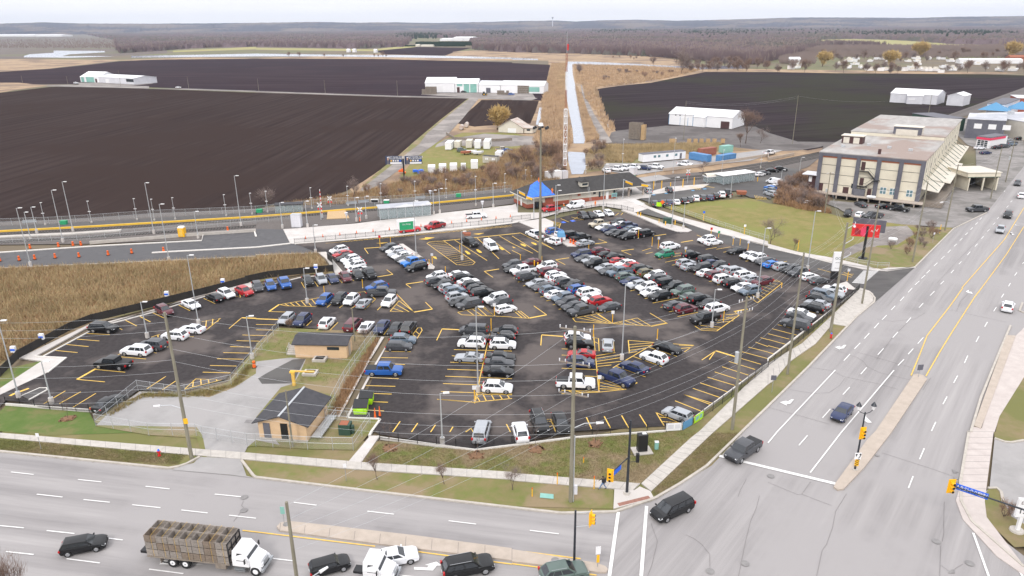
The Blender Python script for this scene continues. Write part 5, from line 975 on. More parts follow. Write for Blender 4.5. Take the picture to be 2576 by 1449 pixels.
# yard storage: white boxes, campers
Wd=lambda X,Y:(('D',1046.5+X*.2211,348.8+Y*.2211))
for i,(X,Y,lab) in enumerate(((180,392,'white storage box, first from the billboard'),(305,378,'white storage box, second from the billboard'),(428,370,'white storage box with grey front, third from the billboard'),(665,330,'tall white storage box right of the small round-door box'))):
    boxy('storage_box',lab,'container',*Wd(X,Y),Wd(X+3,Y-40)[1:],(5.4,2.5,2.5),'tin_white','white','white storage boxes in the grassy yard')
boxy('storage_box','smallest white box with round dark door in the yard','container',*Wd(540,345),Wd(542,320)[1:],(2.2,1.7,1.9),'tin_white','white')
for X,Y,n,d,m_,l,r in ((385,110,(440,60),(8,2.6,2.8),'tin_white','white container, leftmost behind the yard','white'),(480,95,(530,50),(6,2.5,2.5),'off_white','cream container in the middle behind the yard','off_white'),(610,95,(650,40),(6,2.5,3.0),'off_white','tall cream container left of the camper','off_white')): boxy('container',l,'container',*Wd(X,Y),Wd(*n)[1:],d,m_,r)
for X,Y,n,d,l in ((705,100,(735,30),(7,2.5,2.9),'white camper trailer with rounded dark nose'),(815,100,(870,10),(9,2.6,3.2),'long white camper trailer, the biggest in the yard'),(950,215,(1000,180),(5.5,2.3,2.4),'small white camper beside the cabin on wheels')):
    t=boxy('camper_trailer',l,'camper',*Wd(X,Y),Wd(*n)[1:],d,'white','tin_white'); panel(t,'window','window_dark',-1,1,1.4,2.1,-d[1]/2-.06)
t=boxy('cabin_trailer','tan cabin on wheels with solar roof at the brush edge','cabin',*Wd(855,275),Wd(925,280)[1:],(6,2.5,2.6),'station_wall','shingle')
for s in (-1.6,-.9,1.2,1.9): panel(t,'window','white',s-.28,s+.28,1.3,2.1,-1.33)
for X,Y,k,c,l in ((520,130,'u','q','old green off-roader beside the blue tank in the yard'),(985,155,'s','s','grey sedan in the scrap row of the yard'),(1040,130,'s','b','blue car in the scrap row of the yard'),(980,125,'p','t','tan pickup in the scrap row of the yard')):
    p=g(*Wd(X,Y),.6); place(k,c,p,.25,l,'old vehicles in the farm yard')
for X,Y,l,m_ in ((560,178,'red farm implement beside the boat in the yard','rust'),(625,170,'small white boat on the yard grass','white'),(705,180,'grey covered utility trailer in the yard','tin')):
    p=g(*Wd(X,Y)); t=thing('yard_trailer' if m_!='white' else 'boat',l,'boat' if m_=='white' else 'trailer',p,.1); q=MB(); q.add([(-1.9,-.9,.5),(1.2,-.9,.5),(2.3,0,.7),(1.2,.9,.5),(-1.9,.9,.5),(-1.9,-.9,1.3),(1.2,-1,1.35),(2.6,0,1.5),(1.2,1,1.35),(-1.9,.9,1.3)],[(4,3,2,1,0),(5,6,7,8,9),(0,1,6,5),(1,2,7,6),(2,3,8,7),(3,4,9,8),(4,0,5,9)]); q.build('hull',m_,t); q=MB(); q.cyl((-.3,-.8,.35),(-.3,.8,.35),.33,.33,10); q.build('wheel','tyre',t)
p=g(*Wd(30,385)); q=MB(); random.seed(3)
for i in range(9): q.box((random.uniform(-2.5,2),random.uniform(-1,1),random.uniform(.2,.9)),(1.2,.9,.6),rz=random.random())
o=q.build('tarp_heap','tarp'); o.location=p; tag(o,'blue and black tarp-covered heap below the billboard','tarp heap')
p=g('11',1468,290); q=MB()
for i in range(5): q.box((random.uniform(-1.4,1.4),random.uniform(-.8,.8),.3+.2*i),(.9,.8,.5),rz=random.random())
o=q.build('scrap_heap','orange'); o.location=p; tag(o,'orange and red scrap heap left of the billboard post','scrap')
# crate stacks at farm
def crates(lab,t,x0,y0,x1,y1,nx,nz,ny,sz=1.3,m_='wood',grp='stacked farm crates'):
    o_,r_,l_=FR(Vector((*g(t,x0,y0).xy,0)),Vector((*g(t,x1,y1).xy,0))); w_=l_/nx
    proto=None
    for i in range(nx):
        for j in range(nz):
            for k in range(ny):
                if random.random()<.06 and j==nz-1: continue
                if proto is None: proto=crate_mb(w_*.96,w_*.96,sz*.95).build('farm_crate',m_); o=proto
                else: o=proto.copy(); C.objects.link(o)
                o.location=(*loc(o_,r_,(i+.5)*w_,(k+.5)*w_).xy,j*sz); o.rotation_euler=(0,0,r_+random.uniform(-.03,.03)); tag(o,lab,'crate',grp+' '+lab.split()[-1])
crates('weathered crate in the tall stack between track and steel shed','20',1170,1395,1290,1405,4,6,2,1.25,'wood')
crates('new pale wooden crate column on the tall stack side','20',1292,1408,1330,1410,1,5,2,1.35,'wood_new')
crates('weathered crate stacked against the teal-door shed row','20',55,938,170,940,4,4,1,1.5,'wood')
crates('weathered crate stacked at the left shed corner','10',1668,948,1815,948,4,3,1,1.9,'wood')
crates('crate on the trailer parked before the long shed','10',2425,950,2540,952,5,2,1,1.5,'wood')
for i,x in enumerate((1600,1632,1780,1845,1905,1970,2035,2120)):
    p=g('20',x,1440-abs(i-4)*0); q=crate_mb(1.5,1.3,1.9); o=q.build('pale_crate','wood_new'); o.location=p; tag(o,'pale new wooden crate in the line before the steel shed','crate','pale crates lined up before the steel shed')
# tractors
def tractor(t,x,y,lab,c='green_dark',rz=.3):
    p=g(t,x,y); T=thing('tractor',lab,'tractor',p,rz)
    q=MB(); q.box((.9,0,1.1),(1.9,.8,.8)); q.box((-.5,0,1.2),(1.3,1.1,.6)); q.build('body',c,T)
    q=MB(); q.box((-.55,0,2.1),(1.3,1.3,1.2),tap=.85); q.build('cab','glass',T); q=MB(); q.box((-.55,0,2.75),(1.4,1.4,.12)); q.build('roof',c,T)
    for xx,r in ((-.7,.85),(1.4,.55)):
        for s in (-1,1):
            q=MB(); q.cyl((xx,s*.95-.2,r),(xx,s*.95+.2,r),r,r,14); w_=q.build('wheel','tyre',T); q=MB(); q.cyl((xx,s*1.16,r),(xx,s*1.19,r),r*.55,r*.5,10); q.build('rim','yellow',w_)
tractor('10',1890,925,'green tractor beside the left shed door'); tractor('10',2300,960,'green tractor on the track before the shed row'); tractor('20',35,935,'green tractor beside the crates at the shed row','green_dark',2.)
place('s','k',g('10',2090,922,.6),0,'dark car before the teal-door shed','farm vehicles'); place('U','b',g('10',2570,945,.8),0,'blue van beside the crate trailer','farm vehicles'); place('s','w',g('00',1795,878,.6),.1,'white car on the track between the big dark fields','farm vehicles')
place('u','w',g('00',765,835,.6),.1,'white vehicle at the left end of the far left shed','farm vehicles')
# --- far right shops
def blk(nm,lab,t,a,b,H,dep,wm,rm,cat='shop'):
    pa,pb=G(D(*a),H),G(D(*b),H); o_=Vector((pa.x,pa.y,0)); r_=dirang(pa,pb); l_=(pb-pa).length; T=thing(nm,lab,cat,o_,r_)
    q=MB(); q.prism([(0,0),(l_,0),(l_,dep),(0,dep)],0,H-.15); q.build('wall',wm,T); q=MB(); q.prism([(-.2,-.2),(l_+.2,-.2),(l_+.2,dep+.2),(-.2,dep+.2)],H-.15,H+.1); q.build('roof',rm,T); return T,l_
T_,l_=blk('garage_shop','white garage shop with red band and glass door','30',('30',2110,1370),('30',2240,1385),4.6,14,'white','roof_grey'); 
q=MB(); q.box((l_/2,-.12,3.9),(l_+.4,.2,.9)); q.box((l_+.12,6,3.9),(.2,12,.9)); q.build('red_band','pink',T_)
for i in range(4):
    for j in range(3): panel(T_,'window','window_dark',.5+j*1.4,1.6+j*1.4,.3+i*.75,.85+i*.75,-.06)
T_,l_=blk('shop_block','dark brick shop block with three white windows','30',('30',2010,1195),('30',2400,1215),8.5,26,'pilaster','membrane')
for i in range(3): panel(T_,'window','white',3+i*5.5,6+i*5.5,4.4,6.6,-.08)
blk('shop_block','low green-edged shop beside the tracks','30',('30',1770,1195),('30',1990,1190),6.0,24,'green_dark','roof_grey')
T_,l_=blk('shopping_hall','long grey roofed hall behind the dark shop block','30',('30',2050,1140),('30',2800,1260),8.0,70,'off_white','membrane')
q=MB(); 
for i in range(5): q.box((8+i*9,14+(i*13)%30,8.9),(2,2,1.6))
q.build('roof_unit','galv',T_)
T_,l_=blk('corner_shop','white shop with two bright blue pitched roofs','30',('30',2210,1040),('30',2390,1050),8.5,40,'tin','roof_grey')
for x,y in ((l_*.5,-2.5),(l_+5,12)):
    q=MB(); q.add([(x-7,y-4,5.5),(x+7,y-4,5.5),(x+7,y+6,5.5),(x-7,y+6,5.5),(x,y+1,9.5)],[(0,1,4),(1,2,4),(2,3,4),(3,0,4),(3,2,1,0)]); q.build('blue_roof','light_blue',T_)
blk('brick_shop','red brick building at the far right edge','30',('30',2510,985),('30',2700,990),9,20,'brick','tin')
# --- far things: greenhouses and marina
def far_box(nm,lab,cat,t,x0,x1,y,h,m_,dep=12,grp=None,rh=None):
    o_,r_,l_=FR(Vector((*g(t,x0,y).xy,0)),Vector((*g(t,x1,y).xy,0))); T=thing(nm,lab,cat,o_,r_,grp)
    gable(T,l_,dep,h*.7,h,'x',m_,m_,.2,.1); return T
for i,(x0,x1) in enumerate(((1850,1975),(1980,2085),(2090,2170),(2175,2290))): far_box('greenhouse',['white greenhouse, left end of the far glasshouse row','white greenhouse, second in the far glasshouse row','white greenhouse, third in the far glasshouse row','white greenhouse, right end of the far glasshouse row'][i],'greenhouse','10',x0,x1,412,14 if i in(1,2) else 9,'white',60)
far_box('greenhouse','long white greenhouse at the far left edge','greenhouse','00',-200,350,368,16,'white',80); far_box('greenhouse','white greenhouse beside the long one, far left','greenhouse','00',365,620,368,15,'white',80)
far_box('greenhouse','thin white glasshouse strip near the left horizon','greenhouse','00',-100,700,283,20,'white',60); far_box('factory','white plant on the far central horizon','factory','10',860,970,266,26,'white',80); far_box('factory','white plant right of the other on the horizon','factory','10',1020,1165,266,20,'white',80)
far_box('barn','white crates shed in the far hedge, left','shed','10',1605,1645,470,6,'off_white',10); far_box('barn','long low cream shed in the far hedge','shed','10',1660,1780,470,5,'off_white',10)
for i,(x,y) in enumerate(((925,527),(985,527),(1198,530))): far_box('farm_hut',['small white hut, left of three by the far river','white hut with green top, middle by the far river','white hut, rightmost by the far river'][i],'hut','10',x-14,x+14,y,7,'white',8)
far_box('marina_shed','long white roofed marina shed by the yellow trees','shed','30',1930,2560,640,6,'white',14); far_box('marina_shed','red roofed strip building at the far right edge','shed','30',2430,2600,612,7,'rust',14); far_box('house','white house half hidden behind bare trees, marina left','house','30',215,325,640,8,'white',14)
mp={}
random.seed(11); nb=0
for x,y,k in [(random.uniform(700,2500),random.choice([600,625,655,690,712,718]),random.choice('bbbt')) for _ in range(64)]+[(300,690,'b'),(330,660,'b'),(290,640,'b'),(230,700,'t'),(1020,715,'b'),(1740,735,'t')]:
    p=g('30',x,y); 
    if k not in mp:
        T=thing('moored_boat' if k=='b' else 'boat_trailer',None,None); q=MB()
        if k=='b': q.add([(-4,-1.5,.3),(2,-1.5,.3),(5,0,1),(2,1.5,.3),(-4,1.5,.3),(-4,-1.7,2),(2,-1.7,2.1),(5.6,0,2.5),(2,1.7,2.1),(-4,1.7,2)],[(4,3,2,1,0),(5,6,7,8,9),(0,1,6,5),(1,2,7,6),(2,3,8,7),(3,4,9,8),(4,0,5,9)]); q.build('hull','white',T); q=MB(); q.box((-1,0,2.8),(4,2.4,1.5),tap=.8); q.build('cabin','off_white',T)
        else: q.box((0,0,1.6),(6,2.4,2.6)); q.build('body','white',T); q=MB(); q.box((0,0,3),(6.2,2.6,.2)); q.build('roof','tin',T)
        mp[k]=T; T.location=p; T.rotation_euler=(0,0,random.random()*3)
    else: T=dup(mp[k],(p.x,p.y,0),random.random()*3)
    s=random.uniform(.8,1.3); T.scale=(s,s,s*1.1); tag(T,'small white boat laid up in the far marina yard' if k=='b' else 'white trailer parked in the far marina yard','boat' if k=='b' else 'trailer','boats in the marina yard' if k=='b' else 'trailers in the marina yard')
# ================================================================= POLES, FENCES, SIGNS
def lamp(b,top,phrase,kind='lot',nm='lamp_post'):
    p=g(*b); Hh=max(hgt(p,D(*top)[1]),3.0); T=thing(nm,phrase,'lamp post',p,random.uniform(-.2,.2),{'lot':'tall lot lamp posts','plat':'short platform lamp posts'}[kind])
    if kind=='lot':
        q=MB(); q.cyl((0,0,-.1),(0,0,.95),.32,.32,12); q.build('base','concrete_new',T)
        q=MB(); q.cyl((0,0,.95),(0,0,Hh),.11,.065,8); q.cyl((0,0,.95),(0,0,1.0),.2,.2,8); q.build('pole','galv',T)
        q=MB(); q.cyl((0,0,Hh-.05),(.5,0,Hh+.02),.04,.04,5); q.build('bracket','galv',T)
        q=MB(); q.box((.75,0,Hh+.03),(.75,.36,.12)); q.build('lamp_head','white',T)
    else:
        q=MB(); q.cyl((0,0,.0),(0,0,.75),.24,.24,10); q.build('base','concrete',T)
        q=MB(); q.cyl((0,0,.75),(0,0,Hh),.075,.055,7); q.build('pole','galv',T)
        q=MB(); q.box((.15,0,Hh),(.5,.28,.12)); q.build('lamp_head','white',T)
        q=MB(); q.box((0,0,Hh*.55),(.75,.1,.16)); q.build('sign_plate','white',T)
    return T
LL=[(('01',308,1225),('01',185,645),'grey lamp post leftmost on the brush side of the bus loop'),(('01',635,985),('01',525,465),'tall lamp post, left of the two with long arms by the tracks'),(('01',735,875),('01',628,380),'tall lamp post, right of the two with long arms by the tracks'),
(('01',1550,900),('01',1475,390),'tall lamp post between orange cones and yellow kiosk'),(('01',1703,1175),('01',1607,605),'lamp post on the brush edge below the yellow kiosk'),(('01',2427,820),('01',2370,320),'tall lamp post at the right end of the bus loop'),(('01',1995,945),('01',1955,680),'lamp post right of the yellow kiosk'),
(('01',372,895),('01',315,635),'lamp post behind the tall left pair on the track platform'),(('01',308,955),('01',248,685),'lamp post on a block left of the tall pair'),(('11',268,845),('11',240,590),'lamp post at the left tip of the white forecourt'),(('11',520,835),('11',500,575),'lamp post behind the grey control cabinet'),
(('11',1013,775),('11',998,540),'lamp post left of the crossbuck near the platform shelter'),(('11',1112,750),('11',1098,525),'lamp post touching the left end of the platform shelter'),(('11',1790,710),('11',1780,465),'lamp post at the right end of the platform shelter'),(('11',1850,695),('11',1842,450),'lamp post just right of the platform shelter'),
(('11',2388,635),('11',2388,395),'lamp post between white pickup and station'),(('11',601,1095),('11',575,815),'lamp post at the corner of brush and white concrete'),(('11',1613,1130),('11',1582,575),'tall lamp post on the pointed concrete island'),(('11',2075,1165),('11',2065,880),'lamp post in the large striped yellow oval'),
(('21',918,655),('21',935,205),'tall lamp post behind the curved station fence'),(('21',435,915),('21',440,415),'tall lamp post on the island by the blue-covered trailer'),(('21',455,705),('21',458,470),'lamp post on the walkway below the red work truck'),(('21',1607,845),('21',1640,335),'tall lamp post on the driveway island beside the green cabinet'),
(('21',1722,855),('21',1742,590),'lamp post at the rounded tip of the driveway island'),(('21',2198,535),('21',2215,310),'lamp post at the right end of the row above the lawn'),(('31',310,330),('31',320,135),'lamp post right of the dark car trio'),(('31',120,450),('31',135,260),'lamp post beside the white van at the bend'),
(('31',395,1265),('31',470,675),'tall lamp post on the driveway edge left of the white pylon'),(('02',190,1100),('02',0,330),'tall lamp post at the bottom left corner of the lot'),(('02',2000,365),('01',1890,1120),'tall lamp post by the small yellow triangle, left lot'),(('02',1485,500),('02',1425,140),'lamp post behind the middle row of the left lot'),
(('02',2540,710),('02',2485,285),'lamp post on the chain fence near the compound'),(('02',522,1160),('02',430,740),'lamp post at the fence among the bottom left stalls'),(('12',517,150),('11',490,1250),'lamp post on the left of the short hatched row'),(('12',2235,1045),('12',2215,190),'tall lamp post at the foot of the central yellow spine'),
(('13',1877,120),('12',1865,1060),'lamp post at the front fence left of the silver minivan'),(('22',1105,720),('21',1128,1405),'tall lamp post in the large hatched triangle'),(('22',2010,392),('22',2043,15),'lamp post beside the black pickup, third bank end'),(('22',2470,95),('21',2536,850),'tall lamp post at the end of the fourth bank'),
(('31',-45,850),('31',-30,350),'slim tall lamp post behind the right driveway row')]
for b,t_,l in LL[:-1]: lamp(b,t_,l)
PLm=[(('01',460,825),('01',405,590)),(('01',925,805),('01',873,575)),(('01',1383,775),('01',1340,550)),(('01',1557,780),('01',1522,555)),(('01',1767,770),('01',1733,540)),(('01',2280,735),('01',2250,510)),(('01',2540,718),('01',2510,495)),(('11',120,698),('11',93,475)),(('11',565,662),('11',547,440)),(('11',930,632),('11',912,425)),(('11',1263,607),('11',1250,400)),(('11',1605,590),('11',1600,375)),(('11',1916,556),('11',1915,355)),(('11',2213,625),('11',2213,325)),(('11',2505,498),('11',2505,300)),(('21',135,385),('21',135,260)),(('21',198,372),('21',200,275)),(('21',480,340),('21',482,245)),(('21',740,300),('21',743,220)),(('21',2500,245),('21',2515,80)),(('21',1437,425),('21',1445,240)),(('21',1108,272),('20',1115,1400)),(('21',1620,295),('20',1640,1390)),(('21',2108,300),('21',2115,60))]
for i,(b,t_) in enumerate(PLm): lamp(b,t_,f"short platform lamp, {['1st','2nd','3rd','4th','5th','6th','7th','8th','9th','10th','11th','12th','13th','14th','15th','16th','17th','18th','19th','20th','21st','22nd','23rd','24th'][i]} along the tracks from the left",'plat')
# utility poles
UP={}
def upole(key,b,top,lab,arms=(),light=None,r=.17,extra=None,Hh=None):
    p=g(*b); Hh=Hh or hgt(p,D(*top)[1]); T=thing('utility_pole',lab,'utility pole',p,0,'wooden utility poles'); UP[key]=(p,Hh)
    q=MB(); q.cyl((0,0,-.2),(0,0,Hh),r,r*.62,9); q.build('pole','wood_pole',T)
    for (z,an,L_,kind) in arms:
        ca,sa=math.cos(an),math.sin(an)
        q=MB()
        if kind=='x': q.box((0,0,Hh-z),(L_,.12,.14),rz=an)
        else: q.cyl((0,0,Hh-z-.7),(ca*L_,sa*L_,Hh-z),.07,.05,6)
        q.build('crossarm','wood' if kind=='x' else 'galv',T)
        for s in ((-1,-.6,.6,1) if kind=='x' else (1,)):
            q=MB(); q.cyl((ca*L_*s/(2 if kind=='x' else 1),sa*L_*s/(2 if kind=='x' else 1),Hh-z),(ca*L_*s/(2 if kind=='x' else 1),sa*L_*s/(2 if kind=='x' else 1),Hh-z+.35),.05,.07,6); q.build('insulator','white_metal',T)
    if light:
        z,an,L_=light; ca,sa=math.cos(an),math.sin(an); q=MB(); q.path([(0,0,z),(ca*L_*.5,sa*L_*.5,z+.5),(ca*L_,sa*L_,z+.45)],.05); q.build('light_arm','galv',T); q=MB(); q.cyl((ca*L_,sa*L_,z+.42),(ca*(L_+.8),sa*(L_+.8),z+.38),.16,.1,8); q.build('lamp_head','white',T)
    if extra: extra(T,Hh)
    return T
def tank(T,Hh): q=MB(); q.cyl((-.42,0,Hh*.52),(-.42,0,Hh*.60),.26,.26,10); q.build('transformer_can','galv',T)
def obox(T,Hh): q=MB(); q.box((.2,-.2,5.4),(.5,.1,.7)); q.build('warning_sign','yellow',T)
def cabl(T,Hh): q=MB(); q.cyl((.26,-.1,0),(.26,-.1,8.5),.06); q.build('conduit','galv',T); q=MB(); q.box((.5,-.1,1.6),(.35,.3,1.1)); q.build('meter_box','tin',T)
upole('L0',('D',-330,1110),('D',-330,700),'utility pole beyond the left edge',Hh=18)
upole('P1',('03',1930,268),('02',1715,245),'tall pole by the compound driveway with orange sign and white street light',light=(7.0,math.pi,2.6),extra=obox,r=.24)
upole('P0',('D',772,1640),('13',360,705),'nearest wooden pole with white street light at the bottom edge',light=(6.5,.9,2.2),r=.2)
upole('PC',('23',592,695),('22',610,385),'tallest pole at the intersection with three pale crossarms and street light',arms=((.4,2.75,3.2,'x'),(4.2,2.75,3.2,'x'),(7.8,2.75,3.2,'x')),light=(9.3,.15,2.6),r=.26,extra=cabl)
upole('R1',('22',2215,1418),('22',2350,90),'pole by the roadside fence with transformer can and orange sign',arms=((.5,.5,2.4,'x'),(2.0,.5,2.4,'x')),r=.22,extra=tank)
upole('R2',('32',195,862),('31',345,1090),'pole on the grass verge by the upper right-turn arrow',r=.2)
upole('R3',('32',630,432),('31',815,790),'pole beside the hydrant with three pale davit arms',arms=((.4,.3,1.6,'d'),(3.0,.3,1.6,'d'),(5.6,.3,1.6,'d')),r=.26)
upole('R4',('32',945,158),('31',1105,610),'pole beside the zebra crossing in front of the red billboard',r=.19)
upole('R5',('31',1455,1182),('31',1575,375),'pole on the verge right of the red billboard',r=.19)
upole('R6',('31',1780,867),('31',1900,205),'pole at the warehouse yard corner beside the grey box',light=(7,3.3,2.2),arms=((.3,.4,2.0,'x'),),r=.19)
upole('R7',('31',2240,548),('31',2365,40),'leaning grey pole in front of the loading shed',r=.18)
upole('R8',('31',2390,382),('30',2490,1400),'farthest tall pole on the road side beyond the loading shed',r=.18,extra=tank)
upole('W1',('31',570,692),('31',620,285),'thin pole with transformer before the warehouse facade',arms=((.4,.2,2,'x'),),extra=tank,r=.15)
for k,b,t_,l in (('F1',('00',1900,890),('00',1885,770),'small pole on the cross track beside the white car'),('F2',('10',28,915),('10',15,790),'pole on the cross track, second from the white car'),('F3',('10',697,936),('10',685,805),'pole on the cross track, third from the white car'),('F4',('10',1425,962),('10',1410,810),'pole with white box left of the shed row'),
 ('F5',('20',1725,1405),('20',1750,1015),'pole in front of the steel shed roof'),('F6',('30',245,1445),('30',290,960),'pale pole in the right field above the tracks'),('F7',('30',1605,1195),('30',1650,950),'pole behind the warehouse roof before the grey shed'),('F8',('00',230,840),('00',212,760),'far left small pole by the reeds'),('F9',('00',683,842),('00',670,765),'small pole left of the far left shed'),('F10',('00',1218,870),('00',1208,705),'pole in front of the far left long shed'),('F11',('12',995,535),('12',980,200),'thin pole behind the flat roofed building'),('F12',('13',370,150),('12',330,1030),'thin bare pole in front of the pump house')): upole(k,b,t_,l,r=.14)
def wires(a,b,za,zb,offs_=((0,0),),sag=1.2,grp='overhead power lines',lab='thin pale overhead cables between the roadside poles',rad=.010):
    (pa,ha),(pb,hb)=UP[a],UP[b]; q=None
    for z0,z1 in zip(za,zb):
        q=MB(); A_=Vector((pa.x,pa.y,ha-z0)); B_=Vector((pb.x,pb.y,hb-z1)); L_=(B_-A_).length; s=sag*min(L_/45,1.5); pts=[]
        for i in range(11): u=i/10; p=A_.lerp(B_,u); p.z-=s*4*u*(1-u); pts.append(p)
        q.path(pts,rad,4); o=q.build('overhead_cable','galv'); tag(o,lab,'cable',lab)
z6=(.2,2.2,4.2,7.2,8.6,9.4)
wires('L0','P1',(.2,1.2,2.2,6,7.5,9.5,11),(.2,1.2,2.2,6,7.5,9.5,11),lab='pale cable running from the compound pole to the left edge')
wires('P1','PC',(.3,2.5,4.6,6.2,9,10.5,12),(.4,4.2,6.0,7.8,10,11.5,12.5),sag=1.6,lab='pale cable strung between compound pole and intersection pole')
wires('PC','P0',(.4,4.2,7.8,10.5,11.5),(.3,1.6,2.6,3.6,4.6),lab='pale cable crossing the grass toward the bottom edge pole')
wires('PC','R1',(.4,4.2,7.8,10,11,12),(.5,2.0,3.5,7,8,9),lab='pale cable from intersection pole to the transformer pole')
wires('R1','R2',(.5,1,2.0,3.5,7,8),(.2,1,2,3.5,6.5,7.5),lab='pale cable from transformer pole to next roadside pole')
wires('R2','R3',(.2,1,2,3.5,6.5,7.5),(.3,1.5,3.0,5.6,8,9),lab='pale cable between second and third roadside poles'); wires('R3','R4',(.3,3,5.6,8,9),(.2,1.5,3,6,7),lab='pale cable between third and fourth roadside poles')
wires('R4','R5',(.2,1.5,3,6,7),(.2,1.5,3,6,7),lab='pale cable passing the red billboard'); wires('R5','R6',(.2,1.5,3,6,7),(.2,1.2,2.5,6,7),lab='pale cable across the warehouse yard corner'); wires('R6','R7',(.2,1.2,2.5,6),(.2,1.2,2.5,6),lab='pale cable in front of the loading shed'); wires('R7','R8',(.2,1.2,2.5),(.2,1.2,2.5),lab='pale cable beyond the loading shed')
wires('R3','W1',(1,2),(.5,1),lab='cable from roadside pole over the lawn to the warehouse'); wires('F5','F6',(.3,1),(.3,1),sag=2,lab='cable over the right dark field'); wires('F6','F7',(.3,),(.3,),sag=2,lab='cable over the right dark field beyond')
wires('PC','R3',(.6,4.4,8),(1,3.3,6),sag=2.2,lab='long pale cable from intersection pole over the parked cars')
# high mast and lattice tower
p=g('21',282,1200); Hm=hgt(p,D('20',293,1262)[1]); T=thing('high_mast','very tall brown steel light mast with ring of floodlights','light mast',p)
q=MB(); q.cyl((0,0,0),(0,0,Hm),.36,.16,10); q.build('mast','wood_pole',T); q=MB(); q.cyl((0,0,-.1),(0,0,.5),.7,.7,12); q.build('base','concrete',T); q=MB(); q.cyl((0,0,Hm-.1),(0,0,Hm+.5),.55,.4,12); q.build('lamp_ring','white',T)
for i in range(6):
    a=i*math.pi/3+.3; q=MB(); q.cyl((math.cos(a)*.3,math.sin(a)*.3,Hm-.2),(math.cos(a)*1.4,math.sin(a)*1.4,Hm-.4),.04,n=5); q.cyl((math.cos(a)*1.5,math.sin(a)*1.5,Hm-.7),(math.cos(a)*1.5,math.sin(a)*1.5,Hm-.2),.34,.24,8); q.build('floodlight','black_metal',T)
for i,(x,y) in enumerate(((225,1225),(260,1245),(298,1180))):
    b_=g('21',x,y); T=thing('bollard','yellow bollard guarding the tall mast foot, '+('left','front','right')[i],'bollard',b_); q=MB(); q.cyl((0,0,0),(0,0,1.2),.13,.13,10); q.build('post','yellow',T); q=MB(); q.cyl((0,0,1.2),(0,0,1.27),.13,.06,10); q.build('cap','yellow',T)
p=g('21',530,335); Ht=hgt(p,D('20',557,318)[1]); T=thing('lattice_mast','slender red and white lattice radio mast beside the canal','radio mast',p)
nS=28; zz=[Ht*.86*i/nS for i in range(nS+1)]
for sec in range(7):
    q=MB(); 
    for i in range(sec*4,sec*4+4):
        z0,z1=zz[i],zz[i+1]; 
        c=[( .35*math.cos(a),.35*math.sin(a)) for a in (.5,2.6,4.7)]
        for k in range(3):
            a,b_=c[k],c[(k+1)%3]; q.cyl((*a,z0),(*a,z1),.05,n=4); q.cyl((*a,z0),(*b_,z1),.03,n=3); q.cyl((*a,z1),(*b_,z1),.03,n=3)
    q.build('lattice_section','rust' if sec%2==0 else 'white',T)
q=MB(); q.cyl((0,0,Ht*.86),(0,0,Ht),.07,.04,6); q.build('whip_antenna','galv',T); q=MB(); q.cyl((.3,0,Ht*.88),(.3,0,Ht*.92),.3,.3,8); q.build('beacon','red',T)
z0=hgt(p,D('21',0,215)[1]); z1=hgt(p,D('20',0,1100)[1]); q=MB()
for i in range(9):
    z=z0+(z1-z0)*i/8; q.box((0,0,z),(1.25,1.0,.12)); 
    if i<8:
        for s in (-1,1): q.cyl((s*.6,-.45,z),(-s*.6 if 0 else s*.6,-.45,z+(z1-z0)/8),.06,n=4); q.cyl((s*.6,.45,z),(s*.6,.45,z+(z1-z0)/8),.06,n=4)
        q.cyl((-.6,-.45,z),(.6,-.45,z+(z1-z0)/8),.05,n=4); q.cyl((.6,-.45,z),(-.6,-.45,z+(z1-z0)/8),.05,n=4)
q.build('antenna_panel','white',T)
# fences
def fence(nm,lab,s,h,kind,sp=2.6,z0=0.,pts=None):
    P=pts or PL(s); T=thing(nm,lab,'fence',P[0]); o=P[0]; P=[p-o for p in P]; q=MB(); rl=MB(); posts=[]
    for a,b in zip(P,P[1:]):
        d=b-a; L_=d.length
        if L_<.05: continue
        n=max(1,round(L_/sp)); u=d/L_
        for i in range(n): posts.append(a+d*i/n)
        if kind=='black':
            m_=int(L_/.16)
            for i in range(m_): 
                c=a+d*(i+.5)/m_; q.box((c.x,c.y,z0+h/2),(.022,.022,h-.1))
        elif kind=='screen': q.add([(a.x,a.y,z0+.05),(b.x,b.y,z0+.05),(b.x,b.y,z0+h-.05),(a.x,a.y,z0+h-.05)],[(0,1,2,3)])
        else: q.add([(a.x,a.y,z0+.05),(b.x,b.y,z0+.05),(b.x,b.y,z0+h-.03),(a.x,a.y,z0+h-.03)],[(0,1,2,3)])
        r_=.022 if kind!='chain' else .022
        for z in ((z0+h-.08,z0+.15,z0+h-.28) if kind=='black' else (z0+h-.02,)+((z0+h*.5,) if kind=='chain' else ())): rl.cyl((a.x,a.y,z),(b.x,b.y,z),r_,n=4)
    posts.append(P[-1]); m1={'black':'black_metal','screen':'black_screen','chain':'fence_mesh'}[kind]; m2='galv' if kind=='chain' else 'black_metal'
    q.build('panel',m1,T); rl.build('rail',m2,T); pr=None
    for p in posts[:100]:
        if pr is None: b_=MB(); b_.cyl((0,0,z0-.1),(0,0,z0+h+.05),.04 if kind!='chain' else .035,n=6); pr=b_.build('post',m2,T); pr.location=p
        else: o_=pr.copy(); C.objects.link(o_); o_.parent=T; o_.location=p
    return T
fence('picket_fence','black picket fence along the front grass and front stalls','13:1245,70 2210,182 23:0,132 620,52 1540,-12',1.25,'black',2.4,.05)
fence('picket_fence','black picket fence rising along the roadside sidewalk','22:1540,1440 1820,1335 1920,1310 2300,1030 2576,800 32:0,790 250,600 500,390 760,160 915,20',1.25,'black',2.4,.05)
fence('picket_fence','black picket fence below the box truck on white concrete','11:388,1000 1400,908 1620,880 1900,850 2576,785 21:0,770 185,750',1.25,'black',2.4)
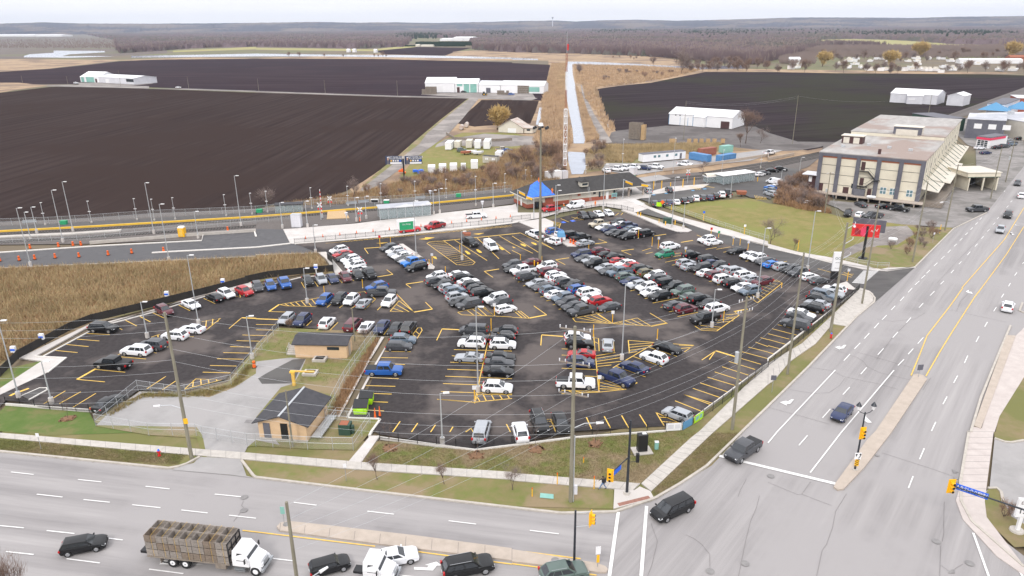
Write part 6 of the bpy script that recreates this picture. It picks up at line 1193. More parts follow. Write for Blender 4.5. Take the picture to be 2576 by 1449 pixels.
fence('picket_fence','curved black picket fence before the station','21:310,738 650,690 800,655 950,640 1100,655 1220,685',1.25,'black',2.2)
fence('picket_fence','low black fence around the bottom left corner of the lot','02:60,1165 500,1215 900,1245 1000,1240',1.2,'black',2.4)
fence('screen_fence','black screened fence along the brush and left sidewalk','02:0,900 190,710 700,430 930,340 1560,190 2080,60 2500,-50 11:-100,1395 130,1345 450,1310 780,1280 770,1200 720,1160',1.5,'screen',3)
fence('chain_fence','silver chain fence wrapping the compound left side','02:965,1385 1390,1030 1800,1090 1870,1080 2330,975 2576,690 12:0,690 230,420',1.7,'chain',2.6)
fence('chain_fence','chain fence and gates along the compound front','02:965,1385 03:1500,30 1980,40 2040,60 2490,135 13:0,140 520,170 775,178 980,180',1.8,'chain',2.6)
fence('chain_fence','silver chain fence on the compound right side','12:1220,480 1100,640 890,960 700,1330',2.0,'chain',2.6)
fence('chain_fence','chain fence closing the transformer lawn','12:700,1330 1150,1370 13:980,180',1.7,'chain',2.6)
fence('chain_fence','long chain fence between platform and dark field','01:-900,880 0,830 500,815 900,790 1500,745 2240,715 2576,700 11:100,690 700,620 1250,600 1900,560 2576,480',1.9,'chain',3.4,.3)
fence('chain_fence','chain fence between tracks and bus loop','01:-500,1040 0,1000 905,960 1800,870 2576,800 11:0,795 380,760',1.6,'chain',3.2)
fence('wire_fence','thin dark fence around the big lawn','21:1480,610 1700,690 2000,790 2300,890 2576,970 31:0,1010 290,1075',1.2,'black',3.0) if 0 else fence('wire_fence','thin dark fence around the big lawn','21:1480,610 1700,690 2000,790 2300,890 2576,970',1.2,'chain',3.0)
fence('guard_rail','grey tube railing where the driveway meets the road','31:780,1180 900,1205 1100,1240 1215,1240',1.1,'chain',2.0)
def wall(lab,s,h,th,m_,z0=-.1,nm='low_wall'):
    P=PL(s); q=MB(); q.ribbon(P,th,z0,h); o=q.build(nm,m_); tag(o,lab,'wall'); return o
wall('low concrete wall below the platform fence','01:905,1005 1900,925 2576,880',.7,.3,'concrete'); wall('long cream concrete barrier beyond the tracks','21:1520,270 1900,225 2576,120 31:0,160 260,110',.9,.4,'concrete_tan')
wall('wooden retaining edge behind the farm yard','10:1915,1350 2000,1400 2400,1420 2576,1410',1.0,.3,'wood')
for i,s in enumerate(('31:905,745 1160,790',)): pass
# shelters
def shelter(lab,t,a,b,dep,h,solid=None,nm='shelter'):
    o_,r_,l_=FR(Vector((*g(t,*a).xy,0)),Vector((*g(t,*b).xy,0))); T=thing(nm,lab,'shelter',o_,r_)
    q=MB(); q.prism([(-.3,-.3),(l_+.3,-.3),(l_+.3,dep+.3),(-.3,dep+.3)],h,h+.22); q.build('roof','tin_white' if solid is None else solid,T)
    q=MB(); q.prism([(0,-.02),(l_,-.02),(l_,.02),(0,.02)],.15,h-.1); q.prism([(0,dep-.02),(l_,dep-.02),(l_,dep+.02),(0,dep+.02)],.15,h-.1); q.prism([(0,0),(.04,0),(.04,dep),(0,dep)],.15,h-.1); q.prism([(l_-.04,0),(l_,0),(l_,dep),(l_-.04,dep)],.15,h-.1); q.build('glazing','glass_clear',T)
    n=max(2,int(l_/2.2))
    for i in range(n+1):
        for y in (0,dep): q=MB(); q.box((i*l_/n,y,h/2),(.12,.12,h)); q.build('post','galv',T)
    q=MB(); q.box((l_/2,dep*.6,.45),(l_*.4,.4,.08)); q.box((l_/2,dep*.6,.22),(l_*.36,.1,.4)); q.build('bench','steel',T); return T
shelter('long glass platform shelter with flat grey roof','11',(1250,765),(1760,722),4.2,3.1,'membrane'); shelter('glass waiting shelter with white roof beside the bent road','21',(2125,412),(2435,372),4.5,2.9)
T=shelter('rounded pale bicycle shelter left of the glass shelter','21',(1960,395),(2135,385),2.6,2.0,nm='bike_shelter'); 
q=MB()
for k in range(6): a0=math.pi*k/6;a1=math.pi*(k+1)/6; q.quad((-.3,1.3-1.6*math.cos(a0),2.2+.9*math.sin(a0)),(6.6,1.3-1.6*math.cos(a0),2.2+.9*math.sin(a0)),(6.6,1.3-1.6*math.cos(a1),2.2+.9*math.sin(a1)),(-.3,1.3-1.6*math.cos(a1),2.2+.9*math.sin(a1)))
q.build('hood','off_white',T)
# barrels, cones, bollards
def barrel(t,x,y,lab):
    p=g(t,x,y); T=thing('traffic_barrel',lab,'traffic barrel',p,0,'orange construction barrels'); q=MB(); q.cyl((0,0,.05),(0,0,1.1),.27,.2,10); q.build('drum','orange',T); q=MB(); q.box((0,0,.04),(.65,.65,.08)); q.build('foot','tyre',T)
    for z in (.4,.75): q=MB(); q.cyl((0,0,z),(0,0,z+.1),.262-z*.05,.258-z*.05,10,cap=False); q.build('white_band' if 0 else 'band','black_metal',T)
num=['first','second','third','fourth','fifth','sixth','seventh','eighth','ninth','tenth','eleventh','twelfth','thirteenth','fourteenth','fifteenth','sixteenth','seventeenth','eighteenth']
for i,(x,y) in enumerate(((0,1180),(195,1172),(352,1160),(557,1147),(797,1138),(1090,1118),(1327,1100),(1648,1082))): barrel('01',x,y,f'orange barrel on the bus loop asphalt, {num[i]} from the left')
for i,(x,y) in enumerate(((305,1052),(590,1035),(737,1025),(817,1022),(2293,872))): barrel('01',x,y,f'orange barrel on the pale concrete behind the bus loop, {num[i]} from the left')
for i,(x,y) in enumerate(((588,1000),(617,1012),(640,1022))): barrel('21',x,y,f'orange striped barrel on the island tip, {num[i]} from the left')
barrel('02',2520+40,0+800,'small orange barrel at the compound chain fence'); barrel('11',1050,778,'orange barrel under the crossbuck by the shelter')
def cone(t,x,y,lab,h=1.0,grp='orange cones'):
    p=g(t,x,y); T=thing('traffic_cone',lab,'traffic cone',p,0,grp); q=MB(); q.cyl((0,0,.03),(0,0,h),.17,.04,8); q.build('cone','orange',T); q=MB(); q.box((0,0,.03),(.45,.45,.06)); q.build('base','black_metal',T)
cone('12',1200,1305,'left one of two tall cones beside the lime bins',1.5); cone('12',1247,1288,'right one of two tall cones beside the lime bins',1.5); cone('21',335,880,'cone at the pointed walkway below the station',.9)
for i in range(14):
    u=i/13; a=g('11',500,955).lerp(g('11',2560,735),u); pr=proj(a); cone('D',pr[0],pr[1],f'thin orange delineator behind the long picket fence, {num[i]} from the left',.8,'orange delineators')
def ypost(t,x,y,yt,lab,sign=None,nm='marker_post',r=.07,cat='marker post'):
    p=g(t,x,y); h=max(.8,min(hgt(p,D(t,0,yt)[1]),3.2)); T=thing(nm,lab,cat,p,0,'yellow posts in the lot'); q=MB(); q.cyl((0,0,0),(0,0,h),r,r,8); q.build('post','yellow',T)
    q=MB(); q.cyl((0,0,0),(0,0,.12),r*2.2,r*2.0,8); q.build('base','concrete',T)
    if sign: q=MB(); q.box((0,-.09,h-.15),(.55,.04,.6)); q.build('sign',sign,T)
for t,x,y,yt,lab,s in (('11',1250,1042,925,'post with red stop sign at the aisle by the bus loop','red'),('11',1355,1002,932,'plain yellow post right of the stop sign',None),('11',1075,1449,1365,'yellow post at the corner of the brush-fence row',None),('11',1907,1300,1232,'yellow post at the head of the first long bank',None),('11',2052,1090,1015,'yellow post beside the striped oval',None),('11',1775,1210,1105,'post with round grey sign at the pointed island','tin'),('11',1743,1215,1160,'short yellow post on the pointed island',None),
 ('12',688,50,-20,'yellow post above the hatched row',None),('12',2400,282,160,'yellow post with white sign, bottom of the first bank','white'),('12',2367,435,305,'yellow post at the top of the central spine',None),('12',2200,1140,990,'yellow post with sign at the foot of the spine','white'),('22',1010,355,235,'yellow post with white sign beside the silver crossover','white'),('22',818,500,370,'yellow post above the white-roofed cars at the hatched corner',None),('22',1460,520,412,'yellow post above the slanted stalls',None),('22',875,1040,885,'yellow post with sign before the white pickup','white'),
 ('22',2125,345,235,'yellow post beside the black pickup',None),('21',85,1168,1110,'yellow post at the head of the second bank',None),('21',772,1060,1012,'yellow post at the head of the third bank',None),('21',1270,950,862,'yellow post beside the black off-roader',None),('21',1408,1030,940,'yellow post in the empty end of the fourth bank, left',None),('21',1470,1055,940,'yellow post with grey sign, fourth bank, right','tin'),('21',1740,1150,1040,'yellow post with grey sign left of the black SUV','tin'),('21',1605,1060,985,'post with grey sign behind the white wagon','tin'),
 ('21',2003,905,845,'post with red sign at the right driveway row','red'),('21',2078,945,880,'post with green sign at the right driveway row','green'),('21',2222,1020,930,'post with pale sign, second at the right row','tin'),('21',2293,1020,945,'slim yellow post behind the right row',None),('21',2372,1070,980,'post with pale sign, third at the right row','tin'),('21',1925,775,680,'tall yellow post with blue sign on the driveway curb','sign_blue'),('21',2335,915,815,'tall yellow post with white sign on the driveway curb','white'),('21',1603,670,610,'yellow post on the lawn edge by the orange sign',None),
 ('31',298,1080,965,'yellow post at the lawn edge near the driveway',None),('31',795,1380,1260,'yellow post with sign beside the white pylon','tin'),('31',1725,905,812,'yellow marker post at the warehouse yard corner',None),('21',1478,800,755,'short yellow post on the driveway island',None),('31',135+0,1449-0+0,1400,'short yellow marker by the far yard',None)): ypost(t,x,y,yt,lab,s)
for i,(t,x,y,yt) in enumerate((('21',1265,722,682),('21',1293,730,688),('21',1543,822,778),('21',1640,812,768),('21',1424,455,365),('21',1504,450,365),('21',1595,425,388),('21',1718,435,345),('21',1830,415,325),('21',2470,375,335))):
    p=g(t,x,y); T=thing('bollard',['left of two yellow bollards at the driveway mouth','right of two yellow bollards at the driveway mouth','yellow bollard in front of the green cabinet','yellow bollard right of the green cabinet','first yellow banner post by the crosswalk','second yellow banner post by the crosswalk','third yellow post by the rail crossing','fourth yellow post by the rail crossing','yellow post at the bike shelter','yellow bollard right of the glass shelter'][i],'bollard',p,0,'yellow bollards'); h=min(max(hgt(p,D(t,0,yt)[1]),1.0),2.6); q=MB(); q.cyl((0,0,0),(0,0,h),.13,.13,8); q.build('post','yellow',T); q=MB(); q.cyl((0,0,h),(0,0,h+.06),.13,.05,8); q.build('cap','yellow_worn',T)
for t,x,y,lab in (('21',1562,800,'green cabinet on the driveway island'),):
    p=g(t,x,y); T=thing('transformer',lab,'cabinet',p,-.2); q=MB(); q.box((0,0,.75),(2.2,1.3,1.5)); q.build('cabinet','green_dark',T); q=MB(); q.box((0,0,1.53),(2.3,1.4,.08)); q.build('lid','green_dark',T)
for i,(t,x,y,lab) in enumerate((('01',648,818,'green bin on the platform, first from the left'),('11',38,700,'green bin on the platform, second from the left'),('11',1315,605,'green bin with white lid near the platform fence'),('11',2038,542,'green bin on the platform right of the benches'),('21',1215,355,'green bin behind the station canopy end'))):
    p=g(t,x,y); T=thing('grit_bin',lab,'bin',p,0,'green platform bins'); q=MB(); q.box((0,0,.75),(1.5,1.0,.9),tap=1.08); q.build('body','green',T); q=MB(); q.box((0,0,1.25),(1.65,1.15,.12)); q.build('lid','white' if i==2 else 'green',T)
p=g('01',1838,928); T=thing('kiosk','yellow booth with white roof on the pale concrete','kiosk',p,0); q=MB(); q.box((0,0,1.15),(1.5,1.4,2.3)); q.build('body','yellow',T); q=MB(); q.box((0,0,2.45),(1.5,1.4,.35),tap=.8); q.build('roof','white',T); q=MB(); q.box((0,-.72,1.1),(.8,.04,1.9)); q.build('door','yellow_worn',T)
for t,x,y,n,lab in (('12',1110,1175,(1095,1130),'rear lime green dumpster behind the other'),('12',1052,1275,(1050,1160),'front lime green dumpster beside the two cones')):
    p=g(t,x,y); T=thing('dumpster',lab,'dumpster',p+Vector((0,.5,0)),0,'lime green dumpsters'); q=MB(); q.add([(-.85,-.7,.15),(.85,-.7,.15),(.85,.75,.15),(-.85,.75,.15),(-.95,-.75,1.1),(.95,-.75,1.1),(.95,.85,1.6),(-.95,.85,1.6)],[(3,2,1,0),(0,1,5,4),(1,2,6,5),(2,3,7,6),(3,0,4,7),(4,5,6,7)]); q.build('body','lime',T); q=MB(); q.add([(-1,-.8,1.13),(1,-.8,1.13),(1,.9,1.63),(-1,.9,1.63),(-1,-.8,1.2),(1,-.8,1.2),(1,.9,1.7),(-1,.9,1.7)],[(4,5,6,7),(0,1,5,4),(1,2,6,5),(2,3,7,6),(3,0,4,7)]); q.build('lid','black_metal',T)
    q=MB(); q.box((0,-.8,.75),(.9,.2,.25)); q.build('pocket','lime',T)
# hydrants
for t,x,y,lab in (('03',1605,240,'red fire hydrant with blue cap left of the compound pole'),('32',633,502,'red fire hydrant with blue cap below the davit-arm pole')):
    p=g(t,x,y); T=thing('fire_hydrant',lab,'fire hydrant',p,0,'red and blue fire hydrants'); q=MB(); q.cyl((0,0,0),(0,0,.75),.14,.13,10); q.cyl((0,0,0),(0,0,.08),.2,.2,10); q.build('barrel','red',T,True); q=MB(); q.cyl((0,0,.75),(0,0,.98),.17,.06,10); q.build('bonnet','sign_blue',T,True)
    for s in (-1,1): q=MB(); q.cyl((s*.1,0,.58),(s*.26,0,.58),.07,.07,8); q.build('nozzle','red',T)
# guide markers and corner furniture
for t,x,y,yt,lab in (('23',455,525,410,'yellow stake left of the walking person'),('23',825,572,445,'leaning yellow guy marker left of the walking person'),('23',203,648,560,'yellow stake beside the teal ground pad'),('23',720,310,255,'short pale guy marker on the lawn')):
    p=g(t,x,y); h=hgt(p,D(t,0,yt)[1]); T=thing('marker_post',lab,'marker post',p,0); q=MB(); q.cyl((0,0,0),(0,0,h),.06,.05,6); q.build('stake','yellow',T); q=MB(); q.cyl((0,0,h*.85),(0,0,h),.065,.065,6); q.build('cap','orange',T)
o=sheet('ground_pad',PL('23:285,615 418,628 418,675 280,662'),'teal',.03,None); del o['kind']; tag(o,'flat teal utility pad in the corner grass','utility pad')
p=g('23',1305,195); T=thing('control_cabinet','tall black cabinet on a concrete pad in the front lawn','cabinet',p,.15); q=MB(); q.box((0,0,1.35),(1.2,.8,2.3)); q.build('cabinet','black_metal',T); q=MB(); q.box((0,0,.1),(2.4,1.8,.14)); q.build('pad','concrete',T); q=MB(); q.box((.2,0,2.55),(.5,.3,.12)); q.build('vent','white',T)
p=g('23',1452,170); T=thing('pedestal','small grey green pedestal right of the tall black cabinet','pedestal',p); q=MB(); q.box((0,0,.5),(.45,.4,1.0)); q.build('case','teal',T); q=MB(); q.box((0,0,1.03),(.5,.45,.06)); q.build('lid','tin',T)
# help points
for t,x,y,lab in (('02',155,700,'white and blue help point at the far left screen fence'),('02',437,570,'white and blue help point, second along the screen fence'),('02',1690,130,'white and blue help point above the maroon car'),('01',2252,1449,'white and blue help point by the red car'),('11',608,1300,'white and blue help point behind the brush-fence row')):
    p=g(t,x,y); T=thing('help_point',lab,'help point',p,0,'white and blue help points'); q=MB(); q.cyl((0,0,0),(0,0,1.3),.12,.12,8); q.build('post','white',T); q=MB(); q.box((0,0,1.5),(.75,.45,1.0)); q.build('case','white',T); q=MB(); q.box((0,-.235,1.45),(.76,.02,.35)); q.build('band','sign_blue',T)
for t,x,y,yt,lab in (('11',915,775,690,'pale teardrop sign on post left of the platform shelter'),('11',2280,675,575,'pale teardrop sign beside the white pickup'),('11',1757,565,468,'pale teardrop sign beyond the shelter')):
    p=g(t,x,y); h=hgt(p,D(t,0,yt)[1]); T=thing('wayfinding_sign',lab,'sign',p); q=MB(); q.cyl((0,0,0),(0,0,h-.8),.1,.06,7); q.build('post','galv',T); q=MB(); q.cyl((0,0,h-1),(0,0,h),.2,.5,10); q.build('panel','tin',T)
# signals ----------------------------------------------------------
def head(T,p,rz=0,n=3,s=1.15):
    q=MB(); ca,sa=math.cos(rz),math.sin(rz); q.box(p,(.38*s,.22*s,1.15*s),rz=rz); q.box((p[0]-sa*-.0,p[1],p[2]),(.62*s,.05,1.4*s),rz=rz); h=q.build('signal_head','yellow',T)
    for i in range(3):
        z=p[2]+(1-i)*.37*s; q=MB(); q.cyl((p[0]+sa*.1,p[1]-ca*.1,z),(p[0]+sa*.38*s,p[1]-ca*.38*s,z+.0),.14*s,.15*s,10); q.build('visor','yellow',h)
        q=MB(); q.cyl((p[0]+sa*.39*s,p[1]-ca*.39*s,z),(p[0]+sa*.40*s,p[1]-ca*.40*s,z),.12*s,.12*s,10); q.build('lens','black_metal',h)
b=g('23',1155,622); H1=hgt(b,D('22',1170,1330)[1]); T=thing('traffic_signal','dark signal pole with blue street sign at the near lawn corner','traffic signal',b)
q=MB(); q.cyl((0,0,.2),(0,0,min(H1,11)),.17,.11,10); q.build('pole','dark_metal',T); q=MB(); q.cyl((0,0,0),(0,0,.28),.45,.35,12); q.build('base','concrete',T)
za=hgt(b,D('23',1165,250)[1]); e=G(D('23',990,420),za)-b
q=MB(); q.cyl((0,0,za),(e.x,e.y,za+.0),.07,.05,7); q.build('mast_arm','dark_metal',T); an=math.atan2(e.y,e.x)
s0=G(D('23',1090,320),za)-b; s1=G(D('23',1010,415),za)-b; c=(s0+s1)/2; q=MB(); q.box((c.x,c.y,za-.35),((s1-s0).length,.05,.55),rz=an); sg=q.build('street_sign','sign_blue',T)
text('Holland St',.36,(c.x-.05*math.sin(an+math.pi),c.y+.05*math.cos(an+math.pi)*1,za-.35),(R(90),0,an+math.pi),'white',sg)
head(T,(e.x,e.y,za-.2),-.3)
q=MB(); q.path([(.1,0,5.2),(.9,.1,5.2)],.03); q.path([(.1,0,4.2),(.9,.1,4.2)],.03); q.box((1.0,.1,4.7),(.35,.3,1.1)); q.build('side_signal','black_metal',T)
b=g('23',625,1332); T=thing('traffic_signal','dark pole with yellow signal on the centre island','traffic signal',b,0); H1=hgt(b,D('23',640,790)[1])
q=MB(); q.cyl((0,0,.15),(0,0,H1),.13,.10,10); q.build('pole','dark_metal',T); q=MB(); q.cyl((0,0,0),(0,0,.22),.42,.35,12); q.build('base','concrete',T)
q=MB(); q.cyl((0,0,H1-.3),(1.4,.2,H1-.35),.035); q.cyl((0,0,H1-1.9),(1.4,.2,H1-1.9),.035); q.build('bracket','galv',T); head(T,(1.5,.2,H1-1.1),1.2)
b=g('33',872,388); T=thing('traffic_signal','median signal pole with twin lanterns and black arrow sign','traffic signal',b,0); H1=hgt(b,D('32',950,1250)[1])
q=MB(); q.cyl((0,0,.15),(0,0,H1),.12,.08,10); q.build('pole','dark_metal',T); q=MB(); q.cyl((0,0,0),(0,0,.25),.32,.3,12); q.build('base','concrete',T)
zh=hgt(b,D('33',915,0)[1]); head(T,(0,-.25,zh),.1)
for s in (-1,1):
    q=MB(); q.path([(0,0,H1-.2),(s*.55,0,H1),(s*.85,0,H1+.35)],.04); q.build('lantern_arm','dark_metal',T); q=MB(); q.cyl((s*.85,0,H1+.35),(s*.85,0,H1+.85),.14,.24,8); q.build('lantern_glass','white',T); q=MB(); q.cyl((s*.85,0,H1+.85),(s*.85,0,H1+1.35),.33,.03,8); q.build('lantern_cap','dark_metal',T)
zs=hgt(b,D('33',890,235)[1]); q=MB(); q.box((0,-.16,zs),(.75,.04,.9)); sg=q.build('keep_right_sign','white',T)
q=MB(); q.add([(.02,-.19,zs-.3),(.14,-.19,zs-.3),(.3,-.19,zs),(.3,-.19,zs+.2),(.2,-.19,zs+.2),(.2,-.19,zs)],[(0,1,2,3,4,5)]); q.add([(.1,-.19,zs+.18),(.4,-.19,zs+.18),(.25,-.19,zs+.4)],[(0,1,2)]); q.add([(-.32,-.19,zs+.3),(-.08,-.19,zs+.3),(-.2,-.19,zs-.1)],[(0,2,1)]); q.build('arrow','black_metal',sg)
zs=hgt(b,D('33',880,300)[1]); q=MB(); q.box((0,-.16,zs),(.5,.04,.95)); sg=q.build('hazard_board','yellow',T)
q=MB()
for i in range(3): z=zs-.38+i*.3; q.add([(-.24,-.185,z),(.24,-.185,z+.3),(.24,-.185,z+.17),(-.24,-.185,z-.12)],[(0,3,2,1)])
q.build('stripe','black_metal',sg)
za=6.4; e0=G(D('33',1862,542),za); e1=G(D('33',2576,783),za); dv=(e1-e0); base=e0+dv*1.35
T=thing('traffic_signal','mast arm signal over the road with long blue street sign','traffic signal',(base.x,base.y,0)); 
q=MB(); q.cyl((0,0,0),(0,0,za+.5),.2,.14,10); q.build('pole','dark_metal',T); q=MB(); r0=e0-base; q.cyl((0,0,0-0+za-.0),(r0.x,r0.y,za),.11,.06,8); q.build('mast_arm','dark_metal',T)
an=math.atan2(dv.y,dv.x); s0=G(D('33',1885,572),za-.35); s1=G(D('33',2215,640),za-.35); 
c=(s0+s1)/2-base+Vector((math.sin(an),-math.cos(an),0))*.25; LS=(s1-s0).length*1.0; q=MB(); q.box((c.x,c.y,za-.12),(LS,.05,.66),rz=an); sg=q.build('street_sign','sign_blue',T)
def rel(u,off=-.04): d=dv.normalized(); return (c.x+d.x*u+d.y*-off*-1*1.0,c.y+d.y*u+d.x*off,0)
nx_,ny_=-math.sin(an)*-.04,math.cos(an)*-.04
d_=dv.normalized()
text('MARSHVIEW',.56,(c.x-d_.x*LS*.08+math.sin(an)*.04,c.y-d_.y*LS*.08-math.cos(an)*.04,za-.12),(R(90),0,an),'white',sg); text('BLVD',.26,(c.x+d_.x*LS*.31+math.sin(an)*.04,c.y+d_.y*LS*.31-math.cos(an)*.04,za+.0),(R(90),0,an),'white',sg)
q=MB(); uu=[(.24,-.62),(.36,-.62),(.36,-.56),(.40,-.65),(.36,-.72),(.36,-.68),(.24,-.68)]; q.add([(c.x+d_.x*LS*u+math.sin(an)*.04,c.y+d_.y*LS*u-math.cos(an)*.04,za+z+.36) for u,z in uu],[tuple(range(7))[::-1]]); q.build('arrow','white',sg)
head(T,(r0.x-.2*d_.x,r0.y-.2*d_.y-.1,za-.05),0)
# gas price sign
b=g('33',2500,995); T=thing('price_sign','white fuel price sign reading DIESEL 158 at the right edge','sign',b,-.15); q=MB(); q.cyl((0,0,0),(0,0,.2),.7,.65,14); q.build('base','concrete',T); q=MB(); q.box((.05,0,1.0),(.32,.3,1.9)); q.build('post','white',T)
q=MB(); q.box((.55,0,2.9),(2.3,.3,2.2)); pn=q.build('panel','white',T); text('DIESEL',.48,(.35,-.17,3.55),(R(90),0,0),'brown',pn); text('158',.85,(.2,-.17,2.55),(R(90),0,0),'black_metal',pn); text('4',.42,(1.2,-.17,2.8),(R(90),0,0),'black_metal',pn); q=MB(); q.box((1.1,0,4.4),(1.4,.3,.8)); q.build('red_panel','pink',T)
# signs on posts
def psign(t,x,y,yt,lab,m_='tin',w_=.6,h_=.7,stripe=False,back=False,nm='road_sign'):
    p=g(t,x,y); h=hgt(p,D(t,0,yt)[1]); T=thing(nm,lab,'road sign',p,random.uniform(-.2,.2)); q=MB(); q.cyl((0,0,0),(0,0,h),.035,n=6); q.build('post','steel',T); q=MB(); q.box((0,-.05,h-h_/2),(w_,.03,h_)); q.build('plate',m_,T)
    if stripe: q=MB(); q.box((0,-.07,h*.45),(.28,.03,.9)); q.build('hazard_board','yellow',T)
psign('32',1510,905,770,'dark sign back on the upper tip of the median','pilaster',.9,.9); psign('23',860,1368,1150,'sign with striped board on the centre island tip','white',.5,.9,True); psign('13',290,958,750,'faded sign pair at the left end of the centre island','teal',.45,.9)
psign('32',38,1048,878,'grey sign back on the grass verge by the sidewalk','pilaster',.75,.75); psign('03',415,172,12,'small white sign on the left verge','white',.45,.5); psign('13',908,492,318,'small white sign on the verge below the compound','white',.4,.5); psign('31',1655,992,890,'faded sign beside the verge fence','tin',.4,.5)
p=g('21',1510,655); T=thing('work_sign','orange diamond sign beside the green board at the lawn corner','road sign',p,-.3); q=MB(); q.cyl((0,0,0),(0,0,1.6),.04,n=6); q.build('post','steel',T); q=MB(); q.add([(0,-.05,1.4),(.65,-.05,2.05),(0,-.05,2.7),(-.65,-.05,2.05)],[(0,1,2,3)]); q.build('plate','orange',T)
p=g('21',1478,645); T=thing('site_board','small green and white board at the lawn corner','sign',p,-.3); q=MB(); q.box((0,0,1.1),(1.5,.08,1.2)); q.build('board','lawn_green' if 0 else 'lime',T); q=MB(); q.box((-.6,0,.4),(.08,.08,.8)); q.box((.6,0,.4),(.08,.08,.8)); q.build('legs','steel',T)
for s,m_,lab,tx in (('22:1545,1449 1703,1440','white','white notice banner on the front fence corner',('NOTICE','black_metal')),('22:1710,1440 1808,1385','light_blue','blue banner on the front fence corner',('WELCOME','white')),('22:1826,1376 1915,1318','lime','green and teal banner on the roadside fence',('',''))):
    a,b_=PL(s); o_,r_,l_=FR(a,b_); T=thing('fence_banner',lab,'banner',o_,r_); q=MB(); q.box((l_/2,-.08,.75),(l_,.04,1.1)); q.build('cloth',m_,T); 
    q=MB(); 
    for x in (.1,l_-.1): q.cyl((x,-.08,.1),(x,-.08,1.4),.03,n=5)
    q.build('pole','black_metal',T)
    if m_!='light_blue':
        q=MB(); q.box((l_*.3,-.105,.8),(l_*.35,.01,.6)); q.box((l_*.72,-.105,.8),(l_*.3,.01,.6)); q.build('print','tin' if m_=='white' else 'teal',T)
# billboards
def quadboard(T,pts,th,m_,name='board'):
    q=MB(); a,b_,c_,d_=[Vector(v) for v in pts]; n=(b_-a).cross(d_-a).normalized()*th
    q.add([a,b_,c_,d_,a-n,b_-n,c_-n,d_-n],[(0,1,2,3),(7,6,5,4),(0,4,5,1),(1,5,6,2),(2,6,7,3),(3,7,4,0)]); return q.build(name,m_,T)
mat('navy_board',(.02,.035,.09),.5)
b=g('11',1492,350); zt=hgt(b,D('11',1490,125)[1]); zb=hgt(b,D('11',1485,208)[1]); T=thing('billboard','twin navy billboards on one black post beside the farm road','billboard',b)
q=MB(); q.cyl((0,0,0),(0,0,zt-.8),.28,.28,10); q.build('post','black_metal',T)
for a_,c_,nm in ((1305,1473,'left'),(1499,1672,'right')):
    P0=G(D('11',a_,205),zb)-b; P1=G(D('11',c_,203),zb)-b; P1.y=P0.y+ (0.0 if nm=='left' else .6); P0.z=P1.z=zb; L_=(P1-P0).length; an=math.atan2(P1.y-P0.y,P1.x-P0.x)
    bd=quadboard(T,[P0,P1,P1+Vector((0,0,zt-zb)),P0+Vector((0,0,zt-zb))],.25,'navy_board'); d=(P1-P0).normalized(); f=Vector((d.y,-d.x,0))*.03
    def at(u,z): v=P0+d*L_*u+f; return (v.x,v.y,zb+z*(zt-zb))
    text('GET MORE FOR',.75,at(.62,.85),(R(90),0,an),'white',bd); text('YOUR HOME!',.75,at(.62,.66),(R(90),0,an),'white',bd)
    quadboard(bd,[at(.28,.04),at(.97,.04),at(.97,.26),at(.28,.26)],-.02,'white','white_strip')
    for i in range(5): quadboard(bd,[at(.3+i*.135,.34),at(.39+i*.135,.34),at(.39+i*.135,.52),at(.3+i*.135,.52)],-.02,('yellow_worn','white','tin','white','sign_blue')[i],'badge')
    quadboard(bd,[at(.07,.0),at(.24,.0),at(.22,.5),at(.09,.5)],-.02,'pilaster','portrait_coat'); quadboard(bd,[at(.11,.5),at(.20,.5),at(.20,.82),at(.11,.82)],-.03,'skin','portrait_face'); quadboard(bd,[at(.105,.78),at(.205,.78),at(.2,.9),at(.11,.9)],-.035,'tin','portrait_hair')
b=g('31',952,1148); T=thing('billboard','red billboard on a black post beside the roadside poles','billboard',b); zt=hgt(b,D('31',985,812)[1]); zb=hgt(b,D('31',975,935)[1])
q=MB(); q.cyl((0,0,0),(0,0,zt-.3),.3,.26,10); q.cyl((0,0,0),(0,0,.1),1.0,1.0,12); q.build('post','black_metal',T)
P0=G(D('31',836,925),zb)-b; P1=G(D('31',1115,945),zb)-b; P0.z=P1.z=zb; dz=Vector((0,0,zt-zb)); bd=quadboard(T,[P0,P1,P1+dz,P0+dz],.35,'red'); d=(P1-P0); L_=d.length; d=d.normalized(); f=Vector((d.y,-d.x,0))*.03; an=math.atan2(d.y,d.x)
def at(u,z): v=P0+d*L_*u+f; return (v.x,v.y,zb+z*(zt-zb))
for u0,u1,z0,z1,m_ in ((.10,.26,.1,.7,'dress'),(.30,.55,.05,.75,'pink'),(.02,.12,.7,.9,'white'),(.24,.33,.15,.55,'dress'),(.40,.50,.45,.85,'pink')):
    q=MB(); cx_,cz_=(u0+u1)/2,(z0+z1)/2; q.add([at(cx_+(u1-u0)/2*math.cos(k*math.pi/6),cz_+(z1-z0)/2*math.sin(k*math.pi/6)) for k in range(12)],[tuple(range(12))]); q.build('print',m_,bd)
text('Share the season',.62,at(.78,.6),(R(90),0,an),'white',bd) if 0 else None
q=MB(); pts=[at(.68+i*.035,.45+.12*math.sin(i*1.9)+i*.03) for i in range(8)]; q.path(pts,.05,4); q.build('script_mark','white',bd)
back=[P0+Vector((1.5,3.0,0)),P1+Vector((1.9,1.2,0))]; back=[v+Vector((-f.x*20,-f.y*20,.6)) for v in back]; quadboard(T,[back[0],back[1],back[1]+dz,back[0]+dz],-.3,'pilaster','rear_board')
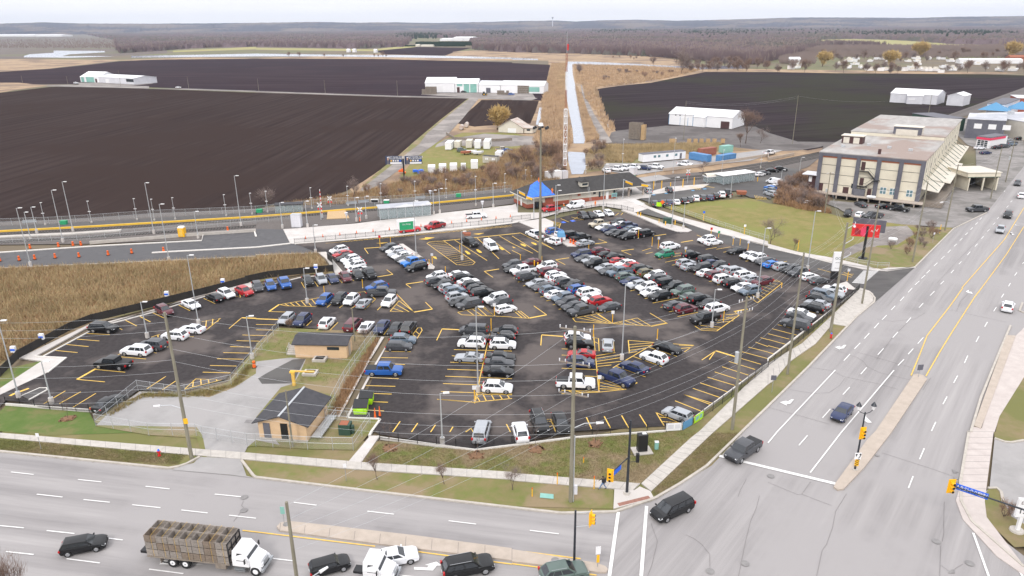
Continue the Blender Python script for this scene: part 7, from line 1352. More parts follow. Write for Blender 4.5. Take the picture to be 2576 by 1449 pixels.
# white pylon
b=g('31',668,1358); Hp=hgt(b,D('31',705,1088)[1]); T=thing('pylon_sign','tall white pylon with black foot at the lot entrance','sign',b,-.12); q=MB(); q.box((0,0,.9),(1.7,.5,1.8)); q.build('foot','black_metal',T); q=MB(); q.box((0,0,1.8+(Hp-1.8)/2),(1.7,.5,Hp-1.8)); pn=q.build('body','white',T); text('GO',.75,(.05,-.27,Hp-1.3),(R(90),0,0),'green_dark',pn)
for z in (Hp-2.2,Hp-3.4): text('STATION',.22,(.1,-.27,z),(R(90),0,0),'black_metal',pn)
# clearance bars
for t,bx_,yt,ex,ey,lab in (('21',(1115,552),355,1215,392,'left yellow clearance bar over the crosswalk'),('21',(1378,602),410,1302,398,'right yellow clearance bar over the crosswalk'),('21',(57,672),460,132,500,'left yellow clearance bar at the station corner'),('21',(220,752),545,142,520,'right yellow clearance bar at the station corner')):
    b=g(t,*bx_); h=hgt(b,D(t,0,yt)[1]); T=thing('clearance_bar',lab,'height bar',b,0,'yellow clearance bars'); e=G(D(t,ex,ey),h)-b; q=MB(); q.cyl((0,0,0),(0,0,h),.12,.1,8); q.build('post','galv',T); q=MB(); q.cyl((0,0,h-.1),(e.x,e.y,h),.07,.05,6); q.build('arm','galv',T)
    q=MB(); c=e*.6; q.box((c.x,c.y,h-.45),(max(e.xy.length*.75,1.5),.08,.55),rz=math.atan2(e.y,e.x)); q.build('sign_board','yellow',T)
# crossing signals
for t,x,y,yt,lab in (('11',655,762,590,'crossbuck signal at the left rail crossing, nearer one'),('11',750,645,525,'crossbuck signal across the tracks, left crossing'),('11',1055,785,635,'crossbuck signal left of the platform shelter'),('21',1765,395,255,'crossbuck signal at the right rail crossing')):
    p=g(t,x,y); h=hgt(p,D(t,0,yt)[1]); T=thing('crossing_signal',lab,'rail signal',p,0,'crossbuck signals'); q=MB(); q.cyl((0,0,0),(0,0,h),.09,.08,8); q.build('post','galv',T)
    for a in (.75,-.75): q=MB(); d=Vector((math.cos(a),0,math.sin(a)))*.85; c=Vector((0,-.12,h-.6)); n=Vector((-math.sin(a),0,math.cos(a)))*.13; q.quad(c-d-n,c+d-n,c+d+n,c-d+n); q.build('blade','white',T)
    for s in (-1,1): q=MB(); q.cyl((s*.4,-.1,h-1.7),(s*.4,-.2,h-1.7),.25,.25,10); q.build('lamp','red',T)
p=g('11',668,742); h=hgt(p,D('11',0,455)[1]); T=thing('barrier_arm','raised red and white striped crossing arm','barrier',p); q=MB(); q.box((0,0,.6),(.5,.5,1.2)); q.build('motor_box','galv',T)
for i in range(12): q=MB(); q.box((0,0,1.2+(h-1.2)*(i+.5)/12),(.16,.08,(h-1.2)/12)); q.build('arm_stripe',('red','white')[i%2],T)
b=[Vector((*g('11',*k).xy,.06)) for k in ((712,755),(940,745),(900,668),(720,680))]; q=MB(); q.prism([(v.x,v.y) for v in b],-.1,.08); o=q.build('crossing_deck','wood_new'); o['kind']='structure'
b=[Vector((*g('21',*k).xy,.06)) for k in ((1290,390),(1600,350),(1480,310),(1250,345))]; q=MB(); q.prism([(v.x,v.y) for v in b],-.1,.05); o=q.build('crossing_deck','pavement_old'); o['kind']='structure'
# platform benches, small shelters
for t,x,y,lab in (('11',965,625,'grey bench on the far platform, left'),('11',1085,610,'grey bench on the far platform, middle'),('11',1657,570,'grey bench on the far platform, right'),('01',300,815,'grey bench group at the far left platform')):
    p=g(t,x,y); T=thing('bench',lab,'bench',p,RAIL,'platform benches'); q=MB(); q.box((0,0,.75),(3.2,.5,.1)); q.build('seat','steel',T); q=MB(); q.box((0,.3,1.1),(3.2,.08,.6)); q.build('backrest','steel',T); q=MB(); q.box((-1.2,0,.35),(.1,.4,.7)); q.box((1.2,0,.35),(.1,.4,.7)); q.build('frame','steel',T)
b=[g('11',185,700),g('11',480,690)]; shelter('brick and glass shelter on the far platform, left','11',(200,705),(470,692),2.4,2.5,'shingle')
p=g('11',1200,655); T=thing('information_screen','white topped information screen on the platform','screen',p); q=MB(); q.cyl((0,0,0),(0,0,2.2),.06); q.build('post','galv',T); q=MB(); q.box((0,0,2.5),(2.2,.3,1.0)); q.build('case','white',T); q=MB(); q.box((0,-.17,2.4),(2.0,.03,.7)); q.build('display','black_metal',T)
# trailer by the island
p=g('21',495,945,.6); T=thing('covered_trailer','white trailer with bright blue cover on the island','trailer',(p.x,p.y,0),math.pi/2); q=MB(); q.box((0,0,.9),(3.2,1.9,.9)); q.build('body','white',T); q=MB(); q.box((0,0,1.7),(3.3,2.0,.9),tap=.75); q.build('cover','light_blue',T)
for s in (-1,1): q=MB(); q.cyl((0,s*1.0-.1,.35),(0,s*1.0+.1,.35),.33,.33,10); q.build('wheel','tyre',T)
p=g('21',2305,520); T=thing('salt_spreader','rusty red trailer at the top of the lawn','trailer',p,-.2); q=MB(); q.box((0,0,1.0),(2.6,1.8,1.0),tap=1.15); q.build('hopper','rust',T); q=MB(); q.cyl((0,-.9,.4),(0,.9,.4),.36,.36,10); q.build('wheel','tyre',T)
# tanks
for t,x,y,n,lab,r in (('31',1035,555,(1060,560),'white propane tank on the warehouse dock',.42),('31',1253,985,(1290,990),'white propane tank on the lawn near the billboard',.45)):
    p=g(t,x,y,1.25 if r<.44 else 0); T=thing('propane_tank',lab,'tank',p,-.5); q=MB(); L_=.95 if r<.44 else .7; z=r+.25; q.cyl((-L_,0,z),(L_,0,z),r,r,14); q.cyl((L_,0,z),(L_+.3,0,z),r,r*.5,14); q.cyl((-L_-.3,0,z),(-L_,0,z),r*.5,r,14); q.build('vessel','white',T,True); q=MB(); q.box((-.8,0,.15),(.2,1.0,.3)); q.box((.8,0,.15),(.2,1.0,.3)); q.build('saddle','concrete',T)
for t,x,y,n,lab in (('10',2070,1300,0,'grey cylinder tank by the shrubs, front'),('10',2120,1275,0,'grey cylinder tank by the shrubs, rear')):
    p=g(t,x,y); T=thing('old_tank',lab,'tank',p,FARM,'old grey tanks'); q=MB(); q.cyl((-2.6,0,1.2),(2.6,0,1.2),1.1,1.1,12); q.build('vessel','tin_roof_old',T,True); q=MB(); q.box((0,0,.1),(4,1.5,.3)); q.build('cradle','wood',T)
# people ------------------------------------------------------------
def person(loc_,rz,lab,top,legs,pose='stand',hat=None,pack=False,grp=None,sit=False):
    T=bpy.data.meshes.new('person'); V=[];E=[];Rr=[]
    def v(x,y,z,r): V.append((x,y,z)); Rr.append(r); return len(V)-1
    st_=.38 if pose=='walk' else .06
    pel=v(0,0,.95,.15); ch=v(0.02,0,1.28,.17); nk=v(.03,0,1.46,.065); hd=v(.05,0,1.62,.10); tp_=v(.04,0,1.72,.075); E+=[(pel,ch),(ch,nk),(nk,hd),(hd,tp_)]
    for s in (-1,1):
        f=s*st_; hp=v(0,s*.10,.88,.11); kn=v(f*.55+.04,s*.11,.50,.075); an_=v(f-.04*(s<0),s*.11,.09,.05); to=v(f+.18,s*.12,.04,.04); E+=[(pel,hp),(hp,kn),(kn,an_),(an_,to)]
        shd=v(.02,s*.20,1.40,.07); el=v(-f*.5+.02,s*.27,1.13,.05); wr_=v(-f*.9+.14,s*.26,.92,.035); E+=[(ch,shd),(shd,el),(el,wr_)]
        for k in range(4): a=v(wr_ and (-f*.9+.19+.0*k),s*.26+(k-1.5)*.02,.84-.01*(k%3),.012); b_=v(-f*.9+.21,s*.26+(k-1.5)*.02,.80-.012*(k in(1,2)),.009); E+=[(wr_,a),(a,b_)]
        th_=v(-f*.9+.21,s*.21,.88,.012); E+=[(wr_,th_)]
    T.from_pydata(V,E,[]); o=bpy.data.objects.new('person',T); C.objects.link(o); m_=o.modifiers.new('skin','SKIN'); o.modifiers.new('sub','SUBSURF').levels=1
    for i,r in enumerate(Rr): T.skin_vertices[0].data[i].radius=(r,r)
    T.skin_vertices[0].data[0].use_root=True
    dg=bpy.context.evaluated_depsgraph_get(); me=bpy.data.meshes.new_from_object(o.evaluated_get(dg)); bpy.data.objects.remove(o)
    for n in (top,legs,'skin','tyre'): me.materials.append(MT[n])
    for p in me.polygons:
        c=p.center; p.use_smooth=True
        p.material_index=2 if (c.z>1.47 or (abs(c.y)>.2 and c.z<.94 and c.z>.7)) else (0 if c.z>.93 or abs(c.y)>.2 else (1 if c.z>.11 else 3))
    me.name='person'; o=bpy.data.objects.new('person',me); C.objects.link(o); o.location=loc_; o.rotation_euler=(0,0,rz); tag(o,lab,'person',grp)
    q=MB(); q.cyl((.03,0,1.62),(.02,0,1.76),.115,.07,10); h=q.build('hair' if not hat else 'hard_hat','hair' if not hat else hat,o,True)
    q=MB(); q.cyl((.135,0,1.62),(.165,0,1.605),.02,.012,5); q.build('nose','skin',o)
    if pack: q=MB(); q.box((-.24,0,1.25),(.22,.32,.5),tap=.85); q.build('backpack','jacket',o,True)
    return o
def pp(t,x,y,z=0): p=g(t,x,y); return (p.x,p.y,z)
person(pp('23',912,580,.07),dirang(g('23',1000,585),g('23',800,570)),'person in dark jacket and jeans with backpack walking on the corner sidewalk','jacket','denim','walk',pack=True)
person(pp('21',500,1008),1.2,'person in dark red coat behind the open white SUV','dress','jacket'); person(pp('21',520,655),.3,'worker in orange vest left of the white van','hivis','denim',hat='white'); person(pp('21',838,628),2.,'worker in orange vest near the ladder behind the curved fence','hivis','hivis',hat='orange')
person(pp('21',1183,500),0.,'worker in orange vest under the station canopy','hivis','jacket',hat='orange'); person(pp('21',1198,505),2.,'person in dark clothes under the station canopy','jacket','jacket')
a=loc(so_,sr,8.0,-.4); person((a.x,a.y,3.6),1.6,'worker in orange on the roof edge by the tarpaulin','hivis','hivis',hat='orange'); a=loc(so_,sr,5.8,sd/2-.5); person((a.x,a.y,rz_-.5),2.6,'worker in orange at the peak of the tarpaulin roof','hivis','hivis',hat='orange')
# ================================================================= VEGETATION, HILLS, HAZE
def tree_mesh(seed,h=8,spread=.45,levels=4,twigs=260,tr=.14,up=.6,tw=.035,bush=False,crownlow=.25,tl=.11):
    r=random.Random(seed); q=MB(); ends=[]
    def br(p,d,L_,rad,lv):
        n=2; pts=[p]
        for i in range(n):
            d=(d+Vector((r.gauss(0,.12),r.gauss(0,.12),r.gauss(.04,.06)))).normalized(); p=p+d*L_/n; pts.append(p)
        for i in range(n): q.cyl(pts[i],pts[i+1],rad*(1-.25*i),rad*(1-.25*(i+1)),4 if lv>1 else 3,0,False)
        if lv==0: ends.append((p,d)); return
        k=r.choice((2,3,3)) if lv<levels else r.choice((3,4,5))
        for i in range(k):
            a=r.random()*6.28; s=r.uniform(.35,.9)*spread*1.6; nd=(d+Vector((math.cos(a)*s,math.sin(a)*s,r.uniform(-.1,.3)))).normalized()
            br(pts[r.choice((1,2))] if r.random()<.35 else p,nd,L_*r.uniform(.6,.82),rad*.62,lv-1)
            ends.append((p,nd))
    if bush:
        for i in range(9): a=r.random()*6.28; br(Vector((0,0,0)),Vector((math.cos(a)*.6,math.sin(a)*.6,1)).normalized(),h*.4,tr*.5,2)
    else: br(Vector((0,0,-.1)),Vector((0,0,1)),h*crownlow*1.2,tr,levels)
    t=MB()
    mz=max(e[0].z for e in ends)
    for i in range(twigs):
        p,d=r.choice(ends); d=(d+Vector((r.gauss(0,.55),r.gauss(0,.55),r.gauss(.15,.4)))).normalized(); L_=h*tl*r.uniform(.5,1.4); s=d.cross(Vector((r.random()-.5,r.random()-.5,r.random()))).normalized()*tw
        q0=p+Vector((r.gauss(0,.05),r.gauss(0,.05),r.gauss(0,.05)))*h; t.add([q0-s,q0+s,q0+d*L_],[(0,1,2)])
    return q,t,mz
PROT={}
def proto(key,lab_m,tw_m,**k):
    q,t,mz=tree_mesh(**k); PROT[key]=(q,t,mz,lab_m,tw_m,[None])
proto('bare1','bark','twig',seed=1,h=9,levels=5,twigs=1700,tr=.16,tw=.02); proto('bare2','bark','twig_grey',seed=5,h=9,levels=5,twigs=1700,tr=.15,tw=.02,spread=.6)
proto('sap','bark','twig',seed=3,h=4,levels=3,twigs=60,tr=.05,tw=.012,spread=.35,crownlow=.35); proto('bush','bark','twig_red',seed=9,h=3,twigs=700,tr=.06,tw=.022,bush=True,tl=.22); proto('bushg','bark','twig_grey',seed=12,h=3,twigs=700,tr=.06,tw=.022,bush=True,tl=.22)
proto('gold','bark','twig_gold',seed=21,h=8,levels=4,twigs=7000,tr=.2,tw=.075,spread=.6,tl=.10,crownlow=.15); proto('far1','bark','twig_grey',seed=33,h=12,levels=3,twigs=1100,tr=.13,tw=.045,spread=.75,tl=.16,crownlow=.2); proto('far2','bark','twig',seed=35,h=12,levels=3,twigs=1100,tr=.13,tw=.045,spread=.65,tl=.16,crownlow=.2)
def tree(key,p,h,lab,grp=None,nm='bare_tree',cat='tree'):
    q,t,mz,m1,m2,c=PROT[key]
    if c[0] is None:
        T=thing(nm,lab,cat,p,random.random()*6.28,grp); q.build('trunk',m1,T); t.build('crown',m2,T); c[0]=T; r=T
    else: r=dup(c[0],(p.x,p.y,0),random.random()*6.28,lab,grp); r['category']=cat; r.name=nm
    if not grp and 'group' in r: del r['group']
    s=h/mz*.95; r.scale=(s,s,s); return r
def treeY(key,t,x,y,yt,lab,grp=None,**k): p=g(t,x,y); return tree(key,p,hgt(p,D(t,0,yt)[1]),lab,grp,**k)
treeY('bare2','31',22,1005,730,'bare grey tree on the lawn left edge near the driveway'); treeY('bare1','31',258,1065,950,'thin bare sapling on the lawn beside the yellow post'); treeY('bare1','20',2350,1440,1110,'large bare tree in front of the steel shed right end')
tree('bare2',g('20',2500,1440),7,'smaller bare tree right of the big one by the steel shed'); tree('bare1',g('21',2300,30),6,'bare tree beside the green shed beyond the tracks'); tree('bare2',g('21',1925,300),5,'slim bare tree before the blue containers')
treeY('bare1','13',1220,475,225,'bare street sapling on the verge, left one'); treeY('bare1','13',1893,522,325,'bare street sapling on the verge, middle one'); treeY('bare2','23',5,580,340,'bare street sapling on the verge, right one')
for t,x,y,yt,l in (('13',1345,160,40,'newly planted sapling in mulch at the fence left corner'),('13',2215,235,60,'newly planted sapling in mulch by the silver minivan'),('23',245,172,50,'newly planted sapling in mulch left of the intersection pole'),('23',835,115,-60,'newly planted sapling in mulch before the front fence'),('02',680,1310,1090,'sapling in mulch on the bright green lawn')):
    p=g(t,x,y); tree('sap',p,3.6,l,'saplings in mulch rings'); q=MB(); random.seed(int(x))
    for i in range(30): a=random.random()*6.28; rr=random.random()**.5*1.0; q.box((p.x+math.cos(a)*rr,p.y+math.sin(a)*rr,.03),(.3,.25,.08),rz=a)
    q.cyl((p.x,p.y,-.05),(p.x,p.y,.08),.9,.6,10); o=q.build('mulch_ring','mulch'); o['kind']='stuff'; o['label']='brown mulch around a sapling'
pn=G(D('D',60,1640)); r=tree('bare1',pn,hgt(pn,1402),'leafless tree top poking in at the bottom left edge'); r.scale=(r.scale[0]*.4,r.scale[1]*.4,r.scale[2])
treeY('bushg','11',120,620,465,'round bare shrub beside the platform in front of the field',nm='bare_shrub',cat='shrub'); treeY('bare2','11',975,560,335,'bare shrub tree at the foot of the farm road'); treeY('gold','10',2430,1300,1110,'golden willow bush beside the old barn',nm='golden_willow')
for t,x,y,yt,l in (('30',545,668,545,'round golden tree left of the marina'),('30',1228,670,538,'golden tree in the middle of the marina'),('30',2430,590,450,'large golden tree near the right edge, behind marina'),('30',1530,580,450,'pale golden tall tree behind the marina')): treeY('gold',t,x,y,yt,l,nm='golden_willow')
treeY('far2','20',1425,660,580,'orange bare tree left of the river bend trees'); treeY('far1','20',1700,745,510,'tallest bare tree by the river, right field edge'); treeY('far1','20',672,750,640,'bare shrub tree beside the canal top')
random.seed(5)
for i in range(46):
    x=random.uniform(1750,2576); y=665+random.uniform(-10,60)
    tree(random.choice(('far1','far2')),g('20',x,y),random.uniform(6,11),'grey bare tree along the river edge of the right field','bare trees along the river')
for i in range(60):
    x=random.uniform(0,2576); y=random.choice((560,590,620,715,735))+random.uniform(-12,12)
    tree(random.choice(('far1','far2')),g('30',x,y),random.uniform(6,12),'grey bare tree around the marina yard','bare trees around the marina')
for x in (330,440,690,880,1190,1280,1230,1310): tree('far2',g('10',x,575),random.uniform(4,9),'small bare tree on the far river bank','bare trees on the far river bank')
for i in range(26):
    x,y=random.choice(((1000,570),(1050,575),(1150,590),(1250,600),(1100,740),(1200,745),(950,800),(1400,740),(1500,760),(1600,740),(1300,770),(1800,720),(640,840))); p=g('20',x+random.uniform(-60,60),y+random.uniform(-12,12)); tree(random.choice(('bushg','bush')),p,random.uniform(2.5,5),'grey brown shrub in the reed meadow','shrubs in the reed meadow',nm='bare_shrub',cat='shrub')
# shrubs and small trees of the brush areas
def inpoly(p,P):
    c=False;n=len(P);j=n-1
    for i in range(n):
        if (P[i].y>p.y)!=(P[j].y>p.y) and p.x<(P[j].x-P[i].x)*(p.y-P[i].y)/(P[j].y-P[i].y)+P[i].x: c=not c
        j=i
    return c
def scatter(P,n,seed=0):
    r=random.Random(seed); x0,x1=min(p.x for p in P),max(p.x for p in P); y0,y1=min(p.y for p in P),max(p.y for p in P); out=[]
    while len(out)<n:
        p=Vector((r.uniform(x0,x1),r.uniform(y0,y1),0))
        if inpoly(p,P): out.append(p)
    return out
A1=PL('11:2000,420 2250,300 2576,160 21:200,60 500,60 540,330 400,400 100,420 11:2576,430 2200,480')
for p in scatter(A1,46,2): tree(random.choice(('bare1','bare2','bush')),p,random.uniform(3,6.5),'reddish bare tree in the thicket between yard and canal','thicket trees between yard and canal')
for p in scatter(PL('11:900,560 1400,420 1700,330 2200,300 2200,470 1400,560'),34,3): tree(random.choice(('bush','bushg')),p,random.uniform(1.5,3.4),'rust brown shrub on the slope behind the platform','shrubs behind the platform',nm='bare_shrub',cat='shrub')
for p in scatter(PL('21:740,60 900,30 950,180 900,260 730,290'),12,4): tree(random.choice(('bush','bushg')),p,random.uniform(2.5,4.5),'dark bare shrub on the pond bank','shrubs on the pond bank',nm='bare_shrub',cat='shrub')
for p in scatter(PL('31:120,440 420,330 430,480 520,640 760,720 700,740 350,660 180,620 60,590'),46,5): tree(random.choice(('bush','bush','bushg')),p,random.uniform(2,4.2),'brown shrub in the thicket left of the warehouse','shrubs left of the warehouse',nm='bare_shrub',cat='shrub')
for p in scatter(PL('31:1200,1050 1450,1180 1620,1000 1800,860 1500,860 1400,1000'),14,6): tree(random.choice(('bushg','bush')),p,random.uniform(1.2,2.6),'grey shrub along the verge right of the red billboard','shrubs along the right verge',nm='bare_shrub',cat='shrub')
tree('bush',g('33',2370,850),1.9,'brown autumn shrub behind the price sign',nm='shrub',cat='shrub'); tree('bushg',g('12',1100,500),1.6,'brown shrub at the back of the compound, right',nm='shrub',cat='shrub'); tree('bush',g('12',330,395),1.4,'brown shrub at the back of the compound, left',nm='shrub',cat='shrub')
def blades(name,P,n,h,w_,m_,seed,lab,z=-.1,jit=.35):
    r=np.random.default_rng(seed); pts=scatter(P,n,seed); v=[];f=[]
    for p in pts:
        for k in range(3):
            a=r.random()*6.283; hh=h*r.uniform(.45,1.25); dx,dy=math.cos(a)*w_,math.sin(a)*w_; ox,oy=r.normal(0,.18,2); b=len(v)
            v+=[(p.x+ox-dx,p.y+oy-dy,z),(p.x+ox+dx,p.y+oy+dy,z),(p.x+ox+r.normal(0,jit)*hh,p.y+oy+r.normal(0,jit)*hh,z+hh)]; f.append((b,b+1,b+2))
    mb=MB(); mb.v=v; mb.f=f; mb.m=[0]*len(f); o=mb.build(name,m_); o['kind']='stuff'; o['label']=lab
mat('reed_a',(.48,.36,.2),.95,(.30,.23,.12),.12); mat('reed_b',(.30,.18,.10),.95,(.42,.26,.14),.2); mat('reed_c',(.56,.40,.25),.95,(.36,.25,.16),.1); mat('weed',(.24,.22,.07),.95,(.30,.22,.1),.4)
LB=PL('01:-600,1310 0,1258 1100,1215 2576,1145 11:0,1130 620,1110 690,1200 720,1290 440,1300 0,1365 02:2080,30 1550,160 930,320 400,560 0,760 -600,1000')
blades('tall_grass',LB,15000,1.15,.07,'reed_a',1,'tan tall dry grass in the brush left of the lot'); blades('tall_grass',LB,8000,.9,.08,'reed_b',2,'darker brown dry grass in the left brush'); blades('tall_grass',LB,2500,.7,.08,'weed',14,'greenish weeds in the left brush')
MB_=PL('11:1060,500 1480,380 1700,310 2250,270 2540,70 21:300,60 500,60 540,330 400,420 0,465 11:2576,435 1500,535 900,600 620,610 250,625 700,560')
blades('tall_grass',MB_,12000,1.5,.10,'reed_b',3,'rust brown dry grass behind the platform'); blades('tall_grass',MB_,7000,1.6,.10,'reed_a',4,'tan dry grass behind the platform')
blades('reeds',PL('20:400,640 545,640 530,900 550,1100 610,1440 21:560,60 540,300 460,300 300,60 20:230,1400 290,1200 300,1010 350,830'),9000,1.9,.18,'reed_c',5,'orange reeds on the left canal bank')
blades('reeds',PL('20:620,650 1300,665 1900,700 1700,760 1300,830 850,880 930,1100 1040,1300 960,1330 830,1100 740,1000 700,850 640,830'),12000,1.9,.25,'reed_c',6,'tan reeds right of the canal')
blades('reeds',PL('20:640,860 690,960 760,1150 880,1400 750,1430 690,1150 655,950'),3500,1.7,.15,'reed_c',7,'tan reeds between canal and gravel track')
blades('reeds',PL('21:760,70 900,20 2100,0 2080,60 1780,90 1310,110 1200,185 980,180'),9000,1.4,.12,'reed_a',8,'tan grass beyond the tracks right of the pond')
blades('tall_grass',PL('31:120,440 420,330 430,480 520,640 640,700 350,660 180,620 60,590'),6000,1.5,.09,'reed_b',9,'brown tall grass beside the bent road')
blades('tall_grass',PL('12:1240,490 1120,750 820,1290 720,1320 900,960 1130,620'),1500,.6,.05,'reed_b',10,'brown weeds along the compound fence')
blades('tall_grass',PL('02:1120,1240 1440,1060 1860,1060 2330,980 2480,780 2540,780 2420,960 2100,1090 1440,1100 1100,1290'),1300,.5,.05,'weed',11,'weeds along the chain fence')
blades('lawn_tufts',PL('13:1070,305 1250,100 2200,190 23:0,140 620,60 1540,0 1880,-10 1290,515 0,410 13:2576,395'),14000,.10,.03,'lawn',12,'short grass of the front lawn',.0,.6)
blades('lawn_tufts',PL('03:0,70 1200,180 1880,225 1780,330 900,285 0,190'),6000,.10,.03,'verge_brown',13,'short brown grass of the left verge',.0,.6)
blades('lawn_tufts',PL('12:0,560 220,420 1190,450 1080,640 880,960 420,960 500,720 340,690 0,700'),2500,.12,.03,'lawn',15,'short grass of the compound lawn',.0,.6)
blades('lawn_tufts',PL('23:1400,600 2030,5 2300,5 1950,330 1680,515 1440,655'),3500,.1,.03,'verge_brown',16,'short grass between sidewalk and main road',.0,.6)
# ---- forest
FX=[-900,200,285,300,400,480,644,900,1020,1040,1180,1192,1288,1440,1620,1800,1900,2000,2100,2576,3400]; FY=[84,84,100,134,128,121,117,122,117,95,95,125,131,134,141,156,163,140,119,126,130]
MX=[2060,2150,2290,2400,2576,3400]; M0=[100,97,102,111,114,116]; M1=[112,116,124,131,132,132]
def inforest(px,py):
    f=np.interp(px,FX,FY); ok=(py<f)
    if px>2060 and np.interp(px,MX,M0)<py<np.interp(px,MX,M1): ok=False
    return ok
mat('canopy',(.10,.072,.076),1.,(.155,.115,.12),.012,c3=(.09,.085,.07),sc3=.0022,spec=.0); mat('wood_twigs',(.21,.155,.16),1.,(.14,.10,.105),.01,spec=.0)
mat('hill_wood',(.03,.03,.045),1.,(.055,.05,.065),.003,c3=(.16,.12,.095),sc3=.0015,spec=.0); mat('conifer',(.02,.04,.022),1.,spec=0.)
mb=MB(); na,nd=460,120; idx={}; r_=np.random.default_rng(4)
ang=np.linspace(R(-47),R(47),na); dist=1250*(9500/1250)**(np.linspace(0,1,nd)); grid=np.zeros((na,nd)); 
for i,a in enumerate(ang):
    for j,d in enumerate(dist):
        x,y=d*math.sin(a),d*math.cos(a); px,py=proj((x,y,0)); 
        h=r_.uniform(6.5,12.5) if inforest(px,py) else -6
        grid[i,j]=h; mb.v.append((x,y,h))
for i in range(na-1):
    for j in range(nd-1):
        if max(grid[i,j],grid[i+1,j],grid[i,j+1],grid[i+1,j+1])>0: k=i*nd+j; mb.f.append((k,k+nd,k+nd+1,k+1)); mb.m.append(0)
o=mb.build('forest_canopy','canopy'); o['kind']='stuff'; o['label']='far bare woodland that reads as one mass'
v=[];f=[];nt=0; r2=np.random.default_rng(8)
def strands(px,py,h,n,wd,v,f):
    p=G((px,py)); 
    for k in range(n):
        a=r2.random()*6.283; rr=r2.random()*h*.28; zb=h*r2.uniform(0,.55); b=len(v); w_=wd*r2.uniform(.5,1.3); tx,ty=p.x+math.cos(a)*rr,p.y+math.sin(a)*rr
        v+=[(p.x+math.cos(a)*rr*.5-w_,p.y+math.sin(a)*rr*.5,zb),(p.x+math.cos(a)*rr*.5+w_,p.y+math.sin(a)*rr*.5,zb),(tx+r2.normal(0,1),ty,h*r2.uniform(.8,1.1))]; f.append((b,b+1,b+2))
for _ in range(15000):
    px=r2.uniform(-100,2700); fr_=np.interp(px,FX,FY); py=fr_-abs(r2.exponential(4.5))
    if py<76 or not inforest(px,py): continue
    strands(px,py,r2.uniform(9,15),9,.55,v,f)
mb=MB(); mb.v=v; mb.f=f; mb.m=[0]*len(f); o=mb.build('forest_edge','wood_twigs'); o['kind']='stuff'; o['label']='bare trees of the woodland edge'
v=[];f=[]
for _ in range(14000):
    px=r2.uniform(-100,2700); fr_=np.interp(px,FX,FY); py=r2.uniform(76,fr_)
    if not inforest(px,py): continue
    strands(px,py,r2.uniform(11,16),5,1.1,v,f)
for _ in range(12000):
    px=r2.uniform(1960,2650); py=r2.triangular(123,128,148) if px>2050 else r2.uniform(126,161)
    strands(px,py,r2.uniform(6,12)*(1 if py<136 else .6),8,.5,v,f)
for _ in range(1800):
    px=r2.uniform(0,420); py=r2.uniform(98,122)
    if px<90 and py<100: continue
    strands(px,py,r2.uniform(3,8),7,.7,v,f)
mb=MB(); mb.v=v; mb.f=f; mb.m=[0]*len(f); o=mb.build('woodland','twig_grey'); o['kind']='stuff'; o['label']='bare tree tops of the far woodland'
v=[];f=[]
for _ in range(1500):
    c=r2.choice([(1800,82,60,6),(1560,78,40,4),(2250,84,90,5),(1900,78,120,4),(1060,90,30,4),(1250,84,40,4),(2440,86,60,4)] if 0 else 7)
    cx_,cy_,sx_,sy_=((1800,84,70,5),(1560,80,50,3),(2250,88,90,3),(1900,79,140,3),(1060,93,30,3),(1250,84,40,4),(2440,88,60,3))[c]
    px,py=r2.normal(cx_,sx_),r2.normal(cy_,sy_)
    if py<74: continue
    strands(px,py,r2.uniform(14,20),5,2.6,v,f)
for _ in range(1100):
    px=r2.uniform(1047,1190); strands(px,113+r2.normal(0,.7),r2.uniform(7,9),5,1.8,v,f)
for _ in range(500): strands(r2.uniform(1020,1170),117,r2.uniform(3,4.5),5,1.8,v,f)
mb=MB(); mb.v=v; mb.f=f; mb.m=[0]*len(f); o=mb.build('conifers','conifer'); o['kind']='stuff'; o['label']='dark conifers among the far woodland'
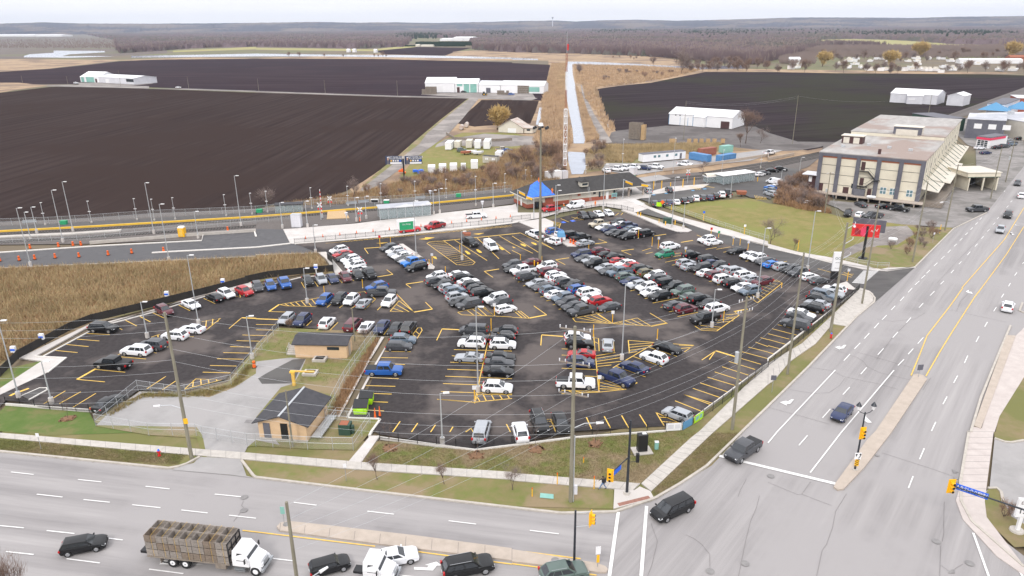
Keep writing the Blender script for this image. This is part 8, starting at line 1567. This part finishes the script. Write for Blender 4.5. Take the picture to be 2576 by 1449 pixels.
# ---- hills
RX=[-700,0,110,200,400,600,700,800,900,1000,1100,1250,1300,1390,1450,1520,1600,1700,1800,1920,2000,2200,2300,2400,2576,3400]; RY=[58,59.5,56,59,59.5,58,56.5,55,57,56,58,54.5,53,51.5,54,51,49.5,52,50,46.5,44,44,45.5,42,40.5,38]
mb=MB(); nh=520; rows=[(8200,.0),(9000,.12),(9800,.42),(10500,.72),(11200,1.),(11600,.9),(13500,.2)]; xs=np.linspace(-500,3100,nh); nz=np.cumsum(r_.normal(0,.12,nh)); nz-=np.convolve(nz,np.ones(41)/41,'same')
for i,x in enumerate(xs):
    y=np.interp(x,RX,RY)+nz[i]*.6+r_.normal(0,.18); d=M3@Vector((x-CX,CY-y,-F)); hd=math.hypot(d.x,d.y); 
    for dist_,u in rows:
        top=HC+d.z/hd*11200; mb.v.append((d.x/hd*dist_,d.y/hd*dist_,-4+(top+4)*u+(r_.normal(0,3.5) if .1<u<1 else 0)))
n=len(rows)
for i in range(nh-1):
    for j in range(n-1): k=i*n+j; mb.f.append((k,k+n,k+n+1,k+1)); mb.m.append(0)
o=mb.build('hills','hill_wood'); o['kind']='structure'
p=G((1390,70)); p=p.normalized()*9500; T=thing('water_tower','tiny water tower on the central horizon','water tower',(p.x,p.y,0)); zt=hgt(p,48) if 0 else 150
q=MB(); q.cyl((0,0,0),(0,0,128),5,4,8); q.build('stem','tin',T); q=MB(); q.cyl((0,0,126),(0,0,134),6,14,12); q.cyl((0,0,134),(0,0,142),14,12,12); q.build('tank','pilaster',T)
# ---- haze
mb=MB(); mb.add([(-14000,-400,-6),(14000,-400,-6),(14000,12200,-6),(-14000,12200,-6),(-14000,-400,240),(14000,-400,240),(14000,12200,240),(-14000,12200,240)],[(3,2,1,0),(4,5,6,7),(0,1,5,4),(1,2,6,5),(2,3,7,6),(3,0,4,7)])
hm=bpy.data.materials.new('haze'); hm.use_nodes=True; T_=hm.node_tree; T_.nodes.clear(); out=T_.nodes.new('ShaderNodeOutputMaterial'); pv=T_.nodes.new('ShaderNodeVolumePrincipled'); pv.inputs['Color'].default_value=(.74,.83,1,1); pv.inputs['Density'].default_value=.000055; T_.links.new(pv.outputs[0],out.inputs['Volume']); MT['haze']=hm
o=mb.build('haze','haze'); o['kind']='stuff'; o['label']='pale blue haze over the far woods'
pass
